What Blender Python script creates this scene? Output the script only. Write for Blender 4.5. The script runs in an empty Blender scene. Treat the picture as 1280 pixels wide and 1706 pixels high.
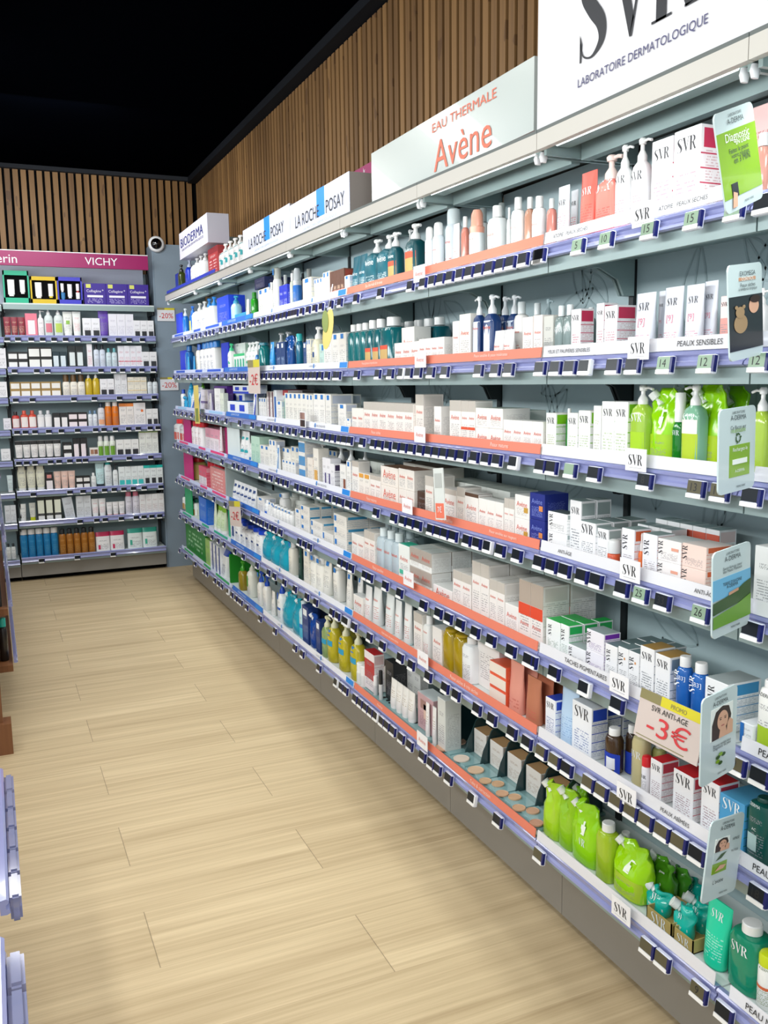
import bpy, bmesh, math, random
from mathutils import Vector, Matrix
random.seed(7)
SC = bpy.context.scene
COL = SC.collection
# ------------------------------------------------------------------ camera
FPX, YAW, PIT, ROL = 1488.3, .4135, .1471, -.0134
CAM = Vector((0, 0, 1.5))
def _axes():
    cy, sy, cp, sp = math.cos(YAW), math.sin(YAW), math.cos(PIT), math.sin(PIT)
    f = Vector((sy*cp, cy*cp, -sp)); r = Vector((cy, -sy, 0)); u = r.cross(f)
    c, s = math.cos(ROL), math.sin(ROL)
    return f, c*r+s*u, -s*r+c*u
CF, CR, CU = _axes()
cd = bpy.data.cameras.new('camera'); cam = bpy.data.objects.new('camera', cd); COL.objects.link(cam)
cd.sensor_fit = 'HORIZONTAL'; cd.sensor_width = 36; cd.lens = FPX/1280*36; cd.clip_start = .05; cd.clip_end = 60
cam.matrix_world = Matrix(((CR.x, CU.x, -CF.x, CAM.x), (CR.y, CU.y, -CF.y, CAM.y), (CR.z, CU.z, -CF.z, CAM.z), (0, 0, 0, 1)))
SC.camera = cam
SC.view_settings.view_transform = 'Standard'; SC.view_settings.look = 'None'; SC.view_settings.gamma = 1
SC.view_settings.use_curve_mapping = False
SC.view_settings.exposure = 0.1
# ------------------------------------------------------------------ world: the rest of the shop, open to the left and behind
W = bpy.data.worlds.new('world'); SC.world = W; W.use_nodes = True
bg = W.node_tree.nodes['Background']; bg.inputs[0].default_value = (.86, .93, 1, 1); bg.inputs[1].default_value = .9
# ------------------------------------------------------------------ lamps
def area(name, loc, rot, sx, sy, power, color=(1, .98, .95), spread=180):
    l = bpy.data.lights.new(name, 'AREA'); l.shape = 'RECTANGLE'; l.size = sx; l.size_y = sy
    l.energy = power; l.color = color; l.spread = math.radians(spread)
    o = bpy.data.objects.new(name, l); COL.objects.link(o); o.location = loc; o.rotation_euler = rot
    return o
YB = [.59, 1.245, 1.9, 2.555, 3.21, 3.865, 4.52, 5.175, 5.83, 6.77]
for k in range(9):                      # LED tubes behind the cornice lip, one per bay
    yc = (YB[k]+YB[k+1])/2
    area('cornice_led', (1.269, yc, 2.025+.006*max(0, yc-1.9)), (0, math.radians(18), 0), .012, .6, 1.9, (.95, 1, .98), 90)
for yc in (.3, 1.9, 3.5, 5.1, 6.5):     # rows of ceiling spots over the aisle, turned to the shelves
    area('ceiling_spot', (-.15, yc, 3.0), (0, math.radians(-32), 0), .5, .5, 7, (1, .985, .96))
for yc in (.6, 2.2, 3.8, 5.4):          # added fill lamps across the aisle, brightening the long run's lower shelves
    area('aisle_fill', (-.62, yc, 2.0), (0, math.radians(-68), 0), .25, 1.4, 14, (.97, 1, 1))
for yc in (1.2, 3.6, 6.0):
    area('ceiling_spot_floor', (.45, yc, 3.0), (0, 0, 0), .4, .4, 3, (1, .95, .86))
area('rear_fill', (.1, -1.3, 2.9), (math.radians(62), 0, math.radians(-12)), 1.6, .5, 38, (.97, 1, 1))   # added fill behind the camera, brightens the pack sides facing it
area('ceiling_spot_back', (.4, 5.6, 3.0), (math.radians(42), 0, 0), .8, .3, 16, (.98, 1, 1))

# ------------------------------------------------------------------ pixel helpers (1280 x 1706 frame)
def ray(px, py): return CF*FPX + CR*(px-640) - CU*(py-853)
def onx(px, py, x): d = ray(px, py); return CAM + d*(x/d.x)
def ony(px, py, y): d = ray(px, py); return CAM + d*(y/d.y)
def onpl(px, py, p0, n): d = ray(px, py); return CAM + d*((Vector(p0)-CAM).dot(n)/d.dot(n))
# ------------------------------------------------------------------ colours and materials
def lin(h, a=1):
    if not isinstance(h, str): return tuple(h)[:3]+(a,)
    h = h.lstrip('#')
    if len(h) == 3: h = ''.join(c*2 for c in h)
    v = [int(h[i:i+2], 16)/255 for i in (0, 2, 4)]
    return tuple(c/12.92 if c <= .04045 else ((c+.055)/1.055)**2.4 for c in v)+(a,)
MATS = {}
class NT:
    def __init__(s, name):
        s.m = bpy.data.materials.new(name); s.m.use_nodes = True; s.t = s.m.node_tree
        s.b = s.t.nodes['Principled BSDF']
    def n(s, typ, **kw):
        o = s.t.nodes.new(typ)
        for k, v in kw.items(): setattr(o, k, v)
        return o
    def l(s, a, b): s.t.links.new(a, b)
    def put(s, sock, v):
        if isinstance(v, (int, float)): sock.default_value = v
        elif isinstance(v, tuple): sock.default_value = v
        else: s.l(v, sock)
    def math(s, op, a, b=0., c=None):
        o = s.n('ShaderNodeMath', operation=op); s.put(o.inputs[0], a); s.put(o.inputs[1], b)
        if c is not None: s.put(o.inputs[2], c)
        return o.outputs[0]
    def mix(s, f, a, b):
        o = s.n('ShaderNodeMix', data_type='RGBA'); s.put(o.inputs[0], f); s.put(o.inputs[6], a); s.put(o.inputs[7], b)
        return o.outputs[2]
    def attr(s, name):
        return s.n('ShaderNodeAttribute', attribute_type='OBJECT', attribute_name=name)
    def noise(s, vec, scale, detail=2., rough=.5):
        o = s.n('ShaderNodeTexNoise'); s.l(vec, o.inputs['Vector']); o.inputs['Scale'].default_value = scale
        o.inputs['Detail'].default_value = detail; o.inputs['Roughness'].default_value = rough
        return o
    def between(s, v, a, b): return s.math('MULTIPLY', s.math('GREATER_THAN', v, a), s.math('LESS_THAN', v, b))
    def comb(s, x, y, z):
        o = s.n('ShaderNodeCombineXYZ'); s.put(o.inputs[0], x); s.put(o.inputs[1], y); s.put(o.inputs[2], z); return o.outputs[0]
def flat(name, col, rough=.45, metal=0., emit=0., trans=0., spec=.5, coat=0.):
    if name in MATS: return MATS[name]
    q = NT(name); q.b.inputs['Base Color'].default_value = lin(col); q.b.inputs['Roughness'].default_value = rough
    q.b.inputs['Metallic'].default_value = metal; q.b.inputs['Specular IOR Level'].default_value = spec
    q.b.inputs['Coat Weight'].default_value = coat
    if emit: q.b.inputs['Emission Color'].default_value = lin(col); q.b.inputs['Emission Strength'].default_value = emit
    if trans: q.b.inputs['Transmission Weight'].default_value = trans
    MATS[name] = q.m; return q.m
def objcol(name, rough, trans=0., coat=0.):
    q = NT(name); oi = q.n('ShaderNodeObjectInfo'); q.l(oi.outputs['Color'], q.b.inputs['Base Color'])
    q.b.inputs['Roughness'].default_value = rough; q.b.inputs['Transmission Weight'].default_value = trans
    q.b.inputs['Coat Weight'].default_value = coat; MATS[name] = q.m; return q.m
objcol('plastic', .32, 0, .2); objcol('paper', .5); objcol('gel', .16, .45, .3); objcol('ink', .5)
def printed(name, axis, side=False, rough=.42):
    """Packaging print: base colour, one band, one wordmark block and rows of small type; axis = which generated axis runs across."""
    q = NT(name); oi = q.n('ShaderNodeObjectInfo'); tc = q.n('ShaderNodeTexCoord'); sep = q.n('ShaderNodeSeparateXYZ')
    q.l(tc.outputs['Generated'], sep.inputs[0]); gx, gz = sep.outputs[axis], sep.outputs[2]
    def v3(nm):
        o = q.n('ShaderNodeSeparateXYZ'); q.l(q.attr(nm).outputs['Vector'], o.inputs[0]); return o.outputs
    p1, p2, p3 = v3('p_band'), v3('p_text'), v3('p_mark')
    ink, band = q.attr('c_ink').outputs['Color'], q.attr('c_band').outputs['Color']
    col = oi.outputs['Color']; rnd = oi.outputs['Random']
    if side:
        bar = q.math('MULTIPLY', q.between(q.math('FRACT', q.math('MULTIPLY', gz, 6.)), .0, .10), q.between(gz, .1, .72))
        col = q.mix(q.math('MULTIPLY', bar, p1[2]), col, band)
        col = q.mix(q.math('MULTIPLY', q.between(gz, .74, .96), q.math('MULTIPLY', q.between(gx, .08, .92), p1[2])), col, band)
        t0, t1, nl, amt = .06, .72, 20., .45
    else:
        col = q.mix(q.between(gz, p1[0], p1[1]), col, band)
        t0, t1, nl, amt = p2[0], p2[1], p2[2], .75
    zt = q.math('DIVIDE', q.math('SUBTRACT', gz, t0), q.math('SUBTRACT', t1, t0))
    row = q.math('MULTIPLY', zt, nl); fl = q.math('FLOOR', row)
    inl = q.between(q.math('FRACT', row), .28, .72)
    nz = q.noise(q.comb(q.math('MULTIPLY', gx, 9.), q.math('MULTIPLY', fl, 3.7), q.math('MULTIPLY', rnd, 3.)), 1.6, 3.)
    word = q.math('GREATER_THAN', nz.outputs['Fac'], .47)
    m = q.math('MULTIPLY', q.math('MULTIPLY', inl, word), q.math('MULTIPLY', q.between(zt, 0., 1.), q.between(gx, .14, .86)))
    col = q.mix(q.math('MULTIPLY', m, amt), col, ink)
    if not side:
        zm = q.between(gz, p3[0], p3[1])
        ln = q.noise(q.comb(q.math('MULTIPLY', gx, 26.), q.math('MULTIPLY', gz, 40.), .3), 1., 1.)
        mm = q.math('MULTIPLY', q.math('MULTIPLY', zm, q.between(gx, .22, .78)), q.math('GREATER_THAN', ln.outputs['Fac'], .5))
        col = q.mix(q.math('MULTIPLY', mm, p3[2]), col, ink)
    q.l(col, q.b.inputs['Base Color']); q.b.inputs['Roughness'].default_value = rough
    MATS[name] = q.m
printed('print_front', 0); printed('print_side', 1, True); printed('print_body', 0, rough=.3)
q = NT('print_top'); q.l(q.attr('c_top').outputs['Color'], q.b.inputs['Base Color']); q.b.inputs['Roughness'].default_value = .42; MATS['print_top'] = q.m
q = NT('print_gel'); MATS['print_gel'] = q.m          # see-through body with rows of white type
oi = q.n('ShaderNodeObjectInfo'); q.l(oi.outputs['Color'], q.b.inputs['Base Color']); q.b.inputs['Roughness'].default_value = .14
q.b.inputs['Transmission Weight'].default_value = .2; q.b.inputs['Coat Weight'].default_value = .3

def wood(name, c1, c2, pitch=None, axis=0, rough=.55, scale=1.):
    """Timber with grain along Z; with a pitch, each slat across the axis has its own tone."""
    q = NT(name); tc = q.n('ShaderNodeTexCoord'); sep = q.n('ShaderNodeSeparateXYZ'); q.l(tc.outputs['Object'], sep.inputs[0])
    a = sep.outputs[axis]; z = sep.outputs[2]
    idx = q.math('FLOOR', q.math('DIVIDE', a, pitch or 9.))
    wn = q.n('ShaderNodeTexWhiteNoise', noise_dimensions='1D'); q.l(idx, wn.inputs['W'])
    grain = q.noise(q.comb(q.math('MULTIPLY', a, 60.*scale), q.math('MULTIPLY', idx, 7.3), q.math('MULTIPLY', z, 2.2*scale)), 1., 4., .6)
    knot = q.noise(q.comb(q.math('MULTIPLY', a, 22.*scale), q.math('MULTIPLY', idx, 3.1), q.math('MULTIPLY', z, 7.*scale)), 1., 1.)
    f = q.math('ADD', q.math('MULTIPLY', grain.outputs['Fac'], .7), q.math('MULTIPLY', wn.outputs['Value'], .55))
    f = q.math('SUBTRACT', f, .15)
    col = q.mix(f, lin(c2), lin(c1))
    kn = q.math('MULTIPLY', q.math('GREATER_THAN', knot.outputs['Fac'], .7), .55)
    col = q.mix(kn, col, lin('#4a2e18'))
    q.l(col, q.b.inputs['Base Color']); q.b.inputs['Roughness'].default_value = rough; MATS[name] = q.m; return q.m

# ------------------------------------------------------------------ mesh helpers
def obj(name, me, mat=None, parent=None, loc=None, rot=None):
    if isinstance(me, bmesh.types.BMesh):
        m = bpy.data.meshes.new(name); me.to_mesh(m); me.free(); me = m
    if mat is not None and len(me.materials) == 0:
        for x in (mat if isinstance(mat, (list, tuple)) else [mat]): me.materials.append(MATS[x] if isinstance(x, str) else x)
    o = bpy.data.objects.new(name, me); COL.objects.link(o)
    if parent is not None: o.parent = parent
    if loc is not None: o.location = loc
    if rot is not None: o.rotation_euler = rot
    return o
def tag(o, label, cat, group=None, kind=None):
    if label: o['label'] = label
    if cat: o['category'] = cat
    if group: o['group'] = group
    if kind: o['kind'] = kind
    return o
def thing(name, label, cat, loc=(0, 0, 0), rot=(0, 0, 0), group=None):
    o = bpy.data.objects.new(name, None); COL.objects.link(o); o.empty_display_size = .05
    o.location = loc; o.rotation_euler = rot
    return tag(o, label, cat, group)
def bx(bm, x0, x1, y0, y1, z0, z1, mi=0):
    vs = [bm.verts.new(p) for p in ((x0, y0, z0), (x1, y0, z0), (x1, y1, z0), (x0, y1, z0), (x0, y0, z1), (x1, y0, z1), (x1, y1, z1), (x0, y1, z1))]
    fs = []
    for q4 in ((3, 2, 1, 0), (4, 5, 6, 7), (0, 1, 5, 4), (1, 2, 6, 5), (2, 3, 7, 6), (3, 0, 4, 7)):
        f = bm.faces.new([vs[i] for i in q4]); f.material_index = mi; fs.append(f)
    return vs, fs
def BX(*a, **k):
    bm = bmesh.new(); bx(bm, *a, **k); return bm
def sheared(x0, x1, ya, yb, za0, za1, zb0, zb1, bm=None):
    """Board running along Y whose two ends may sit at slightly different heights."""
    bm = bm or bmesh.new()
    vs = [bm.verts.new(p) for p in ((x0, ya, za0), (x1, ya, za0), (x1, yb, zb0), (x0, yb, zb0), (x0, ya, za1), (x1, ya, za1), (x1, yb, zb1), (x0, yb, zb1))]
    for q4 in ((3, 2, 1, 0), (4, 5, 6, 7), (0, 1, 5, 4), (1, 2, 6, 5), (2, 3, 7, 6), (3, 0, 4, 7)): bm.faces.new([vs[i] for i in q4])
    return bm
def sect(hw, hd, e, n, cx=0, cy=0):
    out = []
    for i in range(n):
        t = 2*math.pi*i/n; c, s = math.cos(t), math.sin(t)
        out.append((cx+hw*math.copysign(abs(c)**(2/e), c), cy+hd*math.copysign(abs(s)**(2/e), s)))
    return out
def loft(secs, n=20, bm=None, sm=True):
    """secs: (z, half width, half depth, exponent[, cx, cy])"""
    bm = bm or bmesh.new(); rings = []
    for s in secs:
        z, hw, hd, e = s[:4]; cx = s[4] if len(s) > 4 else 0; cy = s[5] if len(s) > 5 else 0
        rings.append([bm.verts.new((x, y, z)) for x, y in sect(hw, hd, e, n, cx, cy)])
    for a, b in zip(rings, rings[1:]):
        for i in range(n):
            f = bm.faces.new((a[i], a[(i+1) % n], b[(i+1) % n], b[i])); f.smooth = sm
    bm.faces.new(list(reversed(rings[0]))); bm.faces.new(rings[-1])
    return bm
def mesh_of(bm, name, sharp=38):
    m = bpy.data.meshes.new(name); bm.to_mesh(m); bm.free()
    m.set_sharp_from_angle(angle=math.radians(sharp)); return m
def tubebm(pts, r, n=8, bm=None):
    bm = bm or bmesh.new(); pts = [Vector(p) for p in pts]; rings = []
    for i, p in enumerate(pts):
        t = (pts[min(i+1, len(pts)-1)]-pts[max(i-1, 0)]).normalized()
        a = t.orthogonal().normalized() if i == 0 else (rings_a - t*rings_a.dot(t)).normalized()
        rings_a = a; b = t.cross(a)
        rings.append([bm.verts.new(p+(a*math.cos(2*math.pi*k/n)+b*math.sin(2*math.pi*k/n))*r) for k in range(n)])
    for u, v in zip(rings, rings[1:]):
        for k in range(n):
            f = bm.faces.new((u[k], u[(k+1) % n], v[(k+1) % n], v[k])); f.smooth = True
    bm.faces.new(list(reversed(rings[0]))); bm.faces.new(rings[-1]); return bm
# ------------------------------------------------------------------ lettering
_TXT = {}
def text_raw(body):
    if body not in _TXT:
        if body == 'SVR': _TXT[body] = svr_raw()
        else:
            c = bpy.data.curves.new('t', 'FONT'); c.body = body; c.resolution_u = 3; c.align_x = 'LEFT'
            o = bpy.data.objects.new('t', c); COL.objects.link(o)
            dg = bpy.context.evaluated_depsgraph_get(); m = bpy.data.meshes.new_from_object(o.evaluated_get(dg))
            v = [x.co.copy() for x in m.vertices]; f = [tuple(p.vertices) for p in m.polygons]
            bpy.data.objects.remove(o); bpy.data.curves.remove(c); bpy.data.meshes.remove(m)
            _TXT[body] = (v, f)
    v, f = _TXT[body]
    x0, x1 = min(p.x for p in v), max(p.x for p in v); y0, y1 = min(p.y for p in v), max(p.y for p in v)
    return v, f, x0, x1, y0, y1
def svr_raw():
    V, Fc = [], []
    def poly(pts):
        i = len(V); V.extend(Vector((x, y, 0)) for x, y in pts); Fc.append(tuple(range(i, i+len(pts))))
    def ribbon(pts):                       # (x, y, width) centre line, sampled with a spline
        P = []
        for i in range(len(pts)-1):
            p0, p1, p2, p3 = pts[max(i-1, 0)], pts[i], pts[i+1], pts[min(i+2, len(pts)-1)]
            for k in range(8):
                t = k/8
                P.append(tuple(.5*(2*b+(c-a)*t+(2*a-5*b+4*c-d)*t*t+(3*b-a-3*c+d)*t**3) for a, b, c, d in zip(p0, p1, p2, p3)))
        P.append(pts[-1]); i0 = len(V)
        for i, (x, y, w) in enumerate(P):
            a, b = P[max(i-1, 0)], P[min(i+1, len(P)-1)]
            dx, dy = b[0]-a[0], b[1]-a[1]; L = math.hypot(dx, dy) or 1
            V.append(Vector((x-dy/L*w/2, y+dx/L*w/2, 0))); V.append(Vector((x+dy/L*w/2, y-dx/L*w/2, 0)))
        for i in range(len(P)-1): Fc.append((i0+2*i, i0+2*i+1, i0+2*i+3, i0+2*i+2))
    ribbon([(.49, .80, .012), (.45, .93, .02), (.30, .985, .03), (.13, .88, .10), (.12, .72, .15), (.27, .53, .19), (.43, .33, .17), (.44, .14, .11), (.27, .012, .03), (.10, .06, .02), (.045, .22, .012)])
    poly([(.475, .99), (.505, .99), (.505, .70), (.475, .82)]); poly([(.03, .0), (.06, .0), (.075, .2), (.03, .32)])
    o = .58
    poly([(o+.04, 1), (o+.21, 1), (o+.43, .18), (o+.36, 0)]); poly([(o+.36, 0), (o+.40, 0), (o+.64, 1), (o+.605, 1)])
    poly([(o-.02, .975), (o+.29, .975), (o+.29, 1), (o-.02, 1)]); poly([(o+.52, .975), (o+.72, .975), (o+.72, 1), (o+.52, 1)])
    o = 1.30
    poly([(o+.07, 0), (o+.23, 0), (o+.23, 1), (o+.07, 1)]); poly([(o, 0), (o+.31, 0), (o+.31, .025), (o, .025)]); poly([(o, .975), (o+.24, .975), (o+.24, 1), (o, 1)])
    ribbon([(o+.2, .985, .03), (o+.36, .98, .035), (o+.50, .86, .13), (o+.50, .68, .13), (o+.36, .54, .035), (o+.2, .535, .03)])
    poly([(o+.28, .54), (o+.42, .54), (o+.66, .03), (o+.52, 0)]); poly([(o+.5, 0), (o+.74, 0), (o+.74, .025), (o+.5, .025)])
    return V, Fc
def lettering(body, w=None, h=None, surf=None, align='C', ital=0.):
    """Flat letters as a mesh in the local XZ plane facing -Y, centred (or left-aligned) on the origin; surf(x, z) gives the y to lie on."""
    v, f, x0, x1, y0, y1 = text_raw(body)
    sx = sy = 1.
    if w: sx = w/(x1-x0); sy = sx
    if h:
        sy = h/(y1-y0)
        if not w: sx = sy
    m = bpy.data.meshes.new('lettering')
    ox = (x0+x1)/2 if align == 'C' else x0; oy = (y0+y1)/2
    pts = []
    for p in v:
        x, z = (p.x-ox)*sx, (p.y-oy)*sy
        x += ital*z
        pts.append((x, surf(x, z) if surf else 0., z))
    m.from_pydata(pts, [], f); m.update(); return m
ORD = ['', 'first', 'second', 'third', 'fourth', 'fifth', 'sixth', 'seventh', 'eighth', 'ninth', 'tenth', 'eleventh', 'twelfth', 'thirteenth', 'fourteenth', 'fifteenth', 'sixteenth', 'seventeenth', 'eighteenth', 'nineteenth', 'twentieth', 'twenty-first', 'twenty-second', 'twenty-third', 'twenty-fourth', 'twenty-fifth', 'twenty-sixth', 'twenty-seventh', 'twenty-eighth', 'twenty-ninth', 'thirtieth']
NUM = ['', 'one', 'two', 'three', 'four', 'five', 'six', 'seven', 'eight', 'nine', 'ten', 'eleven', 'twelve', 'thirteen', 'fourteen', 'fifteen', 'sixteen', 'seventeen', 'eighteen', 'nineteen', 'twenty', 'twenty-one', 'twenty-two', 'twenty-three', 'twenty-four', 'twenty-five', 'twenty-six', 'twenty-seven', 'twenty-eight', 'twenty-nine', 'thirty']
# ================================================================== the room
wood('slat_timber', '#a47c4a', '#664624', .0568, 0); wood('slat_timber_side', '#9a7446', '#5c4022', .0568, 1)
flat('black', '#07080a', .8, spec=.1); flat('ceiling_black', '#020306', 1, spec=0.)
# floor: wood-look planks laid across the aisle
q = NT('floor_planks'); tc = q.n('ShaderNodeTexCoord'); sep = q.n('ShaderNodeSeparateXYZ'); q.l(tc.outputs['Object'], sep.inputs[0])
X, Y = sep.outputs[0], sep.outputs[1]
PW, PL = .27, 1.09
ry = q.math('DIVIDE', q.math('SUBTRACT', Y, 1.909), PW); row = q.math('FLOOR', ry)
off = q.math('MULTIPLY', q.math('FLOORED_MODULO', row, 2.), -.545)
rx = q.math('DIVIDE', q.math('SUBTRACT', q.math('SUBTRACT', X, .851), off), PL); colm = q.math('FLOOR', rx)
fy, fx = q.math('FRACT', ry), q.math('FRACT', rx)
seam_x = q.math('LESS_THAN', q.math('MULTIPLY', q.math('MINIMUM', fx, q.math('SUBTRACT', 1., fx)), PL), .0012)
seam_y = q.math('LESS_THAN', q.math('MULTIPLY', q.math('MINIMUM', fy, q.math('SUBTRACT', 1., fy)), PW), .0006)
wn = q.n('ShaderNodeTexWhiteNoise', noise_dimensions='2D'); q.l(q.comb(row, colm, 0.), wn.inputs['Vector'])
g1 = q.noise(q.comb(q.math('MULTIPLY', X, 1.1), q.math('MULTIPLY', Y, 62.), wn.outputs['Value']), 1., 4., .6)
g2 = q.noise(q.comb(q.math('MULTIPLY', X, .7), q.math('MULTIPLY', Y, 22.), q.math('MULTIPLY', wn.outputs['Value'], 3.)), 1., 3., .55)
g3 = q.noise(q.comb(q.math('MULTIPLY', X, 3.), q.math('MULTIPLY', Y, 150.), 0.), 1., 2., .5)
f = q.math('ADD', q.math('MULTIPLY', g1.outputs['Fac'], .55), q.math('ADD', q.math('MULTIPLY', g2.outputs['Fac'], .5), q.math('MULTIPLY', g3.outputs['Fac'], .2)))
f = q.math('ADD', q.math('MULTIPLY', q.math('SUBTRACT', f, .62), 2.4), q.math('ADD', .5, q.math('MULTIPLY', q.math('SUBTRACT', wn.outputs['Value'], .5), .12)))
col = q.mix(f, lin('#ab9470'), lin('#d6c09a'))
col = q.mix(q.math('MULTIPLY', seam_x, .6), col, lin('#55452f')); col = q.mix(q.math('MULTIPLY', seam_y, .25), col, lin('#6d5a40'))
q.l(col, q.b.inputs['Base Color']); q.b.inputs['Roughness'].default_value = .5; MATS['floor_planks'] = q.m
def struct(name, bm, m): return tag(obj(name, bm, m), None, None, kind='structure')
struct('floor', BX(-4, 2.6, -2.5, 8.2, -.05, 0), 'floor_planks')
struct('ceiling', BX(-4, 2.6, -2.5, 8.2, 3.13, 3.2), 'ceiling_black')
# timber slats over a black backing: back wall and the wall behind the shelving
def slats(name, n, fn, mat):
    bm = bmesh.new()
    for i in range(n): bx(bm, *fn(i))
    return struct(name, bm, mat)
struct('wall_back', BX(-4, 2.6, 7.56, 7.7, 0, 3.13), 'black')
struct('wall_right', BX(1.70, 1.85, -2.5, 7.56, 0, 3.13), 'black')
slats('trim_back', 52, lambda i: (1.6472-.0568*(i+1)+.009, 1.6472-.0568*i-.010, 7.525, 7.56, 2.3, 3.1), 'slat_timber')
slats('trim_right', 168, lambda i: (1.665, 1.70, 7.4976-.0568*(i+1)+.009, 7.4976-.0568*i-.010, 1.95, 3.08), 'slat_timber_side')
flat('cove_dark', '#2a2d32', .8, spec=.2); flat('cove_blue', '#0a0f16', .8, spec=.2)
struct('trim_ceiling_back', BX(-4, 1.66, 7.48, 7.56, 3.1, 3.13), 'cove_dark')
struct('trim_ceiling_right', BX(1.60, 1.70, -2.5, 7.5, 3.085, 3.13), 'cove_blue')
flat('pillar_grey', '#8495a4', .5)
bm = BX(1.255, 1.66, 7.30, 7.56, 0, 2.57); bmesh.ops.bevel(bm, geom=[e for e in bm.edges if abs(e.verts[0].co.z-e.verts[1].co.z) > 1], offset=.012, segments=2, affect='EDGES')
tag(obj('pillar', bm, 'pillar_grey'), 'grey painted square pillar in the corner between both shelving runs', 'pillar', kind='structure')
# dome camera on the pillar
p = ony(261, 407, 7.29)
t = thing('security_camera', 'white round security camera with black dome high on the grey pillar', 'security camera', (p.x, 7.298, p.z), (math.radians(90), 0, math.radians(-12)))
flat('white_plastic', '#eceef0', .35); flat('black_gloss', '#06070a', .08, coat=.6)
obj('housing', mesh_of(loft([(0, .060, .060, 2), (.016, .062, .062, 2), (.03, .056, .056, 2), (.038, .044, .044, 2)], 32), 'housing'), 'white_plastic', t)
obj('dome', mesh_of(loft([(.034, .043, .043, 2), (.05, .040, .040, 2), (.062, .031, .031, 2), (.069, .017, .017, 2), (.071, .004, .004, 2)], 32), 'dome', 80), 'black_gloss', t)

# ================================================================== right-hand shelving run
LV = {'T': (2.08, 2.10, 2.13), 'A': (1.804, 1.8025, 1.803), 'B': (1.533, 1.529, 1.549), 'C': (1.292, 1.2816, 1.292), 'D': (1.0466, 1.033, 1.0456),
      'E': (.777, .785, .787), 'F': (.5475, .553, .519), 'G': (.256, .258, .248)}
def zl(L, y):
    a, b, c = LV[L]
    if y < 1.9: return a
    if y < 3.26: return a+(b-a)*(y-1.9)/1.36
    return b+(c-b)*(y-3.26)/3.51
LNAME = {'T': 'cornice', 'A': 'top shelf', 'B': 'second shelf', 'C': 'third shelf', 'D': 'fourth shelf', 'E': 'fifth shelf', 'F': 'sixth shelf', 'G': 'bottom shelf'}
SECT = {'e': ('end bay', .59, 1.245), 'w': ('white-strip bay', 1.245, 1.9), 'o': ('orange-strip bay', 1.9, 3.215), 'l': ('lightbox bay', 3.215, 4.52), 'k': ('blue-strip bay', 4.52, 5.175), 'c': ('corner bay', 5.175, 6.77)}
BAYN = ['end bay', 'white-strip bay', 'orange-strip bay near half', 'orange-strip bay far half', 'lightbox bay near half', 'lightbox bay far half', 'blue-strip bay', 'corner bay near half', 'corner bay far half']
flat('shelf_steel', '#93a6a5', .38, .2); flat('shelf_top', '#d4dcdb', .45); flat('steel_dark', '#2e3436', .5, .3); flat('lip_beige', '#c6c3bb', .4, .1)
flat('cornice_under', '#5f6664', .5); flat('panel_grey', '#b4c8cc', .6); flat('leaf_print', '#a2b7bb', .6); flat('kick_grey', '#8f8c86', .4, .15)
XB = 1.545
def leaf_ribbon(y0, y1, z0, rnd):
    """One thin drawn leaf outline with its midrib, as printed on the back panels."""
    bm = bmesh.new()
    y = rnd.uniform(y0+.1, y1-.1); z = z0+rnd.uniform(-.02, .1); an = rnd.uniform(.3, 2.8); L = rnd.uniform(.12, .24); b = L*rnd.uniform(.16, .26); w = .0028
    def at(u, s):
        lx, ly = L*u, s*b*math.sin(math.pi*u**.8)
        return max(y0+.02, min(y1-.02, y+lx*math.cos(an)-ly*math.sin(an))), z+lx*math.sin(an)+ly*math.cos(an)
    loop = [at(i/12, 1) for i in range(13)]+[at(i/12, -1) for i in range(11, 0, -1)]
    tip = [at(i/8, 0) for i in range(9)]
    for pts, closed in ((loop, True), (tip, False)):
        c = []
        n = len(pts)
        for i, (yy, zz) in enumerate(pts):
            p, q2 = (pts[i-1], pts[(i+1) % n]) if closed else (pts[max(i-1, 0)], pts[min(i+1, n-1)])
            dy, dz = q2[0]-p[0], q2[1]-p[1]; ll = math.hypot(dy, dz) or 1
            c.append((bm.verts.new((0, yy-dz/ll*w, zz+dy/ll*w)), bm.verts.new((0, yy+dz/ll*w, zz-dy/ll*w))))
        for i in range(n if closed else n-1):
            u, v = c[i], c[(i+1) % n]; bm.faces.new((u[0], u[1], v[1], v[0]))
    return bm
rl = random.Random(3)
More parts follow.
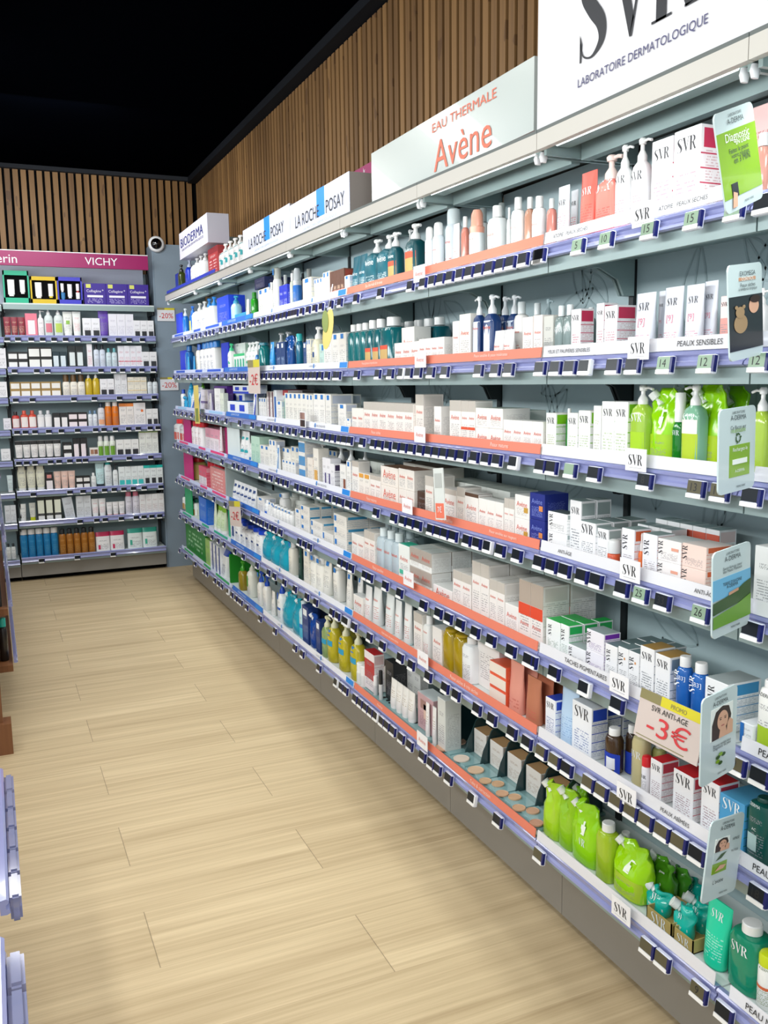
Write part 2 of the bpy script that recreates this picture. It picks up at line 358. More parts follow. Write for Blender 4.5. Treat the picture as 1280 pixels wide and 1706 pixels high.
for k in range(9):
    ya, yb = YB[k], YB[k+1]; yc = (ya+yb)/2; bn = BAYN[k]
    pnl = tag(obj('back_panel', BX(XB, XB+.012, ya+.012, yb-.012, .12, zl('T', ya)-.006), 'panel_grey'), 'pale grey back panel with drawn leaves in the '+bn, 'panel', 'back panels of the long shelving')
    for z0 in (.5, .85, 1.12, 1.36, 1.62):
        for _ in range(3): obj('leaf_print', leaf_ribbon(ya, yb, z0, rl), 'leaf_print', pnl, (XB-.0012, 0, 0))
    tag(obj('kick_panel', BX(1.355, 1.37, ya+.001, yb-.001, .028, min(zl('G', ya), zl('G', yb))-.046), 'kick_grey'), 'brushed grey kick panel under the bottom shelf, '+bn, 'panel', 'kick panels')
    tag(obj('plinth', BX(1.40, 1.54, ya, yb, 0, .10), 'black'), 'black recessed plinth on the floor under the '+bn, 'plinth', 'plinths')
    for L in 'ABCDEFG':
        za, zb = zl(L, ya), zl(L, yb)
        t = thing('shelf', 'grey steel %s in the %s' % (LNAME[L], bn), 'shelf', (0, 0, 0), group='steel shelves of the long run')
        bm = sheared(1.285, XB-.004, ya+.002, yb-.002, za+.002, za+.012, zb+.002, zb+.012)
        obj('board', bm, 'shelf_top', t)
        dz = .05 if L != 'G' else .04
        bm = sheared(1.283, 1.297, ya+.002, yb-.002, za-dz, za+.002, zb-dz, zb+.002)
        sheared(1.31, XB-.02, ya+.03, yb-.03, za-.012, za+.0015, zb-.012, zb+.0015, bm)
        obj('lip', bm, 'shelf_steel', t)
        if L != 'G':
            for yy, zz in ((ya+.008, za), (yb-.008, zb)):
                bm = bmesh.new()
                prof = [(1.30, .0), (1.30, -.025), (1.43, -.034), (1.485, -.06), (1.505, -.10), (XB-.008, -.10), (XB-.008, .0)]
                va = [bm.verts.new((x, yy-.004, zz+z)) for x, z in prof]; vb = [bm.verts.new((x, yy+.004, zz+z)) for x, z in prof]
                bm.faces.new(va); bm.faces.new(list(reversed(vb)))
                for i in range(len(prof)): bm.faces.new((va[i], vb[i], vb[(i+1) % len(prof)], va[(i+1) % len(prof)]))
                bmesh.ops.recalc_face_normals(bm, faces=bm.faces)
                obj('bracket', bm, 'steel_dark' if zz < 1.7 else 'shelf_steel', t)
    # cornice: top board with beige lip, inner trough and LED tube
    za, zb = zl('T', ya), zl('T', yb)
    t = thing('cornice', 'steel cornice with beige lip and light trough over the '+bn, 'cornice', group='cornices of the long run')
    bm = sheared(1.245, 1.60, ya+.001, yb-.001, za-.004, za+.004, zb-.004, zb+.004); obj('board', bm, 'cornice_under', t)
    bm = sheared(1.245, 1.262, ya+.001, yb-.001, za-.042, za-.004, zb-.042, zb-.004); obj('lip', bm, 'lip_beige', t)
    bm = sheared(1.285, 1.325, ya+.02, yb-.02, za-.035, za-.004, zb-.035, zb-.004)
    sheared(1.36, 1.385, ya+.02, yb-.02, za-.06, za-.004, zb-.06, zb-.004, bm); obj('trough', bm, 'shelf_steel', t)
    for yy, zz in ((ya+.012, za), (yb-.012, zb)):
        bm = BX(1.262, XB-.01, yy-.005, yy+.005, zz-.055, zz-.004); obj('bracket', bm, 'shelf_steel', t)
        obj('cable_clip', mesh_of(loft([(-.012, .008, .004, 2), (0, .012, .006, 2), (.012, .008, .004, 2)], 10), 'clip'), 'white_plastic', t, (1.27, yy+.02, zz-.055))
    flat('led_tube', '#f4ffff', .4, emit=3.0)
    tag(obj('led_tube', tubebm([(1.2695, ya+.05, za-.036), (1.2695, yb-.05, zb-.036)], .006), 'led_tube'), 'lit white light tube under the cornice of the '+bn, 'lamp', 'light tubes under the cornice')
for k, y in enumerate(YB):
    tag(obj('upright', BX(XB-.008, XB+.02, y-.009, y+.009, 0, 2.05), 'steel_dark'), 'dark slotted steel upright, %s of ten from the corner pillar' % ORD[10-k], 'upright', 'uprights of the long shelving')
# price rails and header strips
q = NT('rail_plastic'); q.b.inputs['Base Color'].default_value = lin('#a6acdf'); q.b.inputs['Roughness'].default_value = .12
q.b.inputs['Transmission Weight'].default_value = .25; q.b.inputs['Coat Weight'].default_value = .5; MATS['rail_plastic'] = q.m
flat('clear_edge', '#dfe6ff', .08, coat=.6)
def rail_profile(bm, ya, yb, za, zb, x=1.275):
    P = [(0.008, .014), (-.004, .016), (-.009, .012), (-.008, .007), (-.003, .003), (-.003, -.004), (-.009, -.008), (-.011, -.014), (-.004, -.017), (.008, -.016)]
    a = [bm.verts.new((x+u, ya, za+v)) for u, v in P]; b = [bm.verts.new((x+u, yb, zb+v)) for u, v in P]
    n = len(P)
    for i in range(n): bm.faces.new((a[i], a[(i+1) % n], b[(i+1) % n], b[i]))
    bm.faces.new(a); bm.faces.new(list(reversed(b))); bmesh.ops.recalc_face_normals(bm, faces=bm.faces); return bm
for s, (bn, ya, yb) in SECT.items():
    for L in 'ABCDEFG':
        tag(obj('price_rail', rail_profile(bmesh.new(), ya+.002, yb-.002, zl(L, ya), zl(L, yb)), 'rail_plastic'), 'lavender clear plastic price rail along the %s of the %s' % (LNAME[L], bn), 'price rail', 'price rails of the long run')
def strip(L, s, y0, y1, col, texts=(), blocks=(), h=.025, desc=None, xx=1.268):
    """Header card standing over the rail between y0 (near) and y1 (far). texts: (string, y of centre, height, colour); blocks: (y0, y1, colour, inset)"""
    z = (zl(L, y0)+zl(L, y1))/2+(.0165 if L != 'T' else .004)
    sl = math.atan2(zl(L, y1)-zl(L, y0), y1-y0)
    bn = SECT[s][0]
    t = thing('header_strip', '%s header strip along the %s of the %s' % (desc, LNAME[L], bn), 'shelf strip', (xx, (y0+y1)/2, z), (0, 0, 0), 'header strips over the price rails')
    t.rotation_euler = (0, 0, math.radians(-90))
    w = y1-y0
    def slope(bm):
        for v in bm.verts: v.co.z += -v.co.x*math.tan(sl); v.co.y += v.co.z*.12
        return bm
    c = obj('card', slope(BX(-w/2, w/2, -.001, .001, 0, h)), 'paper', t); c.color = lin(col)
    for (b0, b1, bc, ins) in blocks:
        m = (y0+y1)/2
        c = obj('colour_block', slope(BX(m-b1, m-b0, -.0022, -.0012, ins, h-ins)), 'paper', t); c.color = lin(bc)
    for (body, yt, hh, tc) in texts:
        lx = (y0+y1)/2-yt; zz = h*.5-lx*math.tan(sl)
        c = obj('lettering', lettering(body, h=hh, surf=lambda x, z: -.0028+(h*.5+z)*.12), 'ink', t, (lx, 0, zz)); c.color = lin(tc)
    return t
# ================================================================== goods: each builder returns [(part name, mesh, material, colour key)] plus a surface function
def tprof(secs):
    """Front surface y(x, z) of a lofted body."""
    def surf(x, z):
        for a, b in zip(secs, secs[1:]):
            if a[0] <= z <= b[0]:
                u = (z-a[0])/max(b[0]-a[0], 1e-6); hw = a[1]+(b[1]-a[1])*u; hd = a[2]+(b[2]-a[2])*u; e = a[3]
                cx = (a[4] if len(a) > 4 else 0); cy = (a[5] if len(a) > 5 else 0)
                k = min(abs(x-cx)/max(hw, 1e-6), .985)
                return cy-hd*(1-k**e)**(1/e)-.0007
        return -secs[0][2]-.0007
    return surf
def cylcap(z0, z1, r, bev=.002, n=18, e=2, ry=None):
    ry = ry or r
    return [(z0, r, ry, e), (z1-bev, r*.985, ry*.985, e), (z1, r*.88, ry*.88, e)]
def A_box(w, d, h, st):
    bm = bmesh.new(); vs, fs = bx(bm, -w/2, w/2, -d/2, d/2, 0, h)
    bmesh.ops.bevel(bm, geom=list(bm.edges), offset=min(.0012, w*.06, d*.06), segments=1, affect='EDGES')
    bm.normal_update()
    for f in bm.faces:
        n = f.normal; f.material_index = 2 if abs(n.z) > .8 else (1 if abs(n.x) > .8 else 0)
    m = bpy.data.meshes.new('carton'); bm.to_mesh(m); bm.free()
    for x in ('print_front', 'print_side', 'print_top'): m.materials.append(MATS[x])
    return [('carton', m, None, 'c')], lambda x, z: -d/2-.0006
def body_mat(st): return 'print_gel' if st.get('gel') else 'print_body'
def A_pump(w, d, h, st):
    e = st.get('e', 3.2); hb = h*st.get('bh', .74); R = min(w, d)/2
    s = [(0, w*.45, d*.45, e), (.004, w*.49, d*.49, e), (hb*.2, w/2, d/2, e), (hb*.82, w/2, d/2, e), (hb*.93, w*.42, d*.42, e), (hb, R*.62, R*.62, 2)]
    r = min(R*.62, .017); L = min(w*.62, .038); zt = h
    bm = loft([(hb, r, r, 2), (hb+.25*(h-hb), r*.98, r*.98, 2), (hb+.42*(h-hb), r*.6, r*.6, 2), (hb+.5*(h-hb), r*.42, r*.42, 2), (zt-.012, r*.42, r*.42, 2)], 14)
    loft([(zt-.013, r*.7, r*.7, 2), (zt-.004, r*.8, r*.8, 2), (zt, r*.55, r*.55, 2)], 14, bm)
    tubebm([(0, 0, zt-.008), (-L*.6, 0, zt-.006), (-L, 0, zt-.010)] if st.get('flip') else [(0, 0, zt-.008), (L*.6, 0, zt-.006), (L, 0, zt-.010)], r*.28, 8, bm)
    return [('bottle_body', mesh_of(loft(s, 22), 'bottle_body'), body_mat(st), 'c'), ('pump', mesh_of(bm, 'pump'), 'plastic', 'cap')], tprof(s)
def A_cap(w, d, h, st):
    e = st.get('e', 2.6); hb = h*st.get('bh', .80); r = min(w, d)/2*st.get('cr', .62)
    s = [(0, w*.46, d*.46, e), (.003, w/2, d/2, e), (hb*.86, w/2, d/2, e), (hb*.96, w*.42, d*.42, e), (hb, r*.8, r*.8, 2)]
    return [('bottle_body', mesh_of(loft(s, 22), 'bottle_body'), body_mat(st), 'c'), ('cap', mesh_of(loft(cylcap(hb, h, r), 18), 'cap'), 'plastic', 'cap')], tprof(s)
def A_spray(w, d, h, st):
    hb = h*st.get('bh', .76); r = w/2
    s = [(0, r*.9, r*.9, 2), (.004, r, r, 2), (hb*.9, r, r, 2), (hb*.96, r*.9, r*.9, 2), (hb, r*.72, r*.72, 2)]
    rc = r*st.get('cr', .78)
    c = [(hb, rc, rc, 2), (hb+(h-hb)*.7, rc, rc, 2), (hb+(h-hb)*.9, rc*.86, rc*.86, 2), (h, rc*.45, rc*.45, 2)]
    return [('can_body', mesh_of(loft(s, 22), 'can_body'), body_mat(st), 'c'), ('cap', mesh_of(loft(c, 20), 'cap'), 'plastic', 'cap')], tprof(s)
def A_foam(w, d, h, st):
    hb = h*.6; r = w/2
    s = [(0, r*.92, r*.92, 2), (.004, r, r, 2), (hb*.95, r, r, 2), (hb, r*.9, r*.9, 2)]
    c = [(hb, r*.9, r*.9, 2), (hb+(h-hb)*.25, r*.96, r*.96, 2), (hb+(h-hb)*.3, r*.78, r*.78, 2), (h-.012, r*.74, r*.74, 2), (h, r*.5, r*.5, 2)]
    return [('bottle_body', mesh_of(loft(s, 22), 'bottle_body'), body_mat(st), 'c'), ('dome_cap', mesh_of(loft(c, 20), 'dome_cap'), 'plastic', 'cap')], tprof(s)
def A_tube(w, d, h, st):
    hc = h*st.get('ch', .13); d = min(d, w*.62)
    s = [(hc*.9, w*.40, d*.48, 2.2), (hc+.004, w*.43, d*.5, 2.2), (h*.55, w*.47, d*.36, 2.2), (h*.93, w*.5, .0025, 2.4), (h, w*.5, .0018, 2.6)]
    c = [(0, w*.38, d*.44, 2.2), (.002, w*.4, d*.46, 2.2), (hc*.9, w*.41, d*.46, 2.2)]
    return [('tube_body', mesh_of(loft(s, 22), 'tube_body'), body_mat(st), 'c'), ('cap', mesh_of(loft(c, 18), 'cap'), 'plastic', 'cap')], tprof(s)
def A_pouch(w, d, h, st):
    hb = h*.66
    s = [(0, w*.40, d*.40, 3), (.006, w*.44, d*.48, 3), (h*.25, w*.47, d*.5, 2.6), (hb*.8, w*.5, d*.42, 2.5), (hb, w*.5, d*.26, 2.4), (h*.80, w*.47, d*.12, 2.8, w*.01), (h*.90, w*.44, .007, 3.2, w*.03), (h*.965, w*.40, .004, 3.6, w*.05), (h, w*.36, .002, 3.6, w*.07)]
    bm = loft(s, 30)
    for v in bm.verts:                      # crumpled film
        if v.co.z > hb*.7:
            a = min(1, (v.co.z-hb*.7)/(h*.2))
            v.co.y += a*(.007*math.sin(v.co.x*150+v.co.z*70)+.004*math.sin(v.co.z*190-v.co.x*90)); v.co.x += a*.003*math.sin(v.co.z*140)
    p0 = Vector((-w*.34, 0, h*.84)); p1 = Vector((-w*.375, -.002, h*.865))
    sp = tubebm([p0+Vector((w*.14, 0, -h*.06)), p0, p1], .0075, 12)
    cp = tubebm([p1, p1+(p1-p0).normalized()*.016], .0115, 14)
    out = [('pouch_body', mesh_of(bm, 'pouch_body', 60), 'print_gel', 'c'), ('spout', mesh_of(sp, 'spout'), 'plastic', 'cap'), ('spout_cap', mesh_of(cp, 'spout_cap'), 'plastic', 'cap')]
    if st.get('lab'):
        z0, z1 = h*.06, h*.42; sf = tprof(s); b2 = bmesh.new(); prev = None
        for i in range(13):
            x = -w*.44+w*.88*i/12
            c = (b2.verts.new((x, sf(x, z0)-.0008, z0)), b2.verts.new((x, sf(x, z1)-.0008, z1)))
            if prev: b2.faces.new((prev[0], c[0], c[1], prev[1])).smooth = True
            prev = c
        out.append(('label_panel', mesh_of(b2, 'label_panel'), 'print_body', 'lab'))
    return out, tprof(s)
def A_sachet(w, d, h, st):
    s = [(0, w*.46, d*.5, 2.6), (.006, w*.49, d*.5, 2.6), (h*.4, w*.5, d*.42, 2.4), (h*.85, w*.49, d*.14, 2.4), (h*.93, w*.5, .0022, 3), (h, w*.5, .0016, 3)]
    return [('pouch_body', mesh_of(loft(s, 24), 'pouch_body', 60), 'print_body', 'c')], tprof(s)
def A_bag(w, d, h, st):
    s = [(0, w*.48, d*.5, 4), (.01, w*.5, d*.5, 4), (h*.78, w*.49, d*.3, 3)]
    t = [(h*.78, w*.49, d*.3, 3), (h*.9, w*.5, d*.14, 3), (h, w*.5, .003, 3)]
    return [('bag_body', mesh_of(loft(s, 24), 'bag_body', 60), 'print_body', 'c'), ('bag_top', mesh_of(loft(t, 24), 'bag_top', 60), 'plastic', 'cap')], tprof(s)
def A_stick(w, d, h, st):
    r = w/2; k = .56
    return [('stick_body', mesh_of(loft([(0, r*.9, r*.9, 2), (.002, r, r, 2), (h*k, r, r, 2)], 16), 'stick_body'), 'plastic', 'c'),
            ('cap', mesh_of(loft(cylcap(h*k, h, r*.94), 16), 'cap'), 'plastic', 'cap')], lambda x, z: -r
def A_drop(w, d, h, st):
    r = w/2
    s = [(0, r*.94, r*.94, 2), (.003, r, r, 2), (h*.5, r, r, 2), (h*.57, r*.5, r*.5, 2)]
    c = [(h*.57, r*.55, r*.55, 2), (h*.74, r*.55, r*.55, 2), (h*.76, r*.3, r*.3, 2), (h*.95, r*.34, r*.34, 2), (h, r*.16, r*.16, 2)]
    return [('bottle_body', mesh_of(loft(s, 18), 'bottle_body'), body_mat(st), 'c'), ('dropper', mesh_of(loft(c, 14), 'dropper'), 'plastic', 'cap')], tprof(s)
def A_panel(w, d, h, st):
    d = min(d, .006) if not st.get('deep') else d
    return [('board', mesh_of(BX(-w/2, w/2, -d/2, d/2, 0, h), 'board'), 'paper', 'c')], lambda x, z: -d/2-.0006
def A_tray(w, d, h, st):
    t = .0025; bm = BX(-w/2, w/2, -d/2, d/2, 0, t)
    bx(bm, -w/2, -w/2+t, -d/2, d/2, 0, h); bx(bm, w/2-t, w/2, -d/2, d/2, 0, h); bx(bm, -w/2, w/2, -d/2, -d/2+t, 0, h); bx(bm, -w/2, w/2, d/2-t, d/2, 0, h)
    return [('tray_walls', mesh_of(bm, 'tray_walls'), 'paper', 'c')], lambda x, z: -d/2-.0006
ARCH = {'box': (A_box, 'carton', 'box'), 'pump': (A_pump, 'pump_bottle', 'bottle'), 'cap': (A_cap, 'capped_bottle', 'bottle'), 'spray': (A_spray, 'spray_can', 'spray can'),
        'foam': (A_foam, 'foam_bottle', 'bottle'), 'tube': (A_tube, 'cream_tube', 'tube'), 'pouch': (A_pouch, 'refill_pouch', 'pouch'), 'sachet': (A_sachet, 'sachet', 'pouch'),
        'bag': (A_bag, 'care_bag', 'bag'), 'stick': (A_stick, 'cosmetic_stick', 'stick'), 'drop': (A_drop, 'dropper_bottle', 'bottle'), 'panel': (A_panel, 'divider_board', 'board'),
        'tray': (A_tray, 'display_tray', 'tray')}
DEPTHK = {'box': .8, 'pump': .72, 'cap': .8, 'spray': 1., 'foam': 1., 'tube': .6, 'pouch': .55, 'sachet': .35, 'bag': .5, 'stick': 1., 'drop': 1., 'panel': .1, 'tray': .8}
LOGO = {'S': ('SVR', '#35353a'), 's': ('SVR', '#e9eef0'), 'A': ('Av\u00e8ne', '#dd6a58'), 'a': ('Av\u00e8ne', '#e9f2f4')}
ITEMS = []          # (root, desc, place, sort value, row word, group)
_made = {}
def rgb3(h): return list(lin(h)[:3])
def build(root, arch, w, d, h, st):
    """Parts of one thing under its root."""
    parts, surf = ARCH[arch][0](w, d, h, st); kids = []
    for nm, me, mat, ck in parts:
        if mat: me.materials.append(MATS[mat])
        o = bpy.data.objects.new(nm, me); COL.objects.link(o); o.parent = root; kids.append(o)
        o.color = lin(st.get(ck, st.get('cap', '#f2f2f0') if ck != 'c' else st['c']))
        if nm in ('carton', 'bottle_body', 'can_body', 'tube_body', 'pouch_body', 'bag_body', 'label_panel'):
            o['c_ink'] = rgb3(st.get('ink', '#8b8b90')); o['c_band'] = rgb3(st.get('band', st['c'])); o['c_top'] = rgb3(st.get('top', st['c']))
            b = st.get('bz', (2, 2.1)); o['p_band'] = [b[0], b[1], float(st.get('sd', .35 if 'band' in st else 0.))]
            t = st.get('tz', (.12, .5, 9)); o['p_text'] = [float(v) for v in t]
            m = st.get('mz', (.66, .74, .0 if st.get('logo') else .7)); o['p_mark'] = [float(v) for v in m]
    lg = st.get('logo')
    if lg:
        body, lc = LOGO.get(lg, (lg, st.get('lc', '#35353a')))
        lc = st.get('lc', lc); zf = st.get('lz', .8); lw = w*st.get('lw', .72); zc = h*zf
        if st.get('vert'):                  # wordmark running up the pack
            lh = h*st.get('lw', .3); m = lettering(body, w=lh); sf = surf
            for v in m.vertices: v.co = (-v.co.z, sf(-v.co.z, zc+v.co.x), v.co.x)
            m.transform(Matrix.Translation((st.get('lx', -.22)*w, 0, 0)))
        else:
            hh = st.get('lh')
            m = lettering(body, w=lw, h=hh, surf=lambda x, z: surf(x, zc+z))
        o = obj('lettering', m, 'ink', root if arch == 'box' else kids[0], (0, 0, zc)); o.color = lin(lc); kids.append(o)
    for extra in st.get('ex', ()):          # small printed blocks on the front: (x0, x1, z0, z1, colour) as fractions, or letters
        if isinstance(extra[0], str):
            body, xf, zf, wf, cc = extra
            m = lettering(body, w=w*wf, surf=lambda x, z: surf(x+xf*w, zf*h+z)-.0002)
            o = obj('lettering', m, 'ink', root if arch == 'box' else kids[0], (xf*w, 0, zf*h)); o.color = lin(cc); kids.append(o)
        else:
            x0, x1, z0, z1, cc = extra; b2 = bmesh.new(); prev = None
            for i in range(7):
                x = w*(x0+(x1-x0)*i/6)
                c = (b2.verts.new((x, surf(x, z0*h)-.0003, z0*h)), b2.verts.new((x, surf(x, z1*h)-.0003, z1*h)))
                if prev: b2.faces.new((prev[0], c[0], c[1], prev[1]))
                prev = c
            o = obj('print_block', b2, 'paper', root if arch == 'box' else kids[0]); o.color = lin(cc); kids.append(o)
    KIDS[root.name] = kids
def dup(root):
    r = root.copy(); COL.objects.link(r)
    new = {root: r}
    for ch in KIDS.get(root.name, []):
        c = ch.copy(); COL.objects.link(c); c.parent = new[ch.parent]; new[ch] = c
    return r
KIDS = {}
def put_row(arch, st, spots, w, d, h, rotz, desc, place, group):
    """spots: [(location, row word, sort value)]: the first is built, the others are copies of it and of its parts."""
    proto = None
    for loc, word, sv in spots:
        if proto is None:
            nm = ARCH[arch][1]
            if arch == 'box': nm = 'slim_carton' if h > 2.1*w else ('flat_carton' if h < w else 'carton')
            r = proto = thing(nm, None, st.get('cat', ARCH[arch][2]))
            build(r, arch, w, d, h, st)
        else: r = dup(proto)
        r.location = loc; r.rotation_euler = (math.radians(st.get('lean', 0)), math.radians(st.get('tilt', 0)), rotz+math.radians(st.get('turn', 0)))
        ITEMS.append((r, desc, place, sv, word, group))
PLACED = {}         # footprints already taken: (x0, x1, y0, y1, z0, z1)
UP = {'A': 'T', 'B': 'A', 'C': 'B', 'D': 'C', 'E': 'D', 'F': 'E', 'G': 'F'}
QUEUE = []
def I(L, s, arch, desc, col, x0, x1, y, fr=0, dx=0., **kw):
    QUEUE.append((0 if fr else 1, dx, len(QUEUE), (L, s, arch, desc, col, x0, x1, y), kw))
def stock_shelves():
    for pr, dx, i, a, kw in sorted(QUEUE, key=lambda t: t[:3]): put_item(*a, dx=dx, **kw)
    QUEUE.clear()
COMBO = [((1-sh)*.2+st*.006, st, sh) for st in range(27) for sh in (1., .94, .88, .82, .76, .70)]
SLIDE = (0., -.012, -.025, -.04, -.055, -.07, -.09, .012, .025, .04)
def put_item(L, s, arch, desc, col, x0, x1, y, n=1, nz=1, nd=1, dx=0., d=None, base=None, k=None, w=None, nocol=0, **st):
    """Goods on the long run: front outline from pixel x0 (far) to x1 (near), top at pixel y, standing on shelf L of section s.
    Where something already stands there, the goods stand a little narrower or farther back behind the same outline."""
    st['c'] = col; kk = k or DEPTHK[arch]; xc = (x0+x1)/2; gd = st.pop('gd', .0015); flatbox = arch in ('box', 'panel', 'tray')
    best = None
    taken = PLACED.get(L, []) if not nocol else []
    ppm = 1488*math.sin(math.atan2(1.33, onx(xc, y, 1.33).y))**2/1.33      # pixels per metre along the shelf here
    for cost, step, shrink, slide in sorted((c+abs(sl)*ppm*.0022, a, b, sl) for c, a, b in COMBO for sl in SLIDE):
        for _once in (0,):
            xf = 1.302+dx+step*.006
            if flatbox:
                ya, yb = onx(x0, y, xf).y, onx(x1, y, xf).y; pitch = (ya-yb)/n; ww = (w or pitch-.0012)*shrink
                dd = d or min(max(kk*ww, .03), .075); zt = onx(xc, y, xf).z; y0 = ya-pitch/2
            else:
                ww = .05
                for _ in range(5):
                    xm = xf+kk*ww/2; ya, yb = onx(x0, y, xm).y, onx(x1, y, xm).y
                    pitch = (ya-yb)/n; ph = math.atan2(xm, (ya+yb)/2)
                    ww = pitch*.97 if n > 1 else (ya-yb)*math.sin(ph)/math.sqrt(math.sin(ph)**2+(kk*math.cos(ph))**2)
                ww = min(w or ww, .22)*shrink; dd = d or kk*ww; zt = onx(xc, y, xf+dd/2).z; y0 = (ya+yb)/2+pitch*(n-1)/2
            y0 += slide; yc = y0-pitch*(n-1)/2
            zb = zl(L, yc)+(.0125 if L != 'T' else .005)
            if base is not None: zb = onx(xc, base, xf).z
            if L in UP: zt = min(zt, zl(UP[L], yc)-(.016 if L != 'A' else .067))
            if L == 'G' and flatbox and 1.93 < yc < 3.19: zb += .0108
            h = (zt-zb)/nz
            depth = nd*(dd+gd)
            if step and (xf+depth > 1.538 or zt < zb+.02): break
            f = .97 if flatbox else .84
            boxes = [(xf+dd/2-f*dd/2+jd*(dd+gd), xf+dd/2+f*dd/2+jd*(dd+gd), y0-pitch*i-f*ww/2, y0-pitch*i+f*ww/2, zb+.002, zb+h*nz-.002) for i in range(n) for jd in range(nd)]
            over = 0.
            for A in boxes:
                for B in taken:
                    ox = min(A[1], B[1])-max(A[0], B[0])
                    if ox <= .0012: continue
                    oy = min(A[3], B[3])-max(A[2], B[2])
                    if oy <= .0012: continue
                    oz = min(A[5], B[5])-max(A[4], B[4])
                    if oz > 0: over += ox*oy*oz
            if best is None or over < best[0]-1e-9: best = (over, xf, ww, dd, pitch, y0, zb, h, boxes)
        if best[0] == 0: break
    over, xf, ww, dd, pitch, y0, zb, h, boxes = best
    if nocol != 1: PLACED.setdefault(L, []).extend(boxes)
    if over > 5e-5: print('OVER', L, s, desc, round(over*1e6), 'cm3')
    if xf-1.302-dx > .03: print('PUSH', L, s, desc, round(xf-1.302-dx, 3))
    if h < .015: print('LOW', L, s, desc, round(h, 3)); h = .03
    if h > .30: print('TALL', L, s, desc, round(h, 3))
    spots = []
    for jd in range(nd):
        for jz in range(nz):
            for i in range(n):
                yy = y0-pitch*i; word = ''
                if nz > 1: word = ('lower', 'upper')[jz] if nz == 2 else ('lowest', 'middle', 'topmost')[jz]
                if nd > 1 and jd > 0: word = (word+' '+('second row', 'third row', 'fourth row', 'fifth row')[jd-1]).strip()
                if dx >= .05 and 'rear' not in desc and 'back' not in desc: word = (word+' rear').strip()
                spots.append(((xf+dd/2+jd*(dd+gd), yy, zb+jz*h), word, -yy))
    place = '%s, %s' % (LNAME[L], SECT[s][0])
    put_row(arch, st, spots, ww, dd, h*(.995 if nz > 1 else 1), math.radians(-90), desc, place, '%s, %s' % (desc, place))
BZ = [2.083, 1.839, 1.607, 1.3935, 1.155, .9243, .6843, .4518, .1719]
BNAME = ['sign shelf', 'second shelf', 'third shelf', 'fourth shelf', 'fifth shelf', 'sixth shelf', 'seventh shelf', 'eighth shelf', 'bottom shelf']
def K(L, arch, desc, col, x0, x1, y, n=1, nz=1, nd=1, dx=0., d=None, k=None, unit='back wall', **st):
    """Goods on the back-wall unit: pixel x0..x1, top at pixel y."""
    st['c'] = col; yf = 7.262+dx; kk = k or DEPTHK[arch]
    xa, xb = ony(x0, y, yf).x, ony(x1, y, yf).x; pitch = (xb-xa)/n; ww = pitch-.0012
    dd = d or min(max(kk*ww, .03), .08); zb = BZ[L]+.0125; zt = ony((x0+x1)/2, y, yf).z; h = (zt-zb)/nz
    if h < .02: print('LOWK', L, desc, round(h, 3)); h = .04
    if h > .32: print('TALLK', L, desc, round(h, 3))
    spots = []
    for jz in range(nz):
        for i in range(n):
            word = '' if nz == 1 else ('lower', 'upper')[jz]
            spots.append(((xa+pitch*(i+.5), yf+dd/2, zb+jz*h), word, xa+pitch*i))
    place = '%s, %s unit' % (BNAME[L], unit)
    put_row(arch, st, spots, ww, dd, h*(.995 if nz > 1 else 1), 0., desc, place, '%s, %s' % (desc, place))
def label_items():
    by = {}
    for r, desc, place, sv, word, group in ITEMS: by.setdefault((desc, place, word), []).append((sv, r, group))
    for (desc, place, word), v in by.items():
        v.sort(key=lambda t: t[0]); n = len(v)
        for i, (sv, r, group) in enumerate(v):
            bits = desc
            if word: bits += ', '+word
            if n > 1:
                bits += ', '+ORD[i+1]+' of '+NUM[n]
                cnt = len((bits+' '+place).replace('/', ' ').split())
                if cnt <= 13: bits += ' from far end' if 'back wall' not in place else ' from rack side'
            r['label'] = bits+', '+place
            multi = sum(1 for x in ITEMS if x[5] == group) > 1
            if multi: r['group'] = group
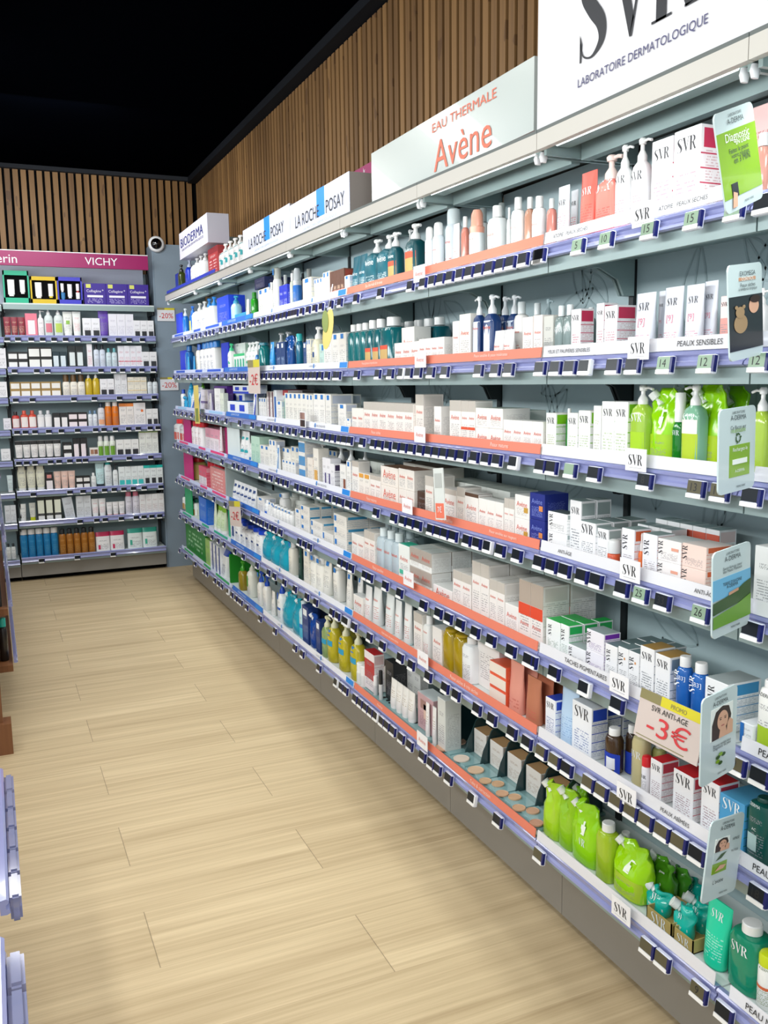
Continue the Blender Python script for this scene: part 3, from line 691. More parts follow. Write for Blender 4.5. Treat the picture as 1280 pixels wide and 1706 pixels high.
# ================================================================== back-wall unit
YF = 7.235
flat('sign_magenta', '#980a5c', .4); flat('sign_white', '#eef1f4', .4); flat('pale_panel', '#c4ccdc', .5)
for (un, xa, xb, dz) in (('back-wall unit', .15, 1.245, 0.), ('outer back-wall unit', -.95, .145, -.015)):
    tag(obj('back_panel', BX(xa+.01, xb-.01, 7.52, 7.53, .1, 2.36), 'panel_grey'), 'grey green back panel of the '+un, 'panel', 'back panels')
    tag(obj('kick_panel', BX(xa, xb, 7.275, 7.29, .035, .132), 'kick_grey'), 'grey kick panel under the '+un, 'panel', 'kick panels')
    tag(obj('plinth', BX(xa, xb, 7.33, 7.50, 0, .095), 'black'), 'black plinth on the floor under the '+un, 'plinth', 'plinths')
    for k, z in enumerate(BZ):
        z += dz
        t = thing('shelf', 'grey steel %s of the %s' % (BNAME[k], un), 'shelf', group='steel shelves of the back wall')
        obj('board', BX(xa+.003, xb-.003, YF+.012, 7.515, z+.002, z+.012), 'shelf_top', t)
        obj('lip', BX(xa+.003, xb-.003, YF+.006, YF+.018, z-.035, z+.002), 'shelf_steel', t)
        for xx in (xa+.012, xb-.012) if k < 8 else ():
            obj('bracket', BX(xx-.004, xx+.004, YF+.02, 7.515, z-.06, z+.0005), 'steel_dark', t)
        if k:
            bm = bmesh.new(); P = [(.008, .018), (-.004, .022), (-.009, .014), (-.004, .004), (-.004, -.006), (-.010, -.014), (-.004, -.020), (.008, -.018)]
            a = [bm.verts.new((xa+.005, YF+u, z+v)) for u, v in P]; b = [bm.verts.new((xb-.005, YF+u, z+v)) for u, v in P]
            for i in range(8): bm.faces.new((a[i], a[(i+1) % 8], b[(i+1) % 8], b[i]))
            bm.faces.new(a); bm.faces.new(list(reversed(b))); bmesh.ops.recalc_face_normals(bm, faces=bm.faces)
            tag(obj('price_rail', bm, 'rail_plastic'), 'lavender price rail along the %s of the %s' % (BNAME[k], un), 'price rail', 'price rails of the back wall')
    tag(obj('upright', BX(xa-.012, xa+.012, 7.50, 7.535, 0, 2.36), 'steel_dark'), 'dark slotted upright at the outer end of the '+un, 'upright', 'uprights of the back wall')
tag(obj('upright', BX(1.233, 1.25, 7.50, 7.535, 0, 2.36), 'steel_dark'), 'dark slotted upright beside the grey pillar', 'upright', 'uprights of the back wall')
t = thing('header_sign', 'long magenta header sign over the back-wall shelves', 'sign', (0, 7.20, 0))
obj('face_board', BX(-.95, 1.205, 0, .03, 2.358, 2.462), 'sign_magenta', t)
obj('top_edge', BX(-.95, 1.205, -.002, .032, 2.462, 2.468), 'sign_white', t)
o = obj('lettering', lettering('VICHY', w=.235, h=.055), 'sign_white', t, (.86, -.001, 2.408))
o = obj('lettering', lettering('Eucerin', w=.27, h=.062, align='C'), 'sign_white', t, (.135, -.001, 2.405))
tag(obj('display_backing', BX(-.95, 1.2, 7.44, 7.45, 2.10, 2.47), 'pale_panel'), 'pale patterned board behind the gift sets on the sign shelf', 'board')
# ================================================================== timber rack on the aisle's other side
wood('rack_timber', '#94623a', '#6a4022', None, 0, .5, .6)
RK = 'timber rack'
tag(obj('rack_upright', BX(-.50, -.035, 3.835, 3.87, .13, 1.5), 'rack_timber'), 'tall brown timber end panel of the rack across the aisle', 'end panel')
t = tag(obj('timber_plinth', BX(-.52, -.004, 3.81, 3.90, 0, .13), 'rack_timber'), 'brown timber foot block under the rack end panel', 'foot')
for i, (z, xe) in enumerate(((.235, .022), (.50, .018), (.80, .012), (1.09, .008))):
    wd = ('lowest', 'second lowest', 'third lowest', 'fourth lowest')[i]
    tag(obj('rack_shelf', BX(-.50, xe, 4.30, 6.4, z-.035, z-.005), 'rack_timber'), '%s honey timber shelf of the rack across the aisle' % wd, 'shelf', 'timber rack shelves')
    bm = rail_profile(bmesh.new(), 4.34, 6.3, z+.01, z+.01, 0.)
    for v in bm.verts: v.co.x = -v.co.x+xe+.012
    bmesh.ops.reverse_faces(bm, faces=bm.faces)
    tag(obj('price_rail', bm, 'rail_plastic'), 'lavender price rail on the %s timber rack shelf' % wd, 'price rail', 'price rails of the timber rack')
tag(obj('tall_board', BX(-.56, -.525, 3.90, 6.45, 0, 1.30), 'rack_timber'), 'brown timber back board of the rack across the aisle', 'panel')
flat('near_white', '#e4e6ea', .4)
tag(obj('tall_board', BX(-.60, -.57, -.2, 2.6, 0, .80), 'near_white'), 'pale back board of the rack before the timber one', 'panel')
for i, (z, ya, yb) in enumerate(((.49, 1.78, 2.44), (.74, .75, 1.24))):
    wd = ('lower', 'upper')[i]
    tag(obj('rack_shelf', BX(-.57, -.055, ya, yb, z-.03, z-.005), 'near_white'), '%s pale shelf end carrying clear price holders beside the aisle' % wd, 'shelf', 'pale rack shelves')
    bm = rail_profile(bmesh.new(), ya, yb, z, z, 0.)
    for v in bm.verts: v.co.x = -v.co.x-.040
    bmesh.ops.reverse_faces(bm, faces=bm.faces)
    tag(obj('price_rail', bm, 'rail_plastic'), '%s lavender rail with clear price holders at the aisle edge' % wd, 'price rail', 'price rails of the pale rack')
# ================================================================== the goods, shelf by shelf (pixel outlines read off the photograph)
AV = dict(band='#c6bfb5', bz=(.76, 1.), logo='A', lz=.62, tz=(.14, .48, 8), ink='#9a9797', top='#e9e6e0')
AVp = dict(logo='A', lz=.62, tz=(.14, .48, 8), ink='#a09c9c', top='#e4e6e2')
SV = dict(logo='S', lz=.82, sd=1., tz=(.1, .5, 8), ink='#77777c')
SVv = dict(logo='S', vert=1, lz=.7, lw=.34, sd=1., tz=(.1, .42, 7), ink='#77777c')
LR = dict(band='#1f78c8', bz=(2, 2.1), ex=[(-.2, .2, .84, .97, '#1f78c8')], tz=(.2, .55, 7), ink='#9a9a9a', mz=(.62, .68, .5))
WH, CRM, TEAL = '#f2f2f0', '#ece7da', '#0e5f6c'
# ---- cornice (corner end)
I('T', 'c', 'panel', 'dark blue divider board', '#12309c', 289, 294, 456)
I('T', 'c', 'pump', 'olive glass pump bottle', '#3c4a1e', 296, 308, 441, cap='#23262a', gel=1)
I('T', 'c', 'pump', 'deep blue pump bottle', '#1438b8', 308, 324, 432, cap='#c9d4ea', dx=.01)
I('T', 'c', 'pump', 'white pump bottle', WH, 325, 346, 426, n=3, bh=.76)
I('T', 'c', 'pump', 'blue-capped pump bottle', WH, 329, 338, 425, dx=.12, cap='#1c3fae')
I('T', 'c', 'box', 'red translucent gift carton', '#b23a3c', 346, 362, 412, band='#8e2830', bz=(.8, 1), ink='#f0d0d0', tz=(.1, .6, 5))
I('T', 'k', 'panel', 'dark blue end board', '#1530a8', 363, 365.5, 411, dx=.01)
I('T', 'k', 'pump', 'white teal-wedge pump bottle', WH, 366, 407, 400, n=5, bh=.72, ex=[(-.1, .4, .42, .66, '#1f9aa0'), (.15, .4, .3, .42, '#1f9aa0')])
# ---- A top shelf
I('A', 'c', 'panel', 'bright blue display board', '#1038d8', 293, 303, 522, d=.006)
I('A', 'c', 'pump', 'clear blue pump bottle', '#1f74c8', 303.5, 314, 514, gel=1, cap='#dfeaf4')
I('A', 'c', 'pump', 'blue bottle with yellow label', '#1c68cc', 315, 327, 510, gel=1, cap='#2a7ae0', ex=[(-.35, .35, .1, .5, '#d8d068')])
I('A', 'c', 'pump', 'white pump bottle', WH, 327.5, 344, 504, n=2, mz=(.5, .58, .9), ink='#3c4a78')
I('A', 'c', 'pump', 'white bottle with blue pump', WH, 345, 361, 496, n=2, cap='#2d8fe4', mz=(.5, .58, .9), ink='#3c4a78')
I('A', 'c', 'box', 'tall plain blue carton', '#1846dc', 361, 380, 494, d=.1, top='#2a70e4')
I('A', 'k', 'pump', 'pale blue bottle, teal pump', '#a9d8e6', 385, 400, 493, cap='#2a9cc4', w=.075)
I('A', 'k', 'box', 'low teal-blue carton', '#2a94bc', 391, 409, 522, fr=1, d=.05)
I('A', 'k', 'tube', 'small ivory tube', '#e6e4da', 408, 416, 499)
I('A', 'k', 'cap', 'green bottle with green cap', '#2a9a24', 417.5, 430, 487, cap='#1f8a1c', gel=1)
I('A', 'l', 'box', 'ivory carton, blue corner mark', CRM, 430, 447, 481, n=2, **LR)
I('A', 'l', 'box', 'navy carton lying on top', '#1a2350', 424, 440, 463, base=481, d=.2, top='#232d5e', band='#f0f0f0', bz=(2, 2.1), sd=0)
I('A', 'l', 'cap', 'white bottle with white cap', '#f0efe9', 447, 456, 471, **LR)
I('A', 'l', 'spray', 'tall white can, grey cap', '#eeeeea', 454, 470, 444, cap='#b9bab2', **LR)
I('A', 'l', 'box', 'royal blue carton', '#1c2fb4', 465, 478, 475, n=2, ink='#dfe4f8')
I('A', 'l', 'cap', 'pale bottle with white cap', '#dfe6d4', 478, 487, 457, gel=1, dx=.01)
I('A', 'l', 'cap', 'white cap bottle', '#eeeeea', 468, 478, 459, dx=.09)
I('A', 'l', 'foam', 'blue foam bottle, grey cap', '#1f62ae', 487, 503, 447, cap='#b6bcc0')
I('A', 'l', 'cap', 'grey-capped white bottle', '#e8e8e4', 484, 494, 449, cap='#a6a9a8', dx=.12)
I('A', 'l', 'box', 'ivory carton, blue corner mark', '#e9e5d8', 504, 518, 463, d=.12, **LR)
I('A', 'l', 'box', 'small ivory carton', '#e8e4d7', 523, 537, 464, n=3, d=.08, **LR)
I('A', 'l', 'box', 'tall ivory carton', '#ebe7dc', 537.5, 549, 453, n=2, d=.06, **LR)
I('A', 'l', 'cap', 'rear bottle with grey cap', '#dcdad0', 508, 522, 448, cap='#a9aaa4', dx=.14)
I('A', 'l', 'box', 'brown carton with red base', '#5f3c2c', 549, 573, 450, n=4, d=.07, band='#b8352a', bz=(0, .34), ink='#d8b89a', mz=(.4, .48, .7))
I('A', 'l', 'box', 'slim white carton', WH, 574, 582, 459, **LR)
TEA = dict(ink='#cfe3e6', tz=(.1, .42, 8), e=3.4, logo='a', lz=.56)
I('A', 'o', 'tube', 'dark teal gel tube', '#0d6476', 583, 606, 428, n=2, ch=.03, cap='#0b5566', **TEA)
I('A', 'o', 'pump', 'dark teal pump bottle', '#0d5a68', 607, 647, 400, n=2, **TEA)
I('A', 'o', 'pump', 'teal bottle, tan promotion sleeve', '#0c4e58', 648, 672, 387, ex=[(-.47, .47, .05, .38, '#c9a25e'), (-.47, .47, .38, .47, '#e0512f')], **TEA)
I('A', 'o', 'pump', 'large teal bottle, tan sleeve', '#0b4850', 677, 709, 373, dx=.004, ex=[(-.47, .47, .05, .42, '#c9a25e'), (-.47, .47, .42, .53, '#e0512f')], **TEA)
I('A', 'o', 'pump', 'teal pump bottle', '#0c5460', 676, 692, 378, dx=.11, **TEA)
SPR = dict(ink='#c86a5a', tz=(.1, .36, 5), logo='A', lz=.5, lw=.6)
I('A', 'o', 'spray', 'small white mist can', '#e3ebef', 708, 724, 378, **SPR)
I('A', 'o', 'spray', 'medium white mist can', '#e3ebef', 721, 741, 370, dx=.012, **SPR)
I('A', 'o', 'spray', 'largest white mist can', '#dde8ee', 742, 771, 327, dx=.035, cap='#e4eff0', **SPR)
I('A', 'o', 'tube', 'white and coral tube', '#f1efee', 754, 768, 373, fr=1, **SPR)
I('A', 'o', 'cap', 'coral bottle with white cap', '#d98a78', 769, 782, 361, gel=1, dx=.01)
I('A', 'o', 'foam', 'foam bottle with coral dome', '#dfe5e6', 782, 809, 350, cap='#eba48c', **SPR)
I('A', 'o', 'cap', 'rear bottle with frosted cap', '#dcdcda', 795, 816, 333, cap='#a9b2b0', dx=.13)
I('A', 'o', 'cap', 'second frosted-cap bottle', '#dcdcda', 827, 847, 334, cap='#a9b2b0', dx=.14)
I('A', 'o', 'cap', 'white bottle with coral edge', '#e9edec', 815, 844, 343, e=3.6, **SPR)
I('A', 'o', 'cap', 'slim white bottle', '#e6ebea', 845, 853, 346, dx=.02)
I('A', 'o', 'cap', 'white lotion bottle', '#f2f1ef', 853, 875, 329, **SPR)
I('A', 'o', 'cap', 'amber liquid bottle, white cap', '#cf9a80', 871, 888, 330, gel=1, dx=.015)
I('A', 'o', 'cap', 'tall white lotion bottle', '#efeeee', 888, 911, 327, **SPR)
I('A', 'o', 'cap', 'coral bottle with clear cap', '#e39082', 912, 928, 331, gel=1, cap='#d8dcda')
RED = dict(ink='#d8606a')
I('A', 'w', 'tube', 'white tube with grey wordmark', '#eef0f4', 929, 953, 310, logo='S', lz=.72, lw=.62, ch=.1, **RED)
I('A', 'w', 'tube', 'second white tube', '#eceef2', 951, 966, 317, dx=.07, logo='S', lz=.78, **RED)
I('A', 'w', 'tube', 'coral red tube', '#ef6a5c', 967, 1000, 286, logo='s', lz=.72, lw=.6, ink='#c94a44', ch=.06, cap='#ef6a5c')
I('A', 'w', 'pump', 'coral red pump bottle', '#f0766a', 1001, 1028, 261, logo='s', lz=.62, cap='#f4dcd4', e=4, bh=.7, ink='#c94a44', w=.07)
I('A', 'w', 'pump', 'white pump bottle, grey wordmark', '#f3f3f4', 1029, 1057, 242, logo='S', lz=.6, lw=.8, e=3, bh=.74, **RED)
I('A', 'w', 'pump', 'large white pump bottle', '#f3f3f4', 1056, 1088, 230, logo='S', lz=.58, lw=.8, e=3, bh=.74, **RED)
PK = dict(SV, band='#c73358', ink='#b8606e')
I('A', 'w', 'box', 'white carton, pink side', '#f4f4f6', 1087, 1122, 231, d=.05, **PK)
I('A', 'w', 'box', 'largest white carton, pink side', '#f4f4f6', 1124, 1169, 213, d=.105, **PK)
I('A', 'e', 'box', 'pale pink carton', '#eec6c2', 1252, 1300, 172, d=.12, dx=.06, ink='#b06060')
I('A', 'e', 'cap', 'salmon jar bottle', '#e0a090', 1258, 1290, 222, gel=1)
# ---- B second shelf
I('B', 'c', 'panel', 'bright blue end board', '#1038d8', 297, 307, 584)
I('B', 'c', 'cap', 'blue liquid bottle', '#2a7cd0', 306, 321, 576, gel=1, cap='#2a84dc')
I('B', 'c', 'tube', 'light blue tube', '#38aee8', 311, 319, 594, fr=1, w=.04, cap='#eef4f6')
I('B', 'c', 'tube', 'slim sky blue tube', '#30a4e6', 321, 326, 593)
I('B', 'c', 'cap', 'cream bottle with blue cap', '#efeade', 326, 340, 573, cap='#2a6cdc', n=1)
I('B', 'c', 'cap', 'white bottle with blue cap', WH, 340, 364, 569, n=4, cap='#2a8ee8', mz=(.6, .7, .9), ink='#3c4a78', e=3.6)
I('B', 'c', 'panel', 'deep blue divider', '#1234c0', 365, 377, 571)
GT = dict(ex=[(-.1, .4, .3, .7, '#38b08a')], ink='#5aa890')
I('B', 'k', 'pump', 'white bottle, green pump', WH, 373, 388, 573, cap='#3cc88c', w=.06, **GT)
I('B', 'k', 'box', 'white carton, green top', '#eef4ee', 389, 407, 589, n=4, top='#38c47c', band='#38c47c', bz=(.86, 1), **GT)
I('B', 'k', 'box', 'white green-banded carton', '#eef4ee', 389, 408, 572, dx=.055, n=3, band='#38c47c', bz=(0, .3))
I('B', 'k', 'pump', 'white green-marked pump bottle', WH, 407, 424, 571, n=3, cap='#f0f4f2', **GT)
I('B', 'l', 'cap', 'blue gel bottle', '#2a8cd8', 424, 431, 584, gel=1)
LRb = dict(ex=[(-.16, .16, .78, .92, '#e8f0f4')], ink='#bfe0f0', tz=(.1, .4, 6))
I('B', 'l', 'cap', 'green-teal gel bottle', '#1c8c8c', 431, 447, 571, gel=1, cr=.9, bh=.9, cap='#1c7c8c', w=.07, **LRb)
I('B', 'l', 'tube', 'bright sky blue tube', '#22a0ec', 448, 460, 570, ch=.04, cap='#1c94e0', w=.055, **LRb)
I('B', 'l', 'box', 'navy carton, white corner mark', '#1a3f78', 460, 474, 570, n=2, d=.05, ex=[(-.2, .2, .8, .95, '#eef2f4')], ink='#9fb8d8', mz=(.4, .46, .8))
I('B', 'l', 'pump', 'navy bottle, white pump', '#1c4486', 463, 486, 553, n=2, dx=.07, bh=.66)
I('B', 'l', 'pouch', 'blue refill pouch', '#1f5cac', 478, 493, 559, lab=None, cap='#1f5cac')
I('B', 'l', 'cap', 'teal-blue bottle, teal cap', '#18789c', 493, 505, 556, gel=1, cap='#3cc0c0', cr=.9, **LRb)
I('B', 'l', 'box', 'slim navy carton', '#1c4a84', 505, 510, 570, d=.05, ex=[(-.3, .3, .8, .95, '#eef2f4')])
I('B', 'l', 'box', 'ivory carton, blue mark', CRM, 510, 517, 565, n=2, **LR)
I('B', 'l', 'pump', 'cream bottle, white pump', '#e3e0c4', 517, 535, 545, bh=.72, e=2.4, w=.075, ex=[(-.14, .14, .3, .42, '#2a4f88')])
I('B', 'l', 'box', 'pale mint carton', '#c4e2d8', 532, 539, 573, fr=1, d=.03, ex=[(.1, .45, .75, .95, '#1f78c8')])
I('B', 'l', 'box', 'white carton, blue mark', '#efece6', 539, 552, 556, n=1, **LR)
I('B', 'l', 'pump', 'slim white pump bottle', '#efece6', 545, 552, 547, dx=.055, w=.045)
I('B', 'l', 'box', 'wide white carton, blue mark', '#ece8e2', 552.5, 576, 555, n=2, d=.07, **LR)
GL = dict(ink='#9cd0d0', tz=(.1, .4, 6), gel=1, e=4)
I('B', 'o', 'cap', 'teal gel bottle, white cap', '#1a7c80', 577, 606, 541, n=3, bh=.84, **GL)
I('B', 'o', 'cap', 'teal bottle, tan promotion label', '#1a6c74', 607, 632, 534, n=2, bh=.82, ex=[(-.48, .48, .08, .34, '#d0ac68'), (-.48, .48, .34, .42, '#e0502e')], **GL)
I('B', 'o', 'cap', 'large teal bottle, tan label', '#167078', 632, 668, 529, bh=.82, w=.105, ex=[(-.6, .3, .1, .36, '#d0ac68'), (-.6, .3, .36, .44, '#e0502e')], **GL)
I('B', 'o', 'cap', 'teal bottle, white cap', '#146470', 660, 742, 533, n=5, dx=.115, bh=.84, **GL)
I('B', 'o', 'box', 'white carton, pale side', '#f2efe9', 669, 690, 545, d=.065, dx=.04, **AVp)
I('B', 'o', 'box', 'low white carton', '#f2efe9', 657, 698, 570, fr=1, n=3, d=.038, **AVp)
I('B', 'o', 'box', 'small white carton', '#f1eee9', 698, 740, 563, n=4, d=.05, **AVp)
I('B', 'o', 'box', 'slim white carton', '#f4f0ea', 754, 765, 535, **AVp)
I('B', 'o', 'box', 'tall white carton', '#f2eee4', 765.5, 784, 523, d=.05, **AVp)
NV = dict(cap='#eef2f4', logo='A', lz=.52, ink='#7a90b8', bh=.72, e=4, ex=[(-.44, .44, .03, .62, '#dce6f2')])
I('B', 'o', 'pump', 'navy bottle with pale label', '#16386e', 790, 809, 494, flip=1, **NV)
I('B', 'o', 'pump', 'large navy pump bottle', '#16386e', 808, 834, 491, **NV)
I('B', 'o', 'pump', 'navy pump bottle', '#173a70', 835, 866, 493, n=2, dx=.055, **NV)
I('B', 'o', 'tube', 'small white tube', '#f1f1f0', 825, 858, 550, fr=1, n=2, **SPR)
I('B', 'o', 'cap', 'white bottle with frosted cap', '#eceae6', 858, 882, 503, dx=.045, cap='#dfe6e6', **SPR)
I('B', 'o', 'cap', 'second frosted-cap bottle', '#eceae6', 886, 906, 505, dx=.06, cap='#dfe6e6', **SPR)
I('B', 'o', 'box', 'ivory carton', '#f2ece6', 871, 888, 528, d=.05, **AVp)
I('B', 'o', 'box', 'ivory carton with code patch', '#f3ede7', 889, 904, 525, d=.09, **AVp)
I('B', 'w', 'box', 'grey-beige carton', '#cfd0c8', 906, 922, 526, d=.05, band='#a9ada8', bz=(0, .4), ink='#6c7070')
I('B', 'w', 'pump', 'rear pale pump bottle', '#c9d6d8', 905, 924, 498, dx=.13, cap='#b8ccd0')
GB = dict(gel=1, logo='s', lz=.55, cap='#dfe6e6', ink='#e8606a', e=3)
I('B', 'w', 'cap', 'clear grey bottle', '#93a6a4', 925, 953, 509, n=2, lc='#f2f6f6', **{k: v for k, v in GB.items()})
I('B', 'w', 'box', 'small white carton, pink side', '#f4f2f4', 952, 968, 515, d=.04, **PK)
I('B', 'w', 'cap', 'single clear grey bottle', '#8fa4a2', 977, 994, 512, dx=.05, lc='#f2f6f6', **GB)
I('B', 'w', 'box', 'white carton, grey wordmark', '#f4f2f4', 994, 1007, 505, dx=.008, d=.04, **PK)
I('B', 'w', 'box', 'wider white carton, pink side', '#f4f2f4', 1007.5, 1029, 509, d=.055, **PK)
I('B', 'w', 'cap', 'pale grey bottle', '#b5c3c1', 1048, 1060, 514, dx=.07, lc='#f2f6f6', **GB)
CI = dict(logo='S', lz=.78, lw=.56, ink='#cf7f8e', tz=(.12, .3, 5), ch=.05, ex=[('[9]', 0, .52, .34, '#e08a9a')], cap='#e6e9f2')
I('B', 'w', 'tube', 'wide white tube, pink print', '#e6e9f2', 1059, 1098, 488, **CI)
I('B', 'w', 'tube', 'white tube, pink print', '#e6e9f2', 1107, 1144, 478, **CI)
I('B', 'w', 'tube', 'white tube turned sideways', '#e4e7f0', 1098, 1112, 485, dx=.05, **CI)
I('B', 'w', 'tube', 'leaning white tube, pink print', '#e6e9f2', 1143, 1178, 474, **CI)
I('B', 'w', 'tube', 'outermost white tube', '#e2e5ee', 1174, 1200, 468, dx=.015, **CI)
I('B', 'w', 'box', 'white and salmon carton', '#f0d8d4', 1201, 1216, 493, d=.05, logo='S', lz=.85, band='#e09a90', bz=(.1, .6))
I('B', 'e', 'pump', 'white pump bottle, pink mark', '#f0eeee', 1258, 1285, 480, mz=(.5, .6, .9), ink='#d87080')
# ---- C third shelf
I('C', 'c', 'cap', 'small white bottle, blue cap', '#eef2f4', 301, 311, 649, cap='#1e4ec0', w=.05)
I('C', 'c', 'pump', 'cyan bottle', '#2aa8dc', 312, 325, 634, gel=1, cap='#38b4e4')
I('C', 'c', 'pouch', 'cyan mini pouch', '#30b0e4', 306, 317, 661, fr=1, w=.07, cap='#2a9cd0')
I('C', 'c', 'tube', 'white and blue tube', '#eaf0f4', 319, 334, 645, n=2, ex=[(.0, .45, .1, .8, '#1f5cc4')])
I('C', 'c', 'pump', 'white bottle, lime pump', '#eef0ee', 333, 343, 634, cap='#7ac828', dx=.05)
I('C', 'c', 'box', 'white lilac carton', '#e6e2ee', 334, 345, 649, n=1, band='#6a58a0', bz=(.4, .5))
I('C', 'c', 'tube', 'slim white lilac tube', '#efeef2', 341, 350, 655, ink='#7a6ab0')
I('C', 'c', 'box', 'purple carton', '#58268e', 351, 372, 643, d=.04, dx=.045, ink='#d8c8ec')
I('C', 'c', 'box', 'white carton before purple one', '#f2f2f0', 357, 366, 647, d=.03)
I('C', 'c', 'box', 'small pale green carton', '#dfe6d6', 366, 372, 655, n=2, d=.03)
BB = dict(band='#1f3fc0', bz=(0, .28), ex=[(-.36, -.12, .4, .8, '#1f3fc8'), (.1, .34, .4, .8, '#1f3fc8')], ink='#1f3fc8', top='#2a86d4', mz=(2, 2.1, 0), tz=(2, 2.1, 1))
I('C', 'k', 'box', 'topmost white blue baby carton', '#f0f4f6', 388, 416, 642, base=656, d=.1, dx=.02, **BB)
I('C', 'k', 'box', 'middle white blue baby carton', '#f0f4f6', 384, 415, 654, base=676, d=.13, dx=.01, **BB)
I('C', 'k', 'box', 'lowest white blue baby carton', '#f0f4f6', 379, 413, 669, d=.15, **BB)
I('C', 'k', 'tube', 'white and royal blue tube', '#eef2f4', 420, 431, 652, ex=[(.0, .45, .1, .9, '#1f3fc8')], w=.06)
I('C', 'l', 'box', 'white carton, three blue marks', '#efeeea', 431, 443, 663, n=3, **LR)
I('C', 'l', 'box', 'white carton, maroon stripe', '#efe9e6', 444, 455, 652, n=2, ex=[(.2, .5, .02, .98, '#6a3a4c')])
I('C', 'l', 'box', 'white carton, blue stripe', '#e8eef2', 455.5, 460, 650, ex=[(-.2, .4, .02, .8, '#1f62b4')])
I('C', 'l', 'box', 'white carton, red top', '#efecea', 460.5, 474, 650, dx=.035, top='#a8242c', band='#a8242c', bz=(.84, 1))
I('C', 'l', 'box', 'dark red topped carton', '#c9c4c0', 475, 502, 649, n=3, dx=.12, top='#8a1c24', band='#8a1c24', bz=(.84, 1))
I('C', 'l', 'box', 'small white carton, blue mark', '#f0efeb', 461, 469, 668, fr=1, d=.03, **LR)
I('C', 'l', 'panel', 'slim teal leaflet', '#1fa088', 469.5, 474, 660)
I('C', 'l', 'box', 'tall white carton', '#eeebe2', 474, 510, 655, n=5, d=.06, **LR)
I('C', 'l', 'box', 'ivory white carton', '#edeae2', 510, 521, 657, n=2, d=.05, **LR)
I('C', 'l', 'box', 'white carton, blue double mark', '#efece6', 522, 541, 656, n=2, d=.06, **LR)
I('C', 'l', 'box', 'wide white carton', '#edeae3', 542, 551, 657, n=1, d=.1, **LR)
I('C', 'l', 'box', 'rear white carton', '#e6e3da', 556, 580, 657, n=2, d=.06, dx=.07, **LR)
I('C', 'l', 'box', 'white carton, tall blue mark', '#eeebe5', 563, 576, 673, n=1, d=.05, **LR)
I('C', 'l', 'box', 'smallest white carton', '#f0eee8', 577, 584, 697, fr=1, d=.025, **LR)
I('C', 'o', 'box', 'small white square carton', '#f0ece4', 586, 605, 680, n=2, d=.04, **AVp)
I('C', 'o', 'box', 'white slim carton', '#f2ede6', 605.5, 688, 671, n=6, d=.05, **AV)
I('C', 'o', 'box', 'tall carton, silver side', '#efe6de', 689.5, 703, 657, d=.075, dx=.01, **AV)
I('C', 'o', 'tube', 'white tube leaning back', '#e9eef0', 709, 728, 664, dx=.055, ink='#d87a6a')
I('C', 'o', 'box', 'white carton, fine print side', '#f2eee8', 723, 735, 677, d=.055, **AVp)
I('C', 'o', 'box', 'tall white silver carton', '#f2eee8', 749, 768, 667, d=.06, **AV)
I('C', 'o', 'box', 'white carton, orange band', '#f2eee8', 768.5, 792, 668, n=2, d=.06, **dict(AV, ex=[(-.5, .5, .36, .42, '#e0552f')]))
I('C', 'o', 'box', 'flat white carton', '#f2efe9', 792.5, 838, 680, n=2, nz=2, d=.09, top='#b8c8be', logo='A', lz=.55, ink='#a8a4a4')
I('C', 'o', 'box', 'rear white carton, grey-green top', '#e9ece4', 838, 862, 684, n=2, d=.1, dx=.05, top='#8fa898', logo='A', lz=.6)
I('C', 'o', 'box', 'white carton, red wordmark', '#f2efea', 838.5, 905, 701, n=4, d=.045, **AVp)
GS = dict(SV, band='#7cc31c', ink='#a9bc84')
I('C', 'w', 'box', 'white carton, green side', '#f4f5f0', 910, 927, 688, d=.045, **GS)
I('C', 'w', 'cap', 'green bottle, white cap', '#1f8c2c', 934, 945, 680, gel=1, dx=.02)
I('C', 'w', 'box', 'white carton, grey wordmark', '#f4f5f1', 945.5, 963, 688, d=.04, **GS)
I('C', 'w', 'box', 'white carton, silver front', '#f1f2ee', 964, 984, 684, d=.06, **dict(GS, band='#7cc31c', bz=(2, 2.1)))
I('C', 'w', 'box', 'leaning white carton', '#f4f5f2', 989, 1002, 676, d=.03, tz=(.1, .5, 8), ink='#b0b48c')
I('C', 'w', 'box', 'tall white carton, lilac panel', '#f3f4f1', 1003, 1047, 669, n=2, d=.055, **GS)
LIME = '#9be014'; PP = [(-.06, .1, .5, .64, '#eef4e4'), (-.01, .05, .64, .70, '#eef4e4'), (-.01, .2, .70, .73, '#eef4e4')]
I('C', 'w', 'pump', 'clear green pump bottle', '#b4dc4c', 1056, 1090, 641, gel=1, bh=.76, flip=0, logo='s', lz=.6, ex=[(-.46, .46, .06, .42, '#a9d414')], e=4)
I('C', 'w', 'pouch', 'lime refill pouch, labelled pack', '#a4ec08', 1080, 1130, 646, d=.05, dx=.012, lab='#a4cf1c', cap='#f2f4f2', ex=PP)
I('C', 'w', 'cap', 'dark green gel bottle', '#128424', 1124, 1146, 654, gel=1, bh=.62, cr=.95, logo='s', lz=.48, ink='#d8f0d8', tz=(.08, .3, 5), dx=.015)
I('C', 'w', 'pump', 'rear pump bottle, pale pump', '#a8d848', 1115, 1138, 641, gel=1, dx=.12, cap='#dcebe4')
I('C', 'w', 'pump', 'teal-green pump bottle', '#8fc8a8', 1143, 1180, 640, gel=1, e=4, bh=.76, logo='s', lz=.62, lc='#eef6f0', ex=[(-.46, .46, .06, .44, '#b4cc24'), (-.44, .44, .44, .6, '#eef2e4')], flip=1)
I('C', 'w', 'pouch', 'large lime refill pouch', '#a8f008', 1158, 1218, 641, d=.05, dx=.02, lab='#b2d01c', cap='#f2f4f2')
I('C', 'w', 'pouch', 'rear lime pouch', '#7cc80c', 1136, 1166, 642, dx=.12, cap='#f2f4f2')
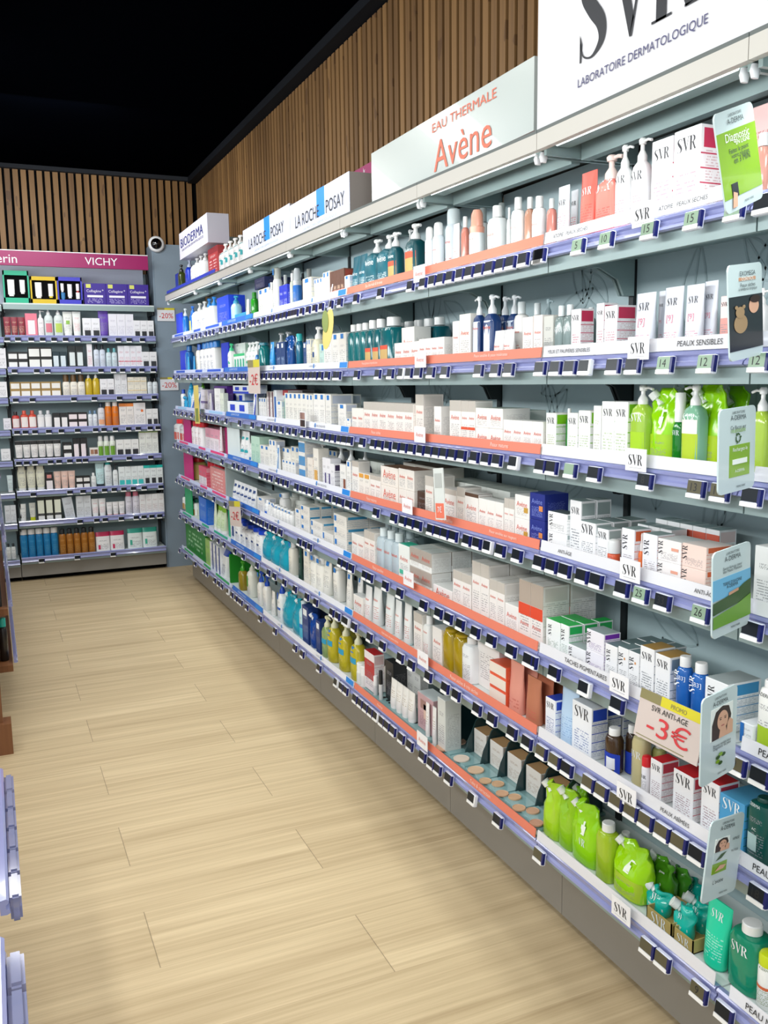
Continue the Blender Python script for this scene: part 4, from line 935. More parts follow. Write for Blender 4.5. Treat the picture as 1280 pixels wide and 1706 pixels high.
I('C', 'w', 'pump', 'rear pump bottle, grey pump', '#a8d848', 1196, 1226, 640, gel=1, dx=.12, cap='#cfe0d8')
I('C', 'e', 'pouch', 'bright green pouch', '#84d210', 1206, 1250, 643, dx=.1, cap='#f2f4f2')
I('C', 'e', 'pump', 'yellow-green pump bottle', '#b8d84c', 1255, 1292, 645, gel=1, flip=1, e=3.4, dx=.02)
# ---- D fourth shelf
I('D', 'c', 'panel', 'magenta end board', '#c8187c', 302.5, 314, 697)
RC = dict(cap='#d8242c', ink='#a85a60')
I('D', 'c', 'cap', 'clear bottle with red cap', '#e4e6e6', 306, 326, 699, n=2, cr=.8, ex=[(-.5, .5, .05, .4, '#cf5c52')], **RC)
I('D', 'c', 'cap', 'white bottle with red cap', '#efeaea', 326, 342, 702, n=3, cr=.8, **RC)
I('D', 'c', 'box', 'pink and white carton', '#e8a0b4', 342, 364, 714, n=3, band='#f4e8ec', bz=(.1, .6))
I('D', 'c', 'cap', 'rear red-capped bottle', '#d8b0b0', 352, 372, 700, n=2, dx=.1, **RC)
I('D', 'c', 'tube', 'white tube with rose foot', '#f1eeee', 363, 370, 711, cap='#d88a98')
I('D', 'c', 'panel', 'magenta divider', '#b8246c', 370.5, 375, 712, dx=.02)
I('D', 'k', 'panel', 'large blank white card', '#dfeaea', 378, 398, 708, d=.004)
I('D', 'k', 'tube', 'white tube, teal wedge', WH, 397, 416, 717, n=3, ex=[(-.1, .4, .3, .8, '#1fa0a8')])
I('D', 'k', 'box', 'pale green carton', '#bfe0cc', 418, 432, 727, n=2, d=.1, top='#a8c8b8', ink='#5aa890')
I('D', 'k', 'box', 'rear pale green carton', '#b4d4c4', 424, 448, 726, n=2, d=.06, dx=.12, top='#9cbcac')
I('D', 'k', 'tube', 'small white tube, blue marks', WH, 421, 432, 740, n=2, ex=[(-.3, .3, .15, .3, '#2a78b8')])
I('D', 'l', 'box', 'white carton, crumpled top', '#eceae2', 432, 447, 742, n=2, **LR)
I('D', 'l', 'box', 'tall slim white carton', '#f1efe9', 448, 459, 733, n=2, d=.05, **LR)
I('D', 'l', 'tube', 'white and blue tube', '#f0f2f2', 459, 467, 741, ex=[(-.05, .4, .08, .9, '#3c8ad0')])
I('D', 'l', 'box', 'white carton, teal stripe', '#edeae2', 468, 482, 746, n=2, d=.06, **LR)
I('D', 'l', 'box', 'open-topped ivory carton', '#e2dfd4', 482, 496, 744, n=2, d=.08, dx=.035, **LR)
I('D', 'l', 'box', 'tiny white carton', '#f0eee8', 470, 492, 768, fr=1, n=4, d=.03, **LR)
I('D', 'l', 'box', 'white carton, blue label', '#eceae6', 497, 507, 733, nz=3, d=.09, band='#4a94cc', bz=(.1, .8))
I('D', 'l', 'box', 'dark brown carton', '#3c342e', 508, 519, 742, dx=.07, d=.05)
I('D', 'l', 'box', 'cream carton, orange side', '#efe6da', 512, 521, 763, d=.03, band='#c8602c', bz=(2, 2.1), sd=1)
I('D', 'l', 'box', 'white carton, amber drawing', '#f0ebe0', 521.5, 530, 747, d=.05, ex=[(-.3, .3, .1, .4, '#dca858')])
I('D', 'l', 'pump', 'white pump bottle', '#f1f0ec', 531, 541, 738, dx=.05, w=.05)
I('D', 'l', 'box', 'rear white carton', '#e4e2d8', 541, 561, 750, n=3, dx=.12, d=.06, **LR)
I('D', 'l', 'box', 'white carton, violet stripe', '#efedf0', 537, 550, 763, n=2, d=.05, ex=[(.15, .45, .05, .5, '#4a3c78')])
I('D', 'l', 'box', 'white carton, dark side', '#efedf0', 550.5, 557, 773, d=.05, band='#3a2c50', sd=1)
I('D', 'l', 'pump', 'midnight bottle, white pump', '#1c1648', 561, 594, 744, n=2, dx=.05, bh=.6, flip=1, ink='#8a84b8')
I('D', 'o', 'pump', 'third midnight pump bottle', '#1c1648', 598, 616, 745, dx=.10, bh=.6, flip=1)
I('D', 'l', 'box', 'white carton, brown base', '#f0eee9', 566, 576, 774, d=.035, ex=[(.1, .45, .05, .5, '#8a5038')])
I('D', 'l', 'box', 'white silver carton', '#f0eee9', 577, 584, 768, d=.04, **LR)
AVd = dict(AV, band='#c4bbb0', bz=(.84, 1))
I('D', 'o', 'box', 'white carton, butterfly print', '#f0ece6', 586, 597, 768, d=.05, **AVd)
I('D', 'o', 'box', 'rear pale carton', '#e0e4da', 597, 640, 768, n=4, dx=.12, d=.05, top='#c8ccc0')
I('D', 'o', 'box', 'small ivory carton', '#f1ece2', 597.5, 616, 789, n=2, d=.035, ex=[(-.4, .4, .82, .98, '#e0a040')], ink='#a8a4a0')
I('D', 'o', 'box', 'white carton, orange flap', '#f2ede6', 616.5, 634, 793, n=2, d=.04, **AVd)
I('D', 'o', 'box', 'wide cream carton', '#f1e9df', 634.5, 663, 778, d=.08, nz=2, top='#8c6a52', logo='A', lz=.62)
I('D', 'o', 'box', 'cream carton, brown top', '#eee8df', 664, 690, 782, n=2, nz=2, d=.075, top='#8c6650', logo='A', lz=.62)
I('D', 'o', 'box', 'rear cream carton, brown top', '#dcd8cc', 672, 735, 775, n=3, dx=.09, d=.09, top='#96745c')
I('D', 'o', 'box', 'brown torn-open carton', '#4a3226', 690, 706, 818, d=.05, dx=.01)
I('D', 'o', 'box', 'tall silver carton', '#eae6de', 708, 722, 793, d=.08, **AV)
I('D', 'o', 'box', 'white carton behind promo card', '#f0ece6', 738, 760, 815, d=.07, **AVd)
I('D', 'o', 'box', 'slim bronze-top carton', '#ece6dd', 761, 774, 812, n=1, d=.06, **AV)
I('D', 'o', 'box', 'white carton, ragged brown edge', '#f0ece6', 774.5, 797, 822, d=.05, band='#5a4030', bz=(.9, 1), logo='A', lz=.6)
I('D', 'o', 'box', 'white carton, fine grey print', '#f2efe9', 797.5, 839, 834, n=3, d=.04, **AVp)
I('D', 'o', 'box', 'rear white carton, striped top', '#e6e9e2', 742, 850, 809, n=6, dx=.10, d=.1, top='#c4ccc4', ink='#9aa49c')
I('D', 'o', 'box', 'slim white silver carton', '#f1eee8', 840, 857, 831, n=2, d=.04, **AV)
I('D', 'o', 'box', 'white carton, gold triangle', '#f2efea', 858, 882.5, 825, nz=2, d=.05, **dict(AVp, ex=[(.15, .42, .28, .5, '#c89a3c')]))
I('D', 'o', 'box', 'dark blue carton', '#1c2c84', 883, 908, 822, nz=2, d=.075, top='#2a3c94', logo='A', lz=.7, lc='#7a8ad8', ink='#8a9ae0', ex=[(.15, .4, .35, .55, '#d8884c')])
GR = dict(SV, band='#9aa8a6', top='#8ba09e', ink='#6a6e72')
I('D', 'w', 'box', 'flat white carton, grey top', '#f2f2f1', 913, 945, 854, nz=2, d=.045, **dict(SVv, band='#9aa8a6', top='#55625f', lx=-.32, lz=.6, lw=.6))
I('D', 'w', 'box', 'tall white carton, grey side', '#f2f2f3', 950, 969, 834, d=.045, dx=.01, nd=2, **GR)
I('D', 'w', 'box', 'medium white carton, grey top', '#f2f2f3', 966, 993, 870, d=.05, nd=3, **GR)
I('D', 'w', 'box', 'short white carton, grey top', '#f2f2f3', 994, 1015, 881, d=.04, **GR)
OR = dict(SVv, band='#d8663c', top='#8fa4a2', ink='#8a8084')
I('D', 'w', 'spray', 'orange serum bottle, clear cap', '#d8562c', 1013, 1035, 898, fr=1, bh=.5, cr=.98, cap='#e2e4e2')
I('D', 'w', 'box', 'tall white carton, orange side', '#f1f0f4', 1036, 1058, 881, d=.05, **OR)
I('D', 'w', 'drop', 'slim orange serum', '#e8702c', 1059, 1070, 887, dx=.01)
I('D', 'w', 'box', 'second tall orange-side carton', '#f1f0f4', 1071, 1096, 890, d=.05, **OR)
I('D', 'w', 'box', 'wide white carton, orange print', '#f4efec', 1096.5, 1136, 900, nz=2, d=.07, **dict(OR, lx=-.38, lz=.62, lw=.6, ex=[(.1, .4, .55, .68, '#e8a48c')], top='#e4e8e6'))
I('D', 'w', 'box', 'wide salmon carton, orange side', '#f2d8cc', 1137, 1178, 908, nz=2, d=.07, **dict(OR, lx=-.38, lz=.62, lw=.6, sd=1., top='#f0e6e0'))
I('D', 'w', 'box', 'rear carton, red-orange label', '#eceeee', 1092, 1200, 874, n=5, dx=.125, d=.05, nd=1, top='#8fa6a6', band='#c85a44', bz=(.55, .9), ink='#a09890')
I('D', 'w', 'box', 'rear carton, grey top', '#eceeee', 1062, 1120, 878, n=3, dx=.072, d=.045, top='#8fa6a6')
I('D', 'e', 'box', 'grey white carton', '#d9dcda', 1258, 1300, 912, d=.08, ink='#7a8080', top='#f0f2f0')
# ---- E fifth shelf
I('E', 'c', 'panel', 'magenta end board', '#d0187c', 303, 317, 755)
I('E', 'c', 'cap', 'small clear bottle', '#cfd6dc', 309, 319, 766, gel=1)
I('E', 'c', 'cap', 'olive bottle with red cap', '#bfa45c', 319, 333, 760, n=2, cr=.8, dx=.02, cap='#d8242c')
I('E', 'c', 'box', 'rose and white carton', '#d8506c', 331, 343, 777, n=2, band='#f4e8ec', bz=(.1, .5), d=.03)
I('E', 'c', 'cap', 'pink bottle, red cap', '#e08880', 351, 374, 768, n=4, cr=.85, dx=.035, cap='#d8303c', bh=.72)
I('E', 'c', 'box', 'pink display carton', '#e08c88', 350, 374, 781, d=.03, ink='#f4d8d4', tz=(.1, .9, 6), top='#f0c0bc')
I('E', 'c', 'panel', 'silver display side', '#a8b4b4', 374.5, 376, 778, deep=1, d=.2)
I('E', 'k', 'box', 'navy carton, white figures', '#1c2c70', 386, 399, 799, dx=.11, d=.05, ink='#dfe4f4', tz=(.1, .9, 5))
I('E', 'k', 'tube', 'white tube, navy wedge', '#f0f1f1', 391, 428, 806, n=6, ex=[(-.1, .4, .4, .85, '#2a4880')])
I('E', 'k', 'box', 'rear white carton, blue-grey top', '#e2e4de', 400, 446, 812, n=5, dx=.1, d=.06, top='#b8c4c4')
I('E', 'l', 'box', 'white carton, small blue mark', '#efede8', 428.5, 439, 829, n=1, d=.07, **LR)
I('E', 'l', 'cap', 'white bottle, blue base', '#eef0f0', 440, 450, 832, w=.05, ex=[(-.5, .5, .02, .3, '#1f62d0')])
I('E', 'l', 'tube', 'small white tube', '#f0efec', 450, 459, 838, n=2, **LR)
I('E', 'l', 'cap', 'wide white bottle, flat cap', '#eceae6', 466, 485, 821, dx=.045, cr=.85, **LR)
I('E', 'l', 'cap', 'rear white bottle', '#e4e4dc', 490, 515, 822, n=2, dx=.12, cap='#d4d8d0')
I('E', 'l', 'cap', 'tiny white bottle', '#f0efec', 459, 491, 846, fr=1, n=6, **LR)
I('E', 'l', 'box', 'small white carton', '#efede8', 491.5, 500, 848, n=1, d=.05, **LR)
LS = dict(LR, band='#3c94c0', sd=1.)
I('E', 'l', 'box', 'ivory carton, blue end', '#ebe7df', 501, 515, 843, nz=3, nd=3, d=.055, **dict(LS, ex=[(-.42, -.2, .55, .9, '#1f78c8')], top='#e8e6dc'))
I('E', 'l', 'box', 'flat ivory carton, blue mark', '#ece8e0', 518, 537, 869, nz=2, d=.09, **dict(LS, ex=[(-.46, -.34, .4, .9, '#1f78c8')]))
I('E', 'l', 'box', 'low ivory carton, blue mark', '#ece8e0', 537.5, 555, 888, d=.06, **dict(LS, ex=[(-.46, -.34, .4, .9, '#1f78c8')]))
I('E', 'l', 'drop', 'rear white dropper bottle', '#dfe2da', 524, 552, 833, n=3, dx=.14, cap='#d8dcd4')
I('E', 'l', 'box', 'large ivory carton, blue end', '#ebe7df', 556, 577, 858, nz=3, d=.10, nd=2, **dict(LS, ex=[(-.44, -.28, .4, .85, '#1f78c8')], top='#e8e6dc'))
I('E', 'o', 'box', 'white carton, fine print', '#f0ece5', 586, 606, 891, n=2, d=.05, **AVp)
I('E', 'o', 'box', 'taller carton, bronze fade', '#efe9e2', 606.5, 624, 885, n=2, d=.06, **AV)
I('E', 'o', 'drop', 'small white dropper bottle', '#e8ecea', 610, 619, 864, dx=.16)
MI = dict(ink='#c08080', tz=(.1, .4, 6), logo='A', lz=.5, gel=1)
I('E', 'o', 'cap', 'pale blue toner bottle', '#cfdfe6', 625, 662, 880, n=3, cap='#e4eff0', **MI)
I('E', 'o', 'cap', 'rear pale blue bottle', '#c8dade', 643, 690, 878, n=4, dx=.075, cap='#dcebec', **MI)
I('E', 'o', 'cap', 'back row pale bottle', '#c4d8da', 668, 702, 877, n=3, dx=.14, cap='#d8e8e8')
I('E', 'o', 'box', 'white carton, mint top', '#eef2ee', 664, 682, 908, d=.05, top='#3cc8a4', ex=[(-.4, .4, .18, .3, '#4cc0a0')], **{k: v for k, v in AVp.items() if k != 'top'})
I('E', 'o', 'box', 'white carton, code-marked end', '#eff0ec', 682.5, 719, 916, nz=2, nd=3, n=2, d=.075, logo='A', lz=.6, band='#b0a69c', bz=(.3, 1.), ink='#a8a4a0', top='#e2e8e2', sd=.2)
I('E', 'o', 'box', 'slim white carton, bronze fade', '#f0ece7', 754.5, 785, 954, n=2, d=.09, **AV)
I('E', 'o', 'box', 'tall carton, bronze fade', '#efebe6', 786.5, 815, 938, n=2, nd=3, d=.07, **AV)
I('E', 'o', 'box', 'medium carton, bronze fade', '#f0ece7', 815.5, 841, 968, n=2, nd=2, d=.08, **AV)
I('E', 'o', 'box', 'short white carton', '#f1eeea', 841.5, 864.5, 1008, d=.05, **AVp)
I('E', 'o', 'box', 'largest carton, red price band', '#f1ece7', 865, 905.5, 971, n=2, d=.085, nd=2, **dict(AV, band='#b3a496', bz=(.62, 1), ex=[(-.5, .5, .42, .62, '#e04a2c')], lz=.28))
I('E', 'o', 'box', 'flat white carton', '#f1eeea', 722, 753.5, 979, d=.09, **dict(AVp, lz=.5))
GN = dict(SVv, band='#28b85c', ink='#6a8a78', top='#1fb850')
I('E', 'w', 'box', 'white carton, green top', '#f1f5f2', 910, 934, 1034, d=.045, nd=2, **GN)
I('E', 'w', 'box', 'second green-top carton', '#f1f5f2', 936, 956, 1043, d=.045, nd=3, **GN)
I('E', 'w', 'box', 'low white carton, silver top', '#f1f1f2', 946.5, 976, 1078, fr=1, d=.035, **dict(SVv, lx=-.36, lw=.6, lz=.6, top='#a4b2b2', band='#a4b2b2'))
I('E', 'w', 'box', 'white carton, violet side', '#efecf2', 977.5, 1007, 1052, nz=2, d=.05, **dict(SVv, lx=-.36, lz=.62, lw=.6, band='#7a2cb0', top='#9fb0b0', ink='#8060a0'))
I('E', 'w', 'box', 'narrow white carton, slate top', '#f1f1f1', 1008.5, 1029, 1075, d=.045, nd=3, **dict(SVv, top='#6f8486', band='#a4b2b2'))
I('E', 'w', 'box', 'white carton, copper dots', '#f1f1f1', 1030, 1066, 1083, n=2, d=.045, nd=3, **dict(SVv, top='#6f8486', band='#a4b2b2', ex=[(.1, .22, .7, .76, '#d8944c')]))
GO = dict(SV, top='#b08a48', band='#7a90a4', ink='#5a626a')
I('E', 'w', 'box', 'tall white carton, gold top', '#f3f3f3', 1067, 1091, 1079, d=.06, **GO)
I('E', 'w', 'box', 'second gold-top carton', '#f3f3f3', 1092, 1118, 1092, d=.06, **GO)
BL = dict(gel=1, bh=.82, cr=.78, e=2.2, logo='S', lc='#f2f6fa', vert=1, lz=.62, lw=.3, lx=-.2, ex=[('[B3]', .1, .62, .5, '#e4eef8')], ink='#cfe0f4')
I('E', 'w', 'cap', 'blue toner bottle, white cap', '#1f6cc4', 1129, 1158, 1093, **BL)
I('E', 'w', 'cap', 'second blue toner bottle', '#1f6cc4', 1154, 1186, 1104, **BL)
I('E', 'w', 'box', 'white carton, silver-grey top', '#eff1f2', 1175, 1214, 1134, d=.09, **dict(SVv, top='#a9b4b4', band='#3c94c8', ink='#7a90a0'))
I('E', 'e', 'box', 'white carton, blue edge', '#eef2f4', 1234, 1256, 1205, d=.05, ex=[(-.5, -.2, .05, .95, '#1f6cb8')])
I('E', 'e', 'cap', 'white bottle, lime base', '#f0f1ec', 1260, 1305, 1130, ex=[('A-DERMA', -.05, .8, .8, '#35353a'), (-.5, .5, .05, .36, '#a8c824')], cap='#f4f4f2', bh=.9, cr=.8)
# ---- F sixth shelf
I('F', 'c', 'panel', 'emerald end board', '#1cb070', 305, 316, 812)
I('F', 'c', 'cap', 'white bottle, dark green cap', '#eceeea', 310, 331, 827, n=5, cap='#1c5c50', ex=[(-.5, .5, .03, .4, '#b89050')])
I('F', 'c', 'box', 'azure blue carton', '#1f70d8', 331, 343, 829, d=.06, ink='#a8ccf4')
I('F', 'c', 'pouch', 'apple green pouch', '#8cd028', 337, 357, 823, n=2, dx=.02, cap='#c8ec60')
I('F', 'c', 'tube', 'white tube, lime print', '#e6f0d8', 355, 363, 838, ink='#90c040')
I('F', 'c', 'tube', 'pale green tube', '#dcecc8', 363, 376, 842, n=2, ink='#90c040', ex=[(-.5, .5, .8, .95, '#8cc828')])
I('F', 'c', 'panel', 'emerald divider', '#14a878', 376.5, 383, 849, dx=.01)
I('F', 'k', 'box', 'white carton, navy wedge', '#eef0f2', 384, 390, 873, n=1, d=.03, ex=[(-.1, .4, .3, .9, '#2a4880')])
I('F', 'k', 'cap', 'white bottle, bright blue cap', WH, 397, 440, 871, n=5, cap='#1f4cd4', e=3.6, cr=.8, bh=.84, ex=[(-.25, .15, .4, .8, '#2a4880')])
I('F', 'l', 'pouch', 'turquoise refill pouch', '#2ab8d0', 440, 482, 892, n=3, cap='#e4f4f6')
I('F', 'l', 'cap', 'cream bottle, white cap', '#eae6d8', 481, 497, 901, e=3, **LR)
I('F', 'l', 'tube', 'dark green tube', '#24443a', 496, 505, 911, ch=.05, cap='#24443a')
LW = dict(LR, ch=.05)
I('F', 'l', 'box', 'ivory carton, printed drawing', '#ece7da', 505.5, 514, 917, d=.05, **LR)
I('F', 'l', 'cap', 'white lotion bottle, blue mark', '#efece2', 514, 533, 920, n=2, e=3, **LR)
I('F', 'l', 'tube', 'ivory tube, blue mark', '#efece2', 532, 553, 931, cap='#e8e4d8', **LW)
I('F', 'l', 'tube', 'rear ivory tube', '#ebe8de', 551, 567, 932, dx=.05, cap='#e8e4d8', **LW)
I('F', 'l', 'cap', 'tall ivory bottle, rounded top', '#eeebe2', 556, 576, 944, e=3, cap='#eeebe2', cr=.95, bh=.93, **LR)
I('F', 'l', 'tube', 'second ivory tube, blue mark', '#efece3', 576, 590, 955, cap='#e8e4d8', **LW)
WT = dict(ink='#d08a80', tz=(.12, .44, 6), logo='A', lz=.62, lw=.55)
I('F', 'o', 'tube', 'small white bent tube', '#f0efeb', 596, 610, 958, dx=.03, ch=.05, ex=[(-.14, .14, .78, .9, '#1f78c8')])
I('F', 'o', 'box', 'short white carton', '#f1ede6', 589, 604, 993, d=.04, **AVp)
I('F', 'o', 'tube', 'white tube, coral print', '#eff0ee', 605, 622, 975, ch=.05, **WT)
I('F', 'o', 'tube', 'large white tube, coral print', '#eef1ef', 620, 641, 973, ch=.05, **WT)
I('F', 'o', 'tube', 'wide white tube', '#eaf0ee', 641, 662, 986, ch=.05, **WT)
I('F', 'o', 'tube', 'slanted white tube', '#edf0ee', 657, 673, 1000, ch=.05, **WT)
I('F', 'o', 'tube', 'white tube, aqua foot', '#eef1ee', 672, 690, 1005, ch=.05, cap='#cfe4e6', **WT)
I('F', 'o', 'box', 'slim white silver carton', '#edeae4', 689, 703, 1021, d=.05, **AV)
I('F', 'o', 'cap', 'white bottle, flat shoulder', '#e9eae6', 704, 724, 1024, e=3.4, **WT)
I('F', 'o', 'box', 'tall white carton, red print', '#efebe5', 720.5, 736, 1046, d=.045, **AVp)
OIL = dict(gel=1, ink='#8a7a20', tz=(.15, .5, 6), cr=.9, bh=.94, e=3)
I('F', 'o', 'cap', 'golden oil bottle', '#bca01c', 737, 771, 1046, n=2, cap='#b89a1c', **OIL)
I('F', 'o', 'cap', 'large glossy white bottle', '#eef1f1', 766, 797, 1058, e=3, bh=.86)
I('F', 'o', 'box', 'tall plain white carton', '#efebe7', 798, 837, 1078, d=.045, ink='#a8a0a0', tz=(.2, .8, 12), top='#e2e6e2', mz=(2, 2.1, 0))
I('F', 'o', 'cap', 'rear white cap bottle', '#eceeee', 834, 848, 1082, dx=.1)
I('F', 'o', 'box', 'white and coral carton', '#e8603c', 816, 844, 1106, fr=1, nz=3, d=.055, logo='A', lz=.6, ink='#c8a898', ex=[(-.49, .49, .2, .97, '#efe4d6')], tz=(2, 2.1, 1), mz=(2, 2.1, 0))
SA = dict(ink='#c86a5c', tz=(.1, .3, 3), mz=(2, 2.1, 0))
I('F', 'o', 'sachet', 'salmon pink sachet', '#e39a88', 849, 874, 1102, d=.03, **SA)
I('F', 'o', 'sachet', 'second salmon sachet', '#df9482', 868, 898, 1112, d=.03, dx=.02, **SA)
I('F', 'o', 'sachet', 'copper brown sachet', '#c07a5c', 877, 903, 1128, d=.03, **SA)
I('F', 'w', 'sachet', 'terracotta sachet', '#b86e52', 893, 925, 1126, d=.03, dx=.03, **SA)
I('F', 'w', 'sachet', 'brown sachet with label', '#b06a4c', 912, 948, 1136, d=.03, dx=.07, **SA)
BU = dict(SV, band='#2a4cc0', ink='#5a70a8', top='#2a48b8')
I('F', 'w', 'box', 'slim white carton, blue top', '#f1f3f7', 909, 926, 1164, d=.05, **BU)
I('F', 'w', 'tube', 'pale blue tube', '#c0daf2', 930, 966, 1143, ch=.03, cap='#b4d0ec', ink='#8ab0d8', mz=(2, 2.1, 0))
I('F', 'w', 'box', 'tall white carton, blue side', '#f2f4f7', 949, 982, 1170, d=.05, **dict(BU, top='#dfe4ea'))
I('F', 'w', 'box', 'rear tall white carton, blue side', '#f0f2f6', 985, 1010, 1166, d=.05, dx=.055, **dict(BU, top='#dfe4ea'))
I('F', 'w', 'box', 'back white carton, blue bars', '#f0f2f6', 1014, 1040, 1172, d=.04, dx=.11, **dict(BU, top='#dfe4ea'))
SLV = dict(gel=1, bh=.84, e=2.4, cr=.75, ink='#c8b89a', mz=(2, 2.1, 0))
I('F', 'w', 'cap', 'brown bottle in blue sleeve', '#4a3420', 1010, 1040, 1212, ex=[(-.62, .62, .02, .46, '#1c3cb0'), (-.1, .5, .1, .36, '#eef0f4')], **SLV)
I('F', 'w', 'cap', 'second brown bottle', '#3c2a1c', 1044, 1064, 1207, dx=.035, ex=[(-.6, .6, .02, .46, '#1c3cb0')], **SLV)
I('F', 'w', 'cap', 'pale yellow bottle', '#dcd09c', 1055, 1086, 1213, dx=.012, gel=1, logo='s', lz=.55, bh=.86, e=2.4)
I('F', 'w', 'cap', 'pale lime bottle', '#ccd080', 1087, 1112, 1230, dx=.05, gel=1, logo='s', lz=.5, e=2.4)
RR = dict(SV, band='#c8384c', top='#d8242c', ink='#9a7078')
I('F', 'w', 'spray', 'white tube, red cap', '#f1eef1', 1070, 1088, 1258, fr=1, cap='#d8202c', cr=1., bh=.72, logo='S', lz=.45)
I('F', 'w', 'box', 'slim white carton, red top', '#f3f1f2', 1084, 1104, 1267, d=.05, **RR)
I('F', 'w', 'box', 'white carton, red top', '#f4f3f4', 1122, 1157, 1288, d=.055, **RR)
I('F', 'w', 'box', 'rear red-top carton', '#f1f0f1', 1150, 1180, 1272, d=.05, dx=.06, **RR)
I('F', 'w', 'box', 'outer white carton, red top', '#f4f3f4', 1169, 1200, 1302, d=.055, **RR)
I('F', 'w', 'box', 'sky blue carton', '#4a9fd0', 1184, 1226, 1322, d=.085, top='#5ab0dc', logo='S', lc='#f2f8fa', lz=.84, band='#1c7c6c', sd=1., ink='#dceef6')
I('F', 'e', 'cap', 'dark green bottle, pale label', '#0c5048', 1252, 1298, 1328, e=3.4, bh=.94, cap='#0c4840', ex=[(-.35, .1, .18, .44, '#a9c4c0'), ('DERMA', -.1, .88, .5, '#dfe8e6'), ('AC', -.05, .52, .2, '#dfe8e6')])
# ---- G bottom shelf
I('G', 'c', 'box', 'large green gift carton', '#14821c', 309, 341, 873, d=.1, ink='#a8d8a8', tz=(.15, .7, 4), mz=(2, 2.1, 0))
I('G', 'c', 'box', 'light lime carton', '#a4cc6c', 341, 348, 898, d=.08)
I('G', 'c', 'box', 'white carton, navy edge', '#eef0f2', 348, 364, 906, n=3, d=.1, ex=[(.2, .5, 0, 1, '#1f3c88')])
I('G', 'c', 'bag', 'white pack, blue top', '#e6e9e6', 364, 381, 910, d=.09, cap='#1f48a8', ink='#3c4a78', mz=(.5, .6, .9))
I('G', 'c', 'panel', 'green display side', '#0f8414', 381.5, 383, 924, deep=1, d=.2)
I('G', 'k', 'pump', 'amber oil bottle, green pump', '#a8922c', 397, 412, 934, gel=1, cap='#3c9c1c', bh=.66, w=.075, ex=[])
I('G', 'k', 'pump', 'cream bottle, green leaf', '#e6e6d8', 411, 431, 936, cap='#dcdccc', bh=.74, e=2.6, w=.085, ex=[(-.2, .1, .3, .6, '#3c9c2c')])
I('G', 'k', 'pump', 'rear green-pump bottle', '#8a7c24', 399, 420, 930, n=2, dx=.1, cap='#2c6c14', gel=1)
I('G', 'l', 'cap', 'ivory bottle', '#dedccc', 430, 441, 950, dx=.06)
I('G', 'l', 'pump', 'white bottle, blue pump', '#eeece4', 436, 455, 958, n=2, cap='#1f50c0', bh=.68, w=.062, **LR)
I('G', 'l', 'tube', 'white slim tube', '#f0efe9', 451, 461, 985, ch=.05)
I('G', 'l', 'pump', 'white bottle, blue rings', '#eef0ee', 462, 477, 968, cap='#1f50c0', bh=.7, w=.07, ex=[(-.5, .5, .3, .36, '#1f60c0'), (-.3, -.02, .55, .72, '#1f60c0')])
I('G', 'l', 'pouch', 'cyan refill pouch', '#2ab4cc', 470, 502, 988, n=2, cap='#e4f4f6')
I('G', 'l', 'pump', 'rear cyan-cap bottle', '#dfeef0', 478, 490, 980, dx=.1, cap='#38b4c8')
I('G', 'l', 'cap', 'white and cyan bottle', '#c4e6ec', 491, 503, 994, w=.06, cap='#dfeef0', ex=[(-.5, .5, .3, .4, '#1f78c8'), (-.5, .5, .05, .3, '#5cc0d4')])
I('G', 'l', 'box', 'navy carton, white mark', '#1a3878', 503, 513, 1010, d=.05, ex=[(-.3, .3, .75, .92, '#eef2f4')], ink='#a9bcdc')
I('G', 'l', 'pouch', 'royal blue refill pouch', '#1f50a8', 512, 527, 1018, cap='#eef2f4')
I('G', 'l', 'box', 'second navy carton', '#1a3878', 526, 533, 1034, d=.05, ex=[(-.3, .3, .75, .92, '#eef2f4')])
I('G', 'l', 'box', 'rear navy carton', '#1a3070', 511, 533, 1004, n=2, d=.06, dx=.09)
OI = dict(gel=1, bh=.74, e=2.6, cap='#e6e4c0')
I('G', 'l', 'pump', 'blue-green oil bottle', '#9cb474', 533, 547, 1022, w=.07, ex=[(-.4, .4, .34, .46, '#2a9cc4')], **OI)
I('G', 'l', 'pump', 'golden oil pump bottle', '#d2c22c', 550, 608, 1040, n=3, w=.085, ex=[(-.36, .36, .36, .48, '#2a9cc8'), (-.16, .16, .58, .7, '#1f78c8')], **OI)
I('G', 'l', 'pump', 'rear oil pump bottle', '#b4a838', 552, 590, 1032, n=2, dx=.1, **OI)
I('G', 'o', 'box', 'white carton, red print', '#f0eaea', 607, 623, 1087, d=.045, top='#c8242c', band='#b82c34', bz=(.3, .8))
I('G', 'o', 'stick', 'white lip stick', '#e4e4e0', 599, 612, 1106, fr=1, n=2, cap='#f2f2f0')
I('G', 'o', 'box', 'cream make-up carton', '#e9e4da', 624, 641, 1104, n=2, dx=.05, d=.04)
I('G', 'o', 'stick', 'silver white mascara', '#d8d8d8', 622, 630, 1126, fr=1, cap='#ececea')
I('G', 'o', 'stick', 'black-topped mascara', '#e0e0de', 631, 638, 1117, fr=1, cap='#1a1a1c')
I('G', 'o', 'box', 'black make-up carton', '#26282a', 642, 655, 1102, dx=.03, d=.06)
TU = dict(ink='#b8a890', tz=(.3, .6, 4), mz=(.66, .72, .5))
I('G', 'o', 'tube', 'slim white make-up tube', '#efeee9', 653, 692, 1142, fr=1, n=4, k=.8, ch=.2, **TU)
I('G', 'o', 'box', 'rear white make-up carton', '#e9e9e4', 656, 700, 1100, n=4, dx=.065, d=.035)
I('G', 'o', 'box', 'mauve carton, portrait print', '#c8a4a8', 696, 722, 1160, d=.06, top='#dfe8e8', ink='#8a6468', ex=[(-.1, .3, .35, .75, '#e0c0b0'), (-.3, .1, .6, .85, '#a07c74')])
